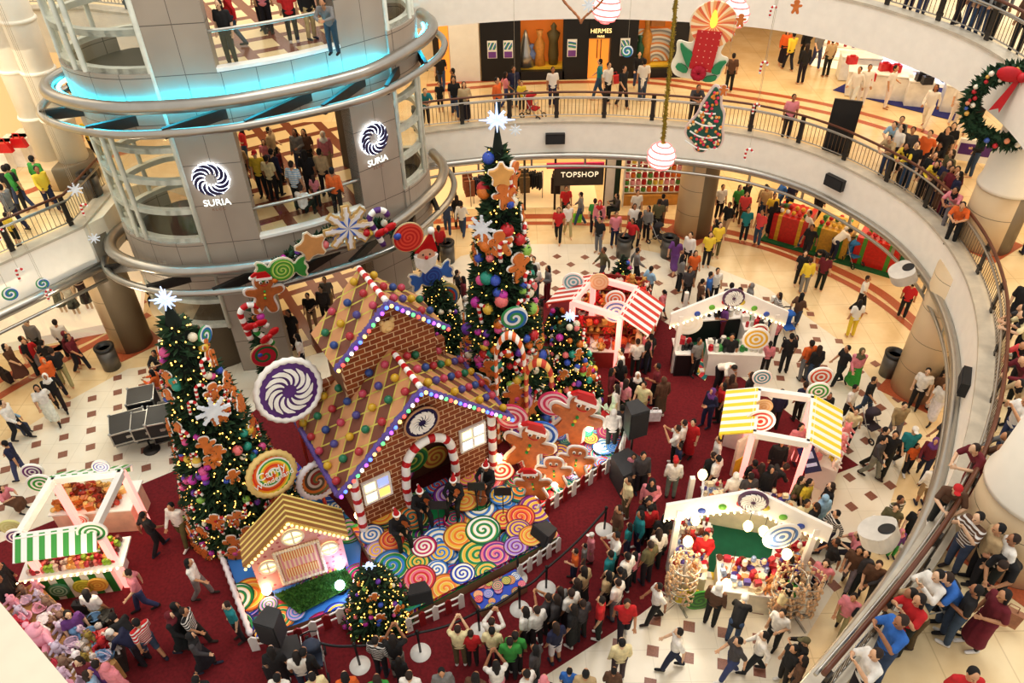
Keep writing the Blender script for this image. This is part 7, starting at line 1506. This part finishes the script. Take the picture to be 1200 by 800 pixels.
if crowd:
    vs, ls, ns, cs = [], [], [], []; nv = 0; lod = {}
    for me, M, col in crowd:
        if me.name not in lod:
            t = bpy.data.objects.new('t', me); C.objects.link(t); d = t.modifiers.new('d', 'DECIMATE'); d.ratio = .3
            m2 = bpy.data.meshes.new_from_object(t.evaluated_get(bpy.context.evaluated_depsgraph_get())); bpy.data.objects.remove(t)
            a = np.empty(len(m2.vertices)*3, 'f'); m2.vertices.foreach_get('co', a); l = np.empty(len(m2.loops), 'i'); m2.loops.foreach_get('vertex_index', l); n_ = np.empty(len(m2.polygons), 'i'); m2.polygons.foreach_get('loop_total', n_)
            lod[me.name] = (a.reshape(-1, 3), l, n_); bpy.data.meshes.remove(m2)
        a, l, n_ = lod[me.name]; m4 = np.array(M); vs.append(a @ m4[:3, :3].T+m4[:3, 3]); ls.append(l+nv); ns.append(n_); cs.append(np.tile(np.array(col, 'f'), (len(a), 1))); nv += len(a)
    v = np.concatenate(vs).astype('f'); l = np.concatenate(ls).astype('i'); n_ = np.concatenate(ns); cc = np.concatenate(cs)
    me = bpy.data.meshes.new('crowd'); me.vertices.add(len(v)); me.vertices.foreach_set('co', v.ravel()); me.loops.add(len(l)); me.loops.foreach_set('vertex_index', l); me.polygons.add(len(n_)); st_ = np.zeros(len(n_), 'i'); st_[1:] = np.cumsum(n_)[:-1]; me.polygons.foreach_set('loop_start', st_); me.polygons.foreach_set('use_smooth', [True]*len(n_)); me.update(calc_edges=True); me.validate()
    ca = me.color_attributes.new('tint', 'FLOAT_COLOR', 'POINT'); ca.data.foreach_set('color', cc.ravel())
    m, nt, p = nodes_of('crowd cloth'); n = N(nt); at_ = n.new('ShaderNodeVertexColor', layer_name='tint'); n.put(p.inputs['Base Color'], at_.outputs[0]); p.inputs['Roughness'].default_value = .8; me.materials.append(m)
    tag(link('crowd', me), 'small distant shoppers strolling on the far floors and far galleries', 'crowd', None, 'stuff')
# ---------- musicians
gpose.setdefault('t', None) or gpose.__setitem__('t', make_pose('t'))
M_violin = mat('varnished wood', (150, 78, 34), .3, noise=.15)
FIG8 = smooth2(mirror([(0, .5), (.16, .47), (.2, .36), (.13, .24), (.11, .14), (.16, .02), (.24, -.14), (.22, -.36), (.1, -.48), (0, -.5)]), 1)
def fiddle(nm, S, M, label):
    o = cutout(MB(), FIG8, S, 0, .12*S).build(nm, M_violin, None, M); tag(o, label, nm); MB().box((0, -.08*S, .78*S), (.07*S, .06*S, .62*S)).box((0, -.08*S, 1.08*S), (.1*S, .1*S, .1*S)).build('neck', M_black, o)
    s = MB()
    for k in range(4): s.cyl(((k-1.5)*.02*S, -.15*S, -.3*S), ((k-1.5)*.012*S, -.12*S, 1.05*S), .006*S, n=4)
    s.build('strings', M_alu, o); MB().box((0, -.14*S, -.12*S), (.1*S, .03*S, .02*S)).build('bridge', M_cut, o); MB().beam((-.5*S, -.2*S, -.02*S), (.55*S, -.2*S, .05*S), .015).build('bow', M_dark, o)
for i, (px, py, inst, lab_, rz) in enumerate(((465, 604, 'violin', 'seated violinist in black with red santa hat, nearest the small fir', 30), (492, 577, 'violin', 'seated violinist in black with red santa hat, before the arched door', 20), (531, 564, 'violin', 'seated violinist in black with santa hat, in the middle of the quartet', -10), (569, 547, 'cello', 'seated cellist in black with santa hat, by the house corner post', -20))):
    g = gpose['t']; z = SZ+.06; p = W(px, py, z+1.17); r = math.radians(rz); off = Matrix.Rotation(r, 3, 'Z') @ V((g['h'].x, g['h'].y, 0))
    M = Matrix.Translation((p.x-off.x, p.y-off.y, z)) @ Matrix.Rotation(r, 4, 'Z'); o = tag(link('person', g['body'], None, M, SKIN[i]), lab_, 'musician', 'string quartet on the stage'); add_person(o, 't', 'x', 'k', 'Tk', SKIN[i], rp, (20, 20, 22)); o.children[1].data = g['shirt1']
    c = empty('stool', (M.translation.x, M.translation.y, z), r, 'black stool under the musician: '+lab_.split(', ')[-1], 'stool'); MB().lathe([(.19, 0), (.2, .02), (.19, .05)], 16, 0, Matrix.Translation((0, .1, .34))).build('seat', M_black, c)
    for a in range(4): MB().cyl((.12*math.cos(a*PI/2+.8), .1+.12*math.sin(a*PI/2+.8), .34), (.2*math.cos(a*PI/2+.8), .1+.2*math.sin(a*PI/2+.8), 0), .014, n=6).build('leg', M_dark, c)
    if inst == 'cello': fiddle('cello', .75, M @ Matrix.Translation((.02, -.42, .5)) @ Matrix.Rotation(-.25, 4, 'X'), 'brown cello held between the knees of the cellist')
    else: fiddle('violin', .36, M @ Matrix.Translation((.14, -.22, .98)) @ Matrix.Rotation(1.2, 4, 'X') @ Matrix.Rotation(-.5, 4, 'Z'), 'brown violin held by the player ' + ('nearest the small fir', 'before the arched door', 'in the middle')[i])
# ================= light and camera
sc = bpy.context.scene
w = bpy.data.worlds.new('hall light'); sc.world = w; w.use_nodes = True
bg = w.node_tree.nodes['Background']; bg.inputs[0].default_value = (1.0, .95, .88, 1); bg.inputs[1].default_value = .92
def area(loc, rot, sx, sy, e, col=(1, .86, .66)):
    l = bpy.data.lights.new('ceiling_light', 'AREA'); l.shape = 'RECTANGLE'; l.size = sx; l.size_y = sy; l.energy = e; l.color = col
    o = bpy.data.objects.new('ceiling_light', l); C.objects.link(o); o.location = loc; o.rotation_euler = rot; return o
area((2, 16, 32), (0, 0, 0), 16, 16, 2600, (1, .95, .88))
area((9, 26, 30), (0, 0, 0), 6, 6, 1100, (1, .95, .88))
for z, k in ((Z2-.55, 1.0), (Z1-.55, 1.0)):      # unseen area lights added under the slabs to brighten galleries and shops
    for x, y, sx, sy, e in ((-2, 32.2, 12, 3, 420), (9, 33, 9, 4, 460), (17, 30, 8, 8, 620), (18, 18, 5, 10, 520), (13.5, 9, 4, 8, 260), (24, 38, 10, 6, 420), (6, 38, 14, 5, 300), (-18, 22, 6, 8, 260), (-19, 31, 8, 8, 260), (-8, 27, 5, 5, 300), (-8, 33.5, 6, 4, 260), (-16.5, 22.3, 2, 2, 150), (9.5, 31.5, 3, 2, 120), (15.5, 20.5, 2, 4, 120)):
        if x < 0 and x > -5 and y < 28: continue
        area((x, y, z), (0, 0, 0), sx, sy, e*k*.6, (1, .84, .60))
area((-8, 27, 15.5), (0, 0, 0), 6, 6, 300, (1, .82, .56)); area((-18, 26, 15.5), (0, 0, 0), 8, 8, 300, (1, .82, .56)); area((19, 22, 16), (0, 0, 0), 8, 14, 500, (1, .82, .56))
for px, py, e in ((848, 655, 60), (815, 640, 30), (900, 640, 30), (715, 400, 40), (842, 410, 35), (110, 600, 45), (90, 680, 35), (915, 515, 25)):
    l = bpy.data.lights.new('stall_light', 'POINT'); l.energy = e; l.color = (1, .78, .5); l.shadow_soft_size = .25; o = bpy.data.objects.new('stall_light', l); C.objects.link(o); o.location = W(px, py, 2.2)
l = bpy.data.lights.new('column_fill', 'POINT'); l.energy = 90; l.color = (1, .86, .64); l.shadow_soft_size = .3; o = bpy.data.objects.new('column_fill', l); C.objects.link(o); o.location = (-13.0, 20.0, 3.2)  # unseen point light added to brighten the left stone column
cam = bpy.data.cameras.new('camera'); cam.sensor_width = 36; cam.lens = FPX/1200*36; cam.clip_end = 300
co = bpy.data.objects.new('camera', cam); C.objects.link(co)
co.matrix_world = Matrix.Translation((0, 0, EYE)) @ Matrix.Rotation(PI/2-PITCH, 4, 'X') @ Matrix.Rotation(ROLL, 4, 'Z')
sc.camera = co
sc.view_settings.view_transform = 'Standard'; sc.view_settings.look = 'None'; sc.view_settings.exposure = .06; sc.view_settings.gamma = .92
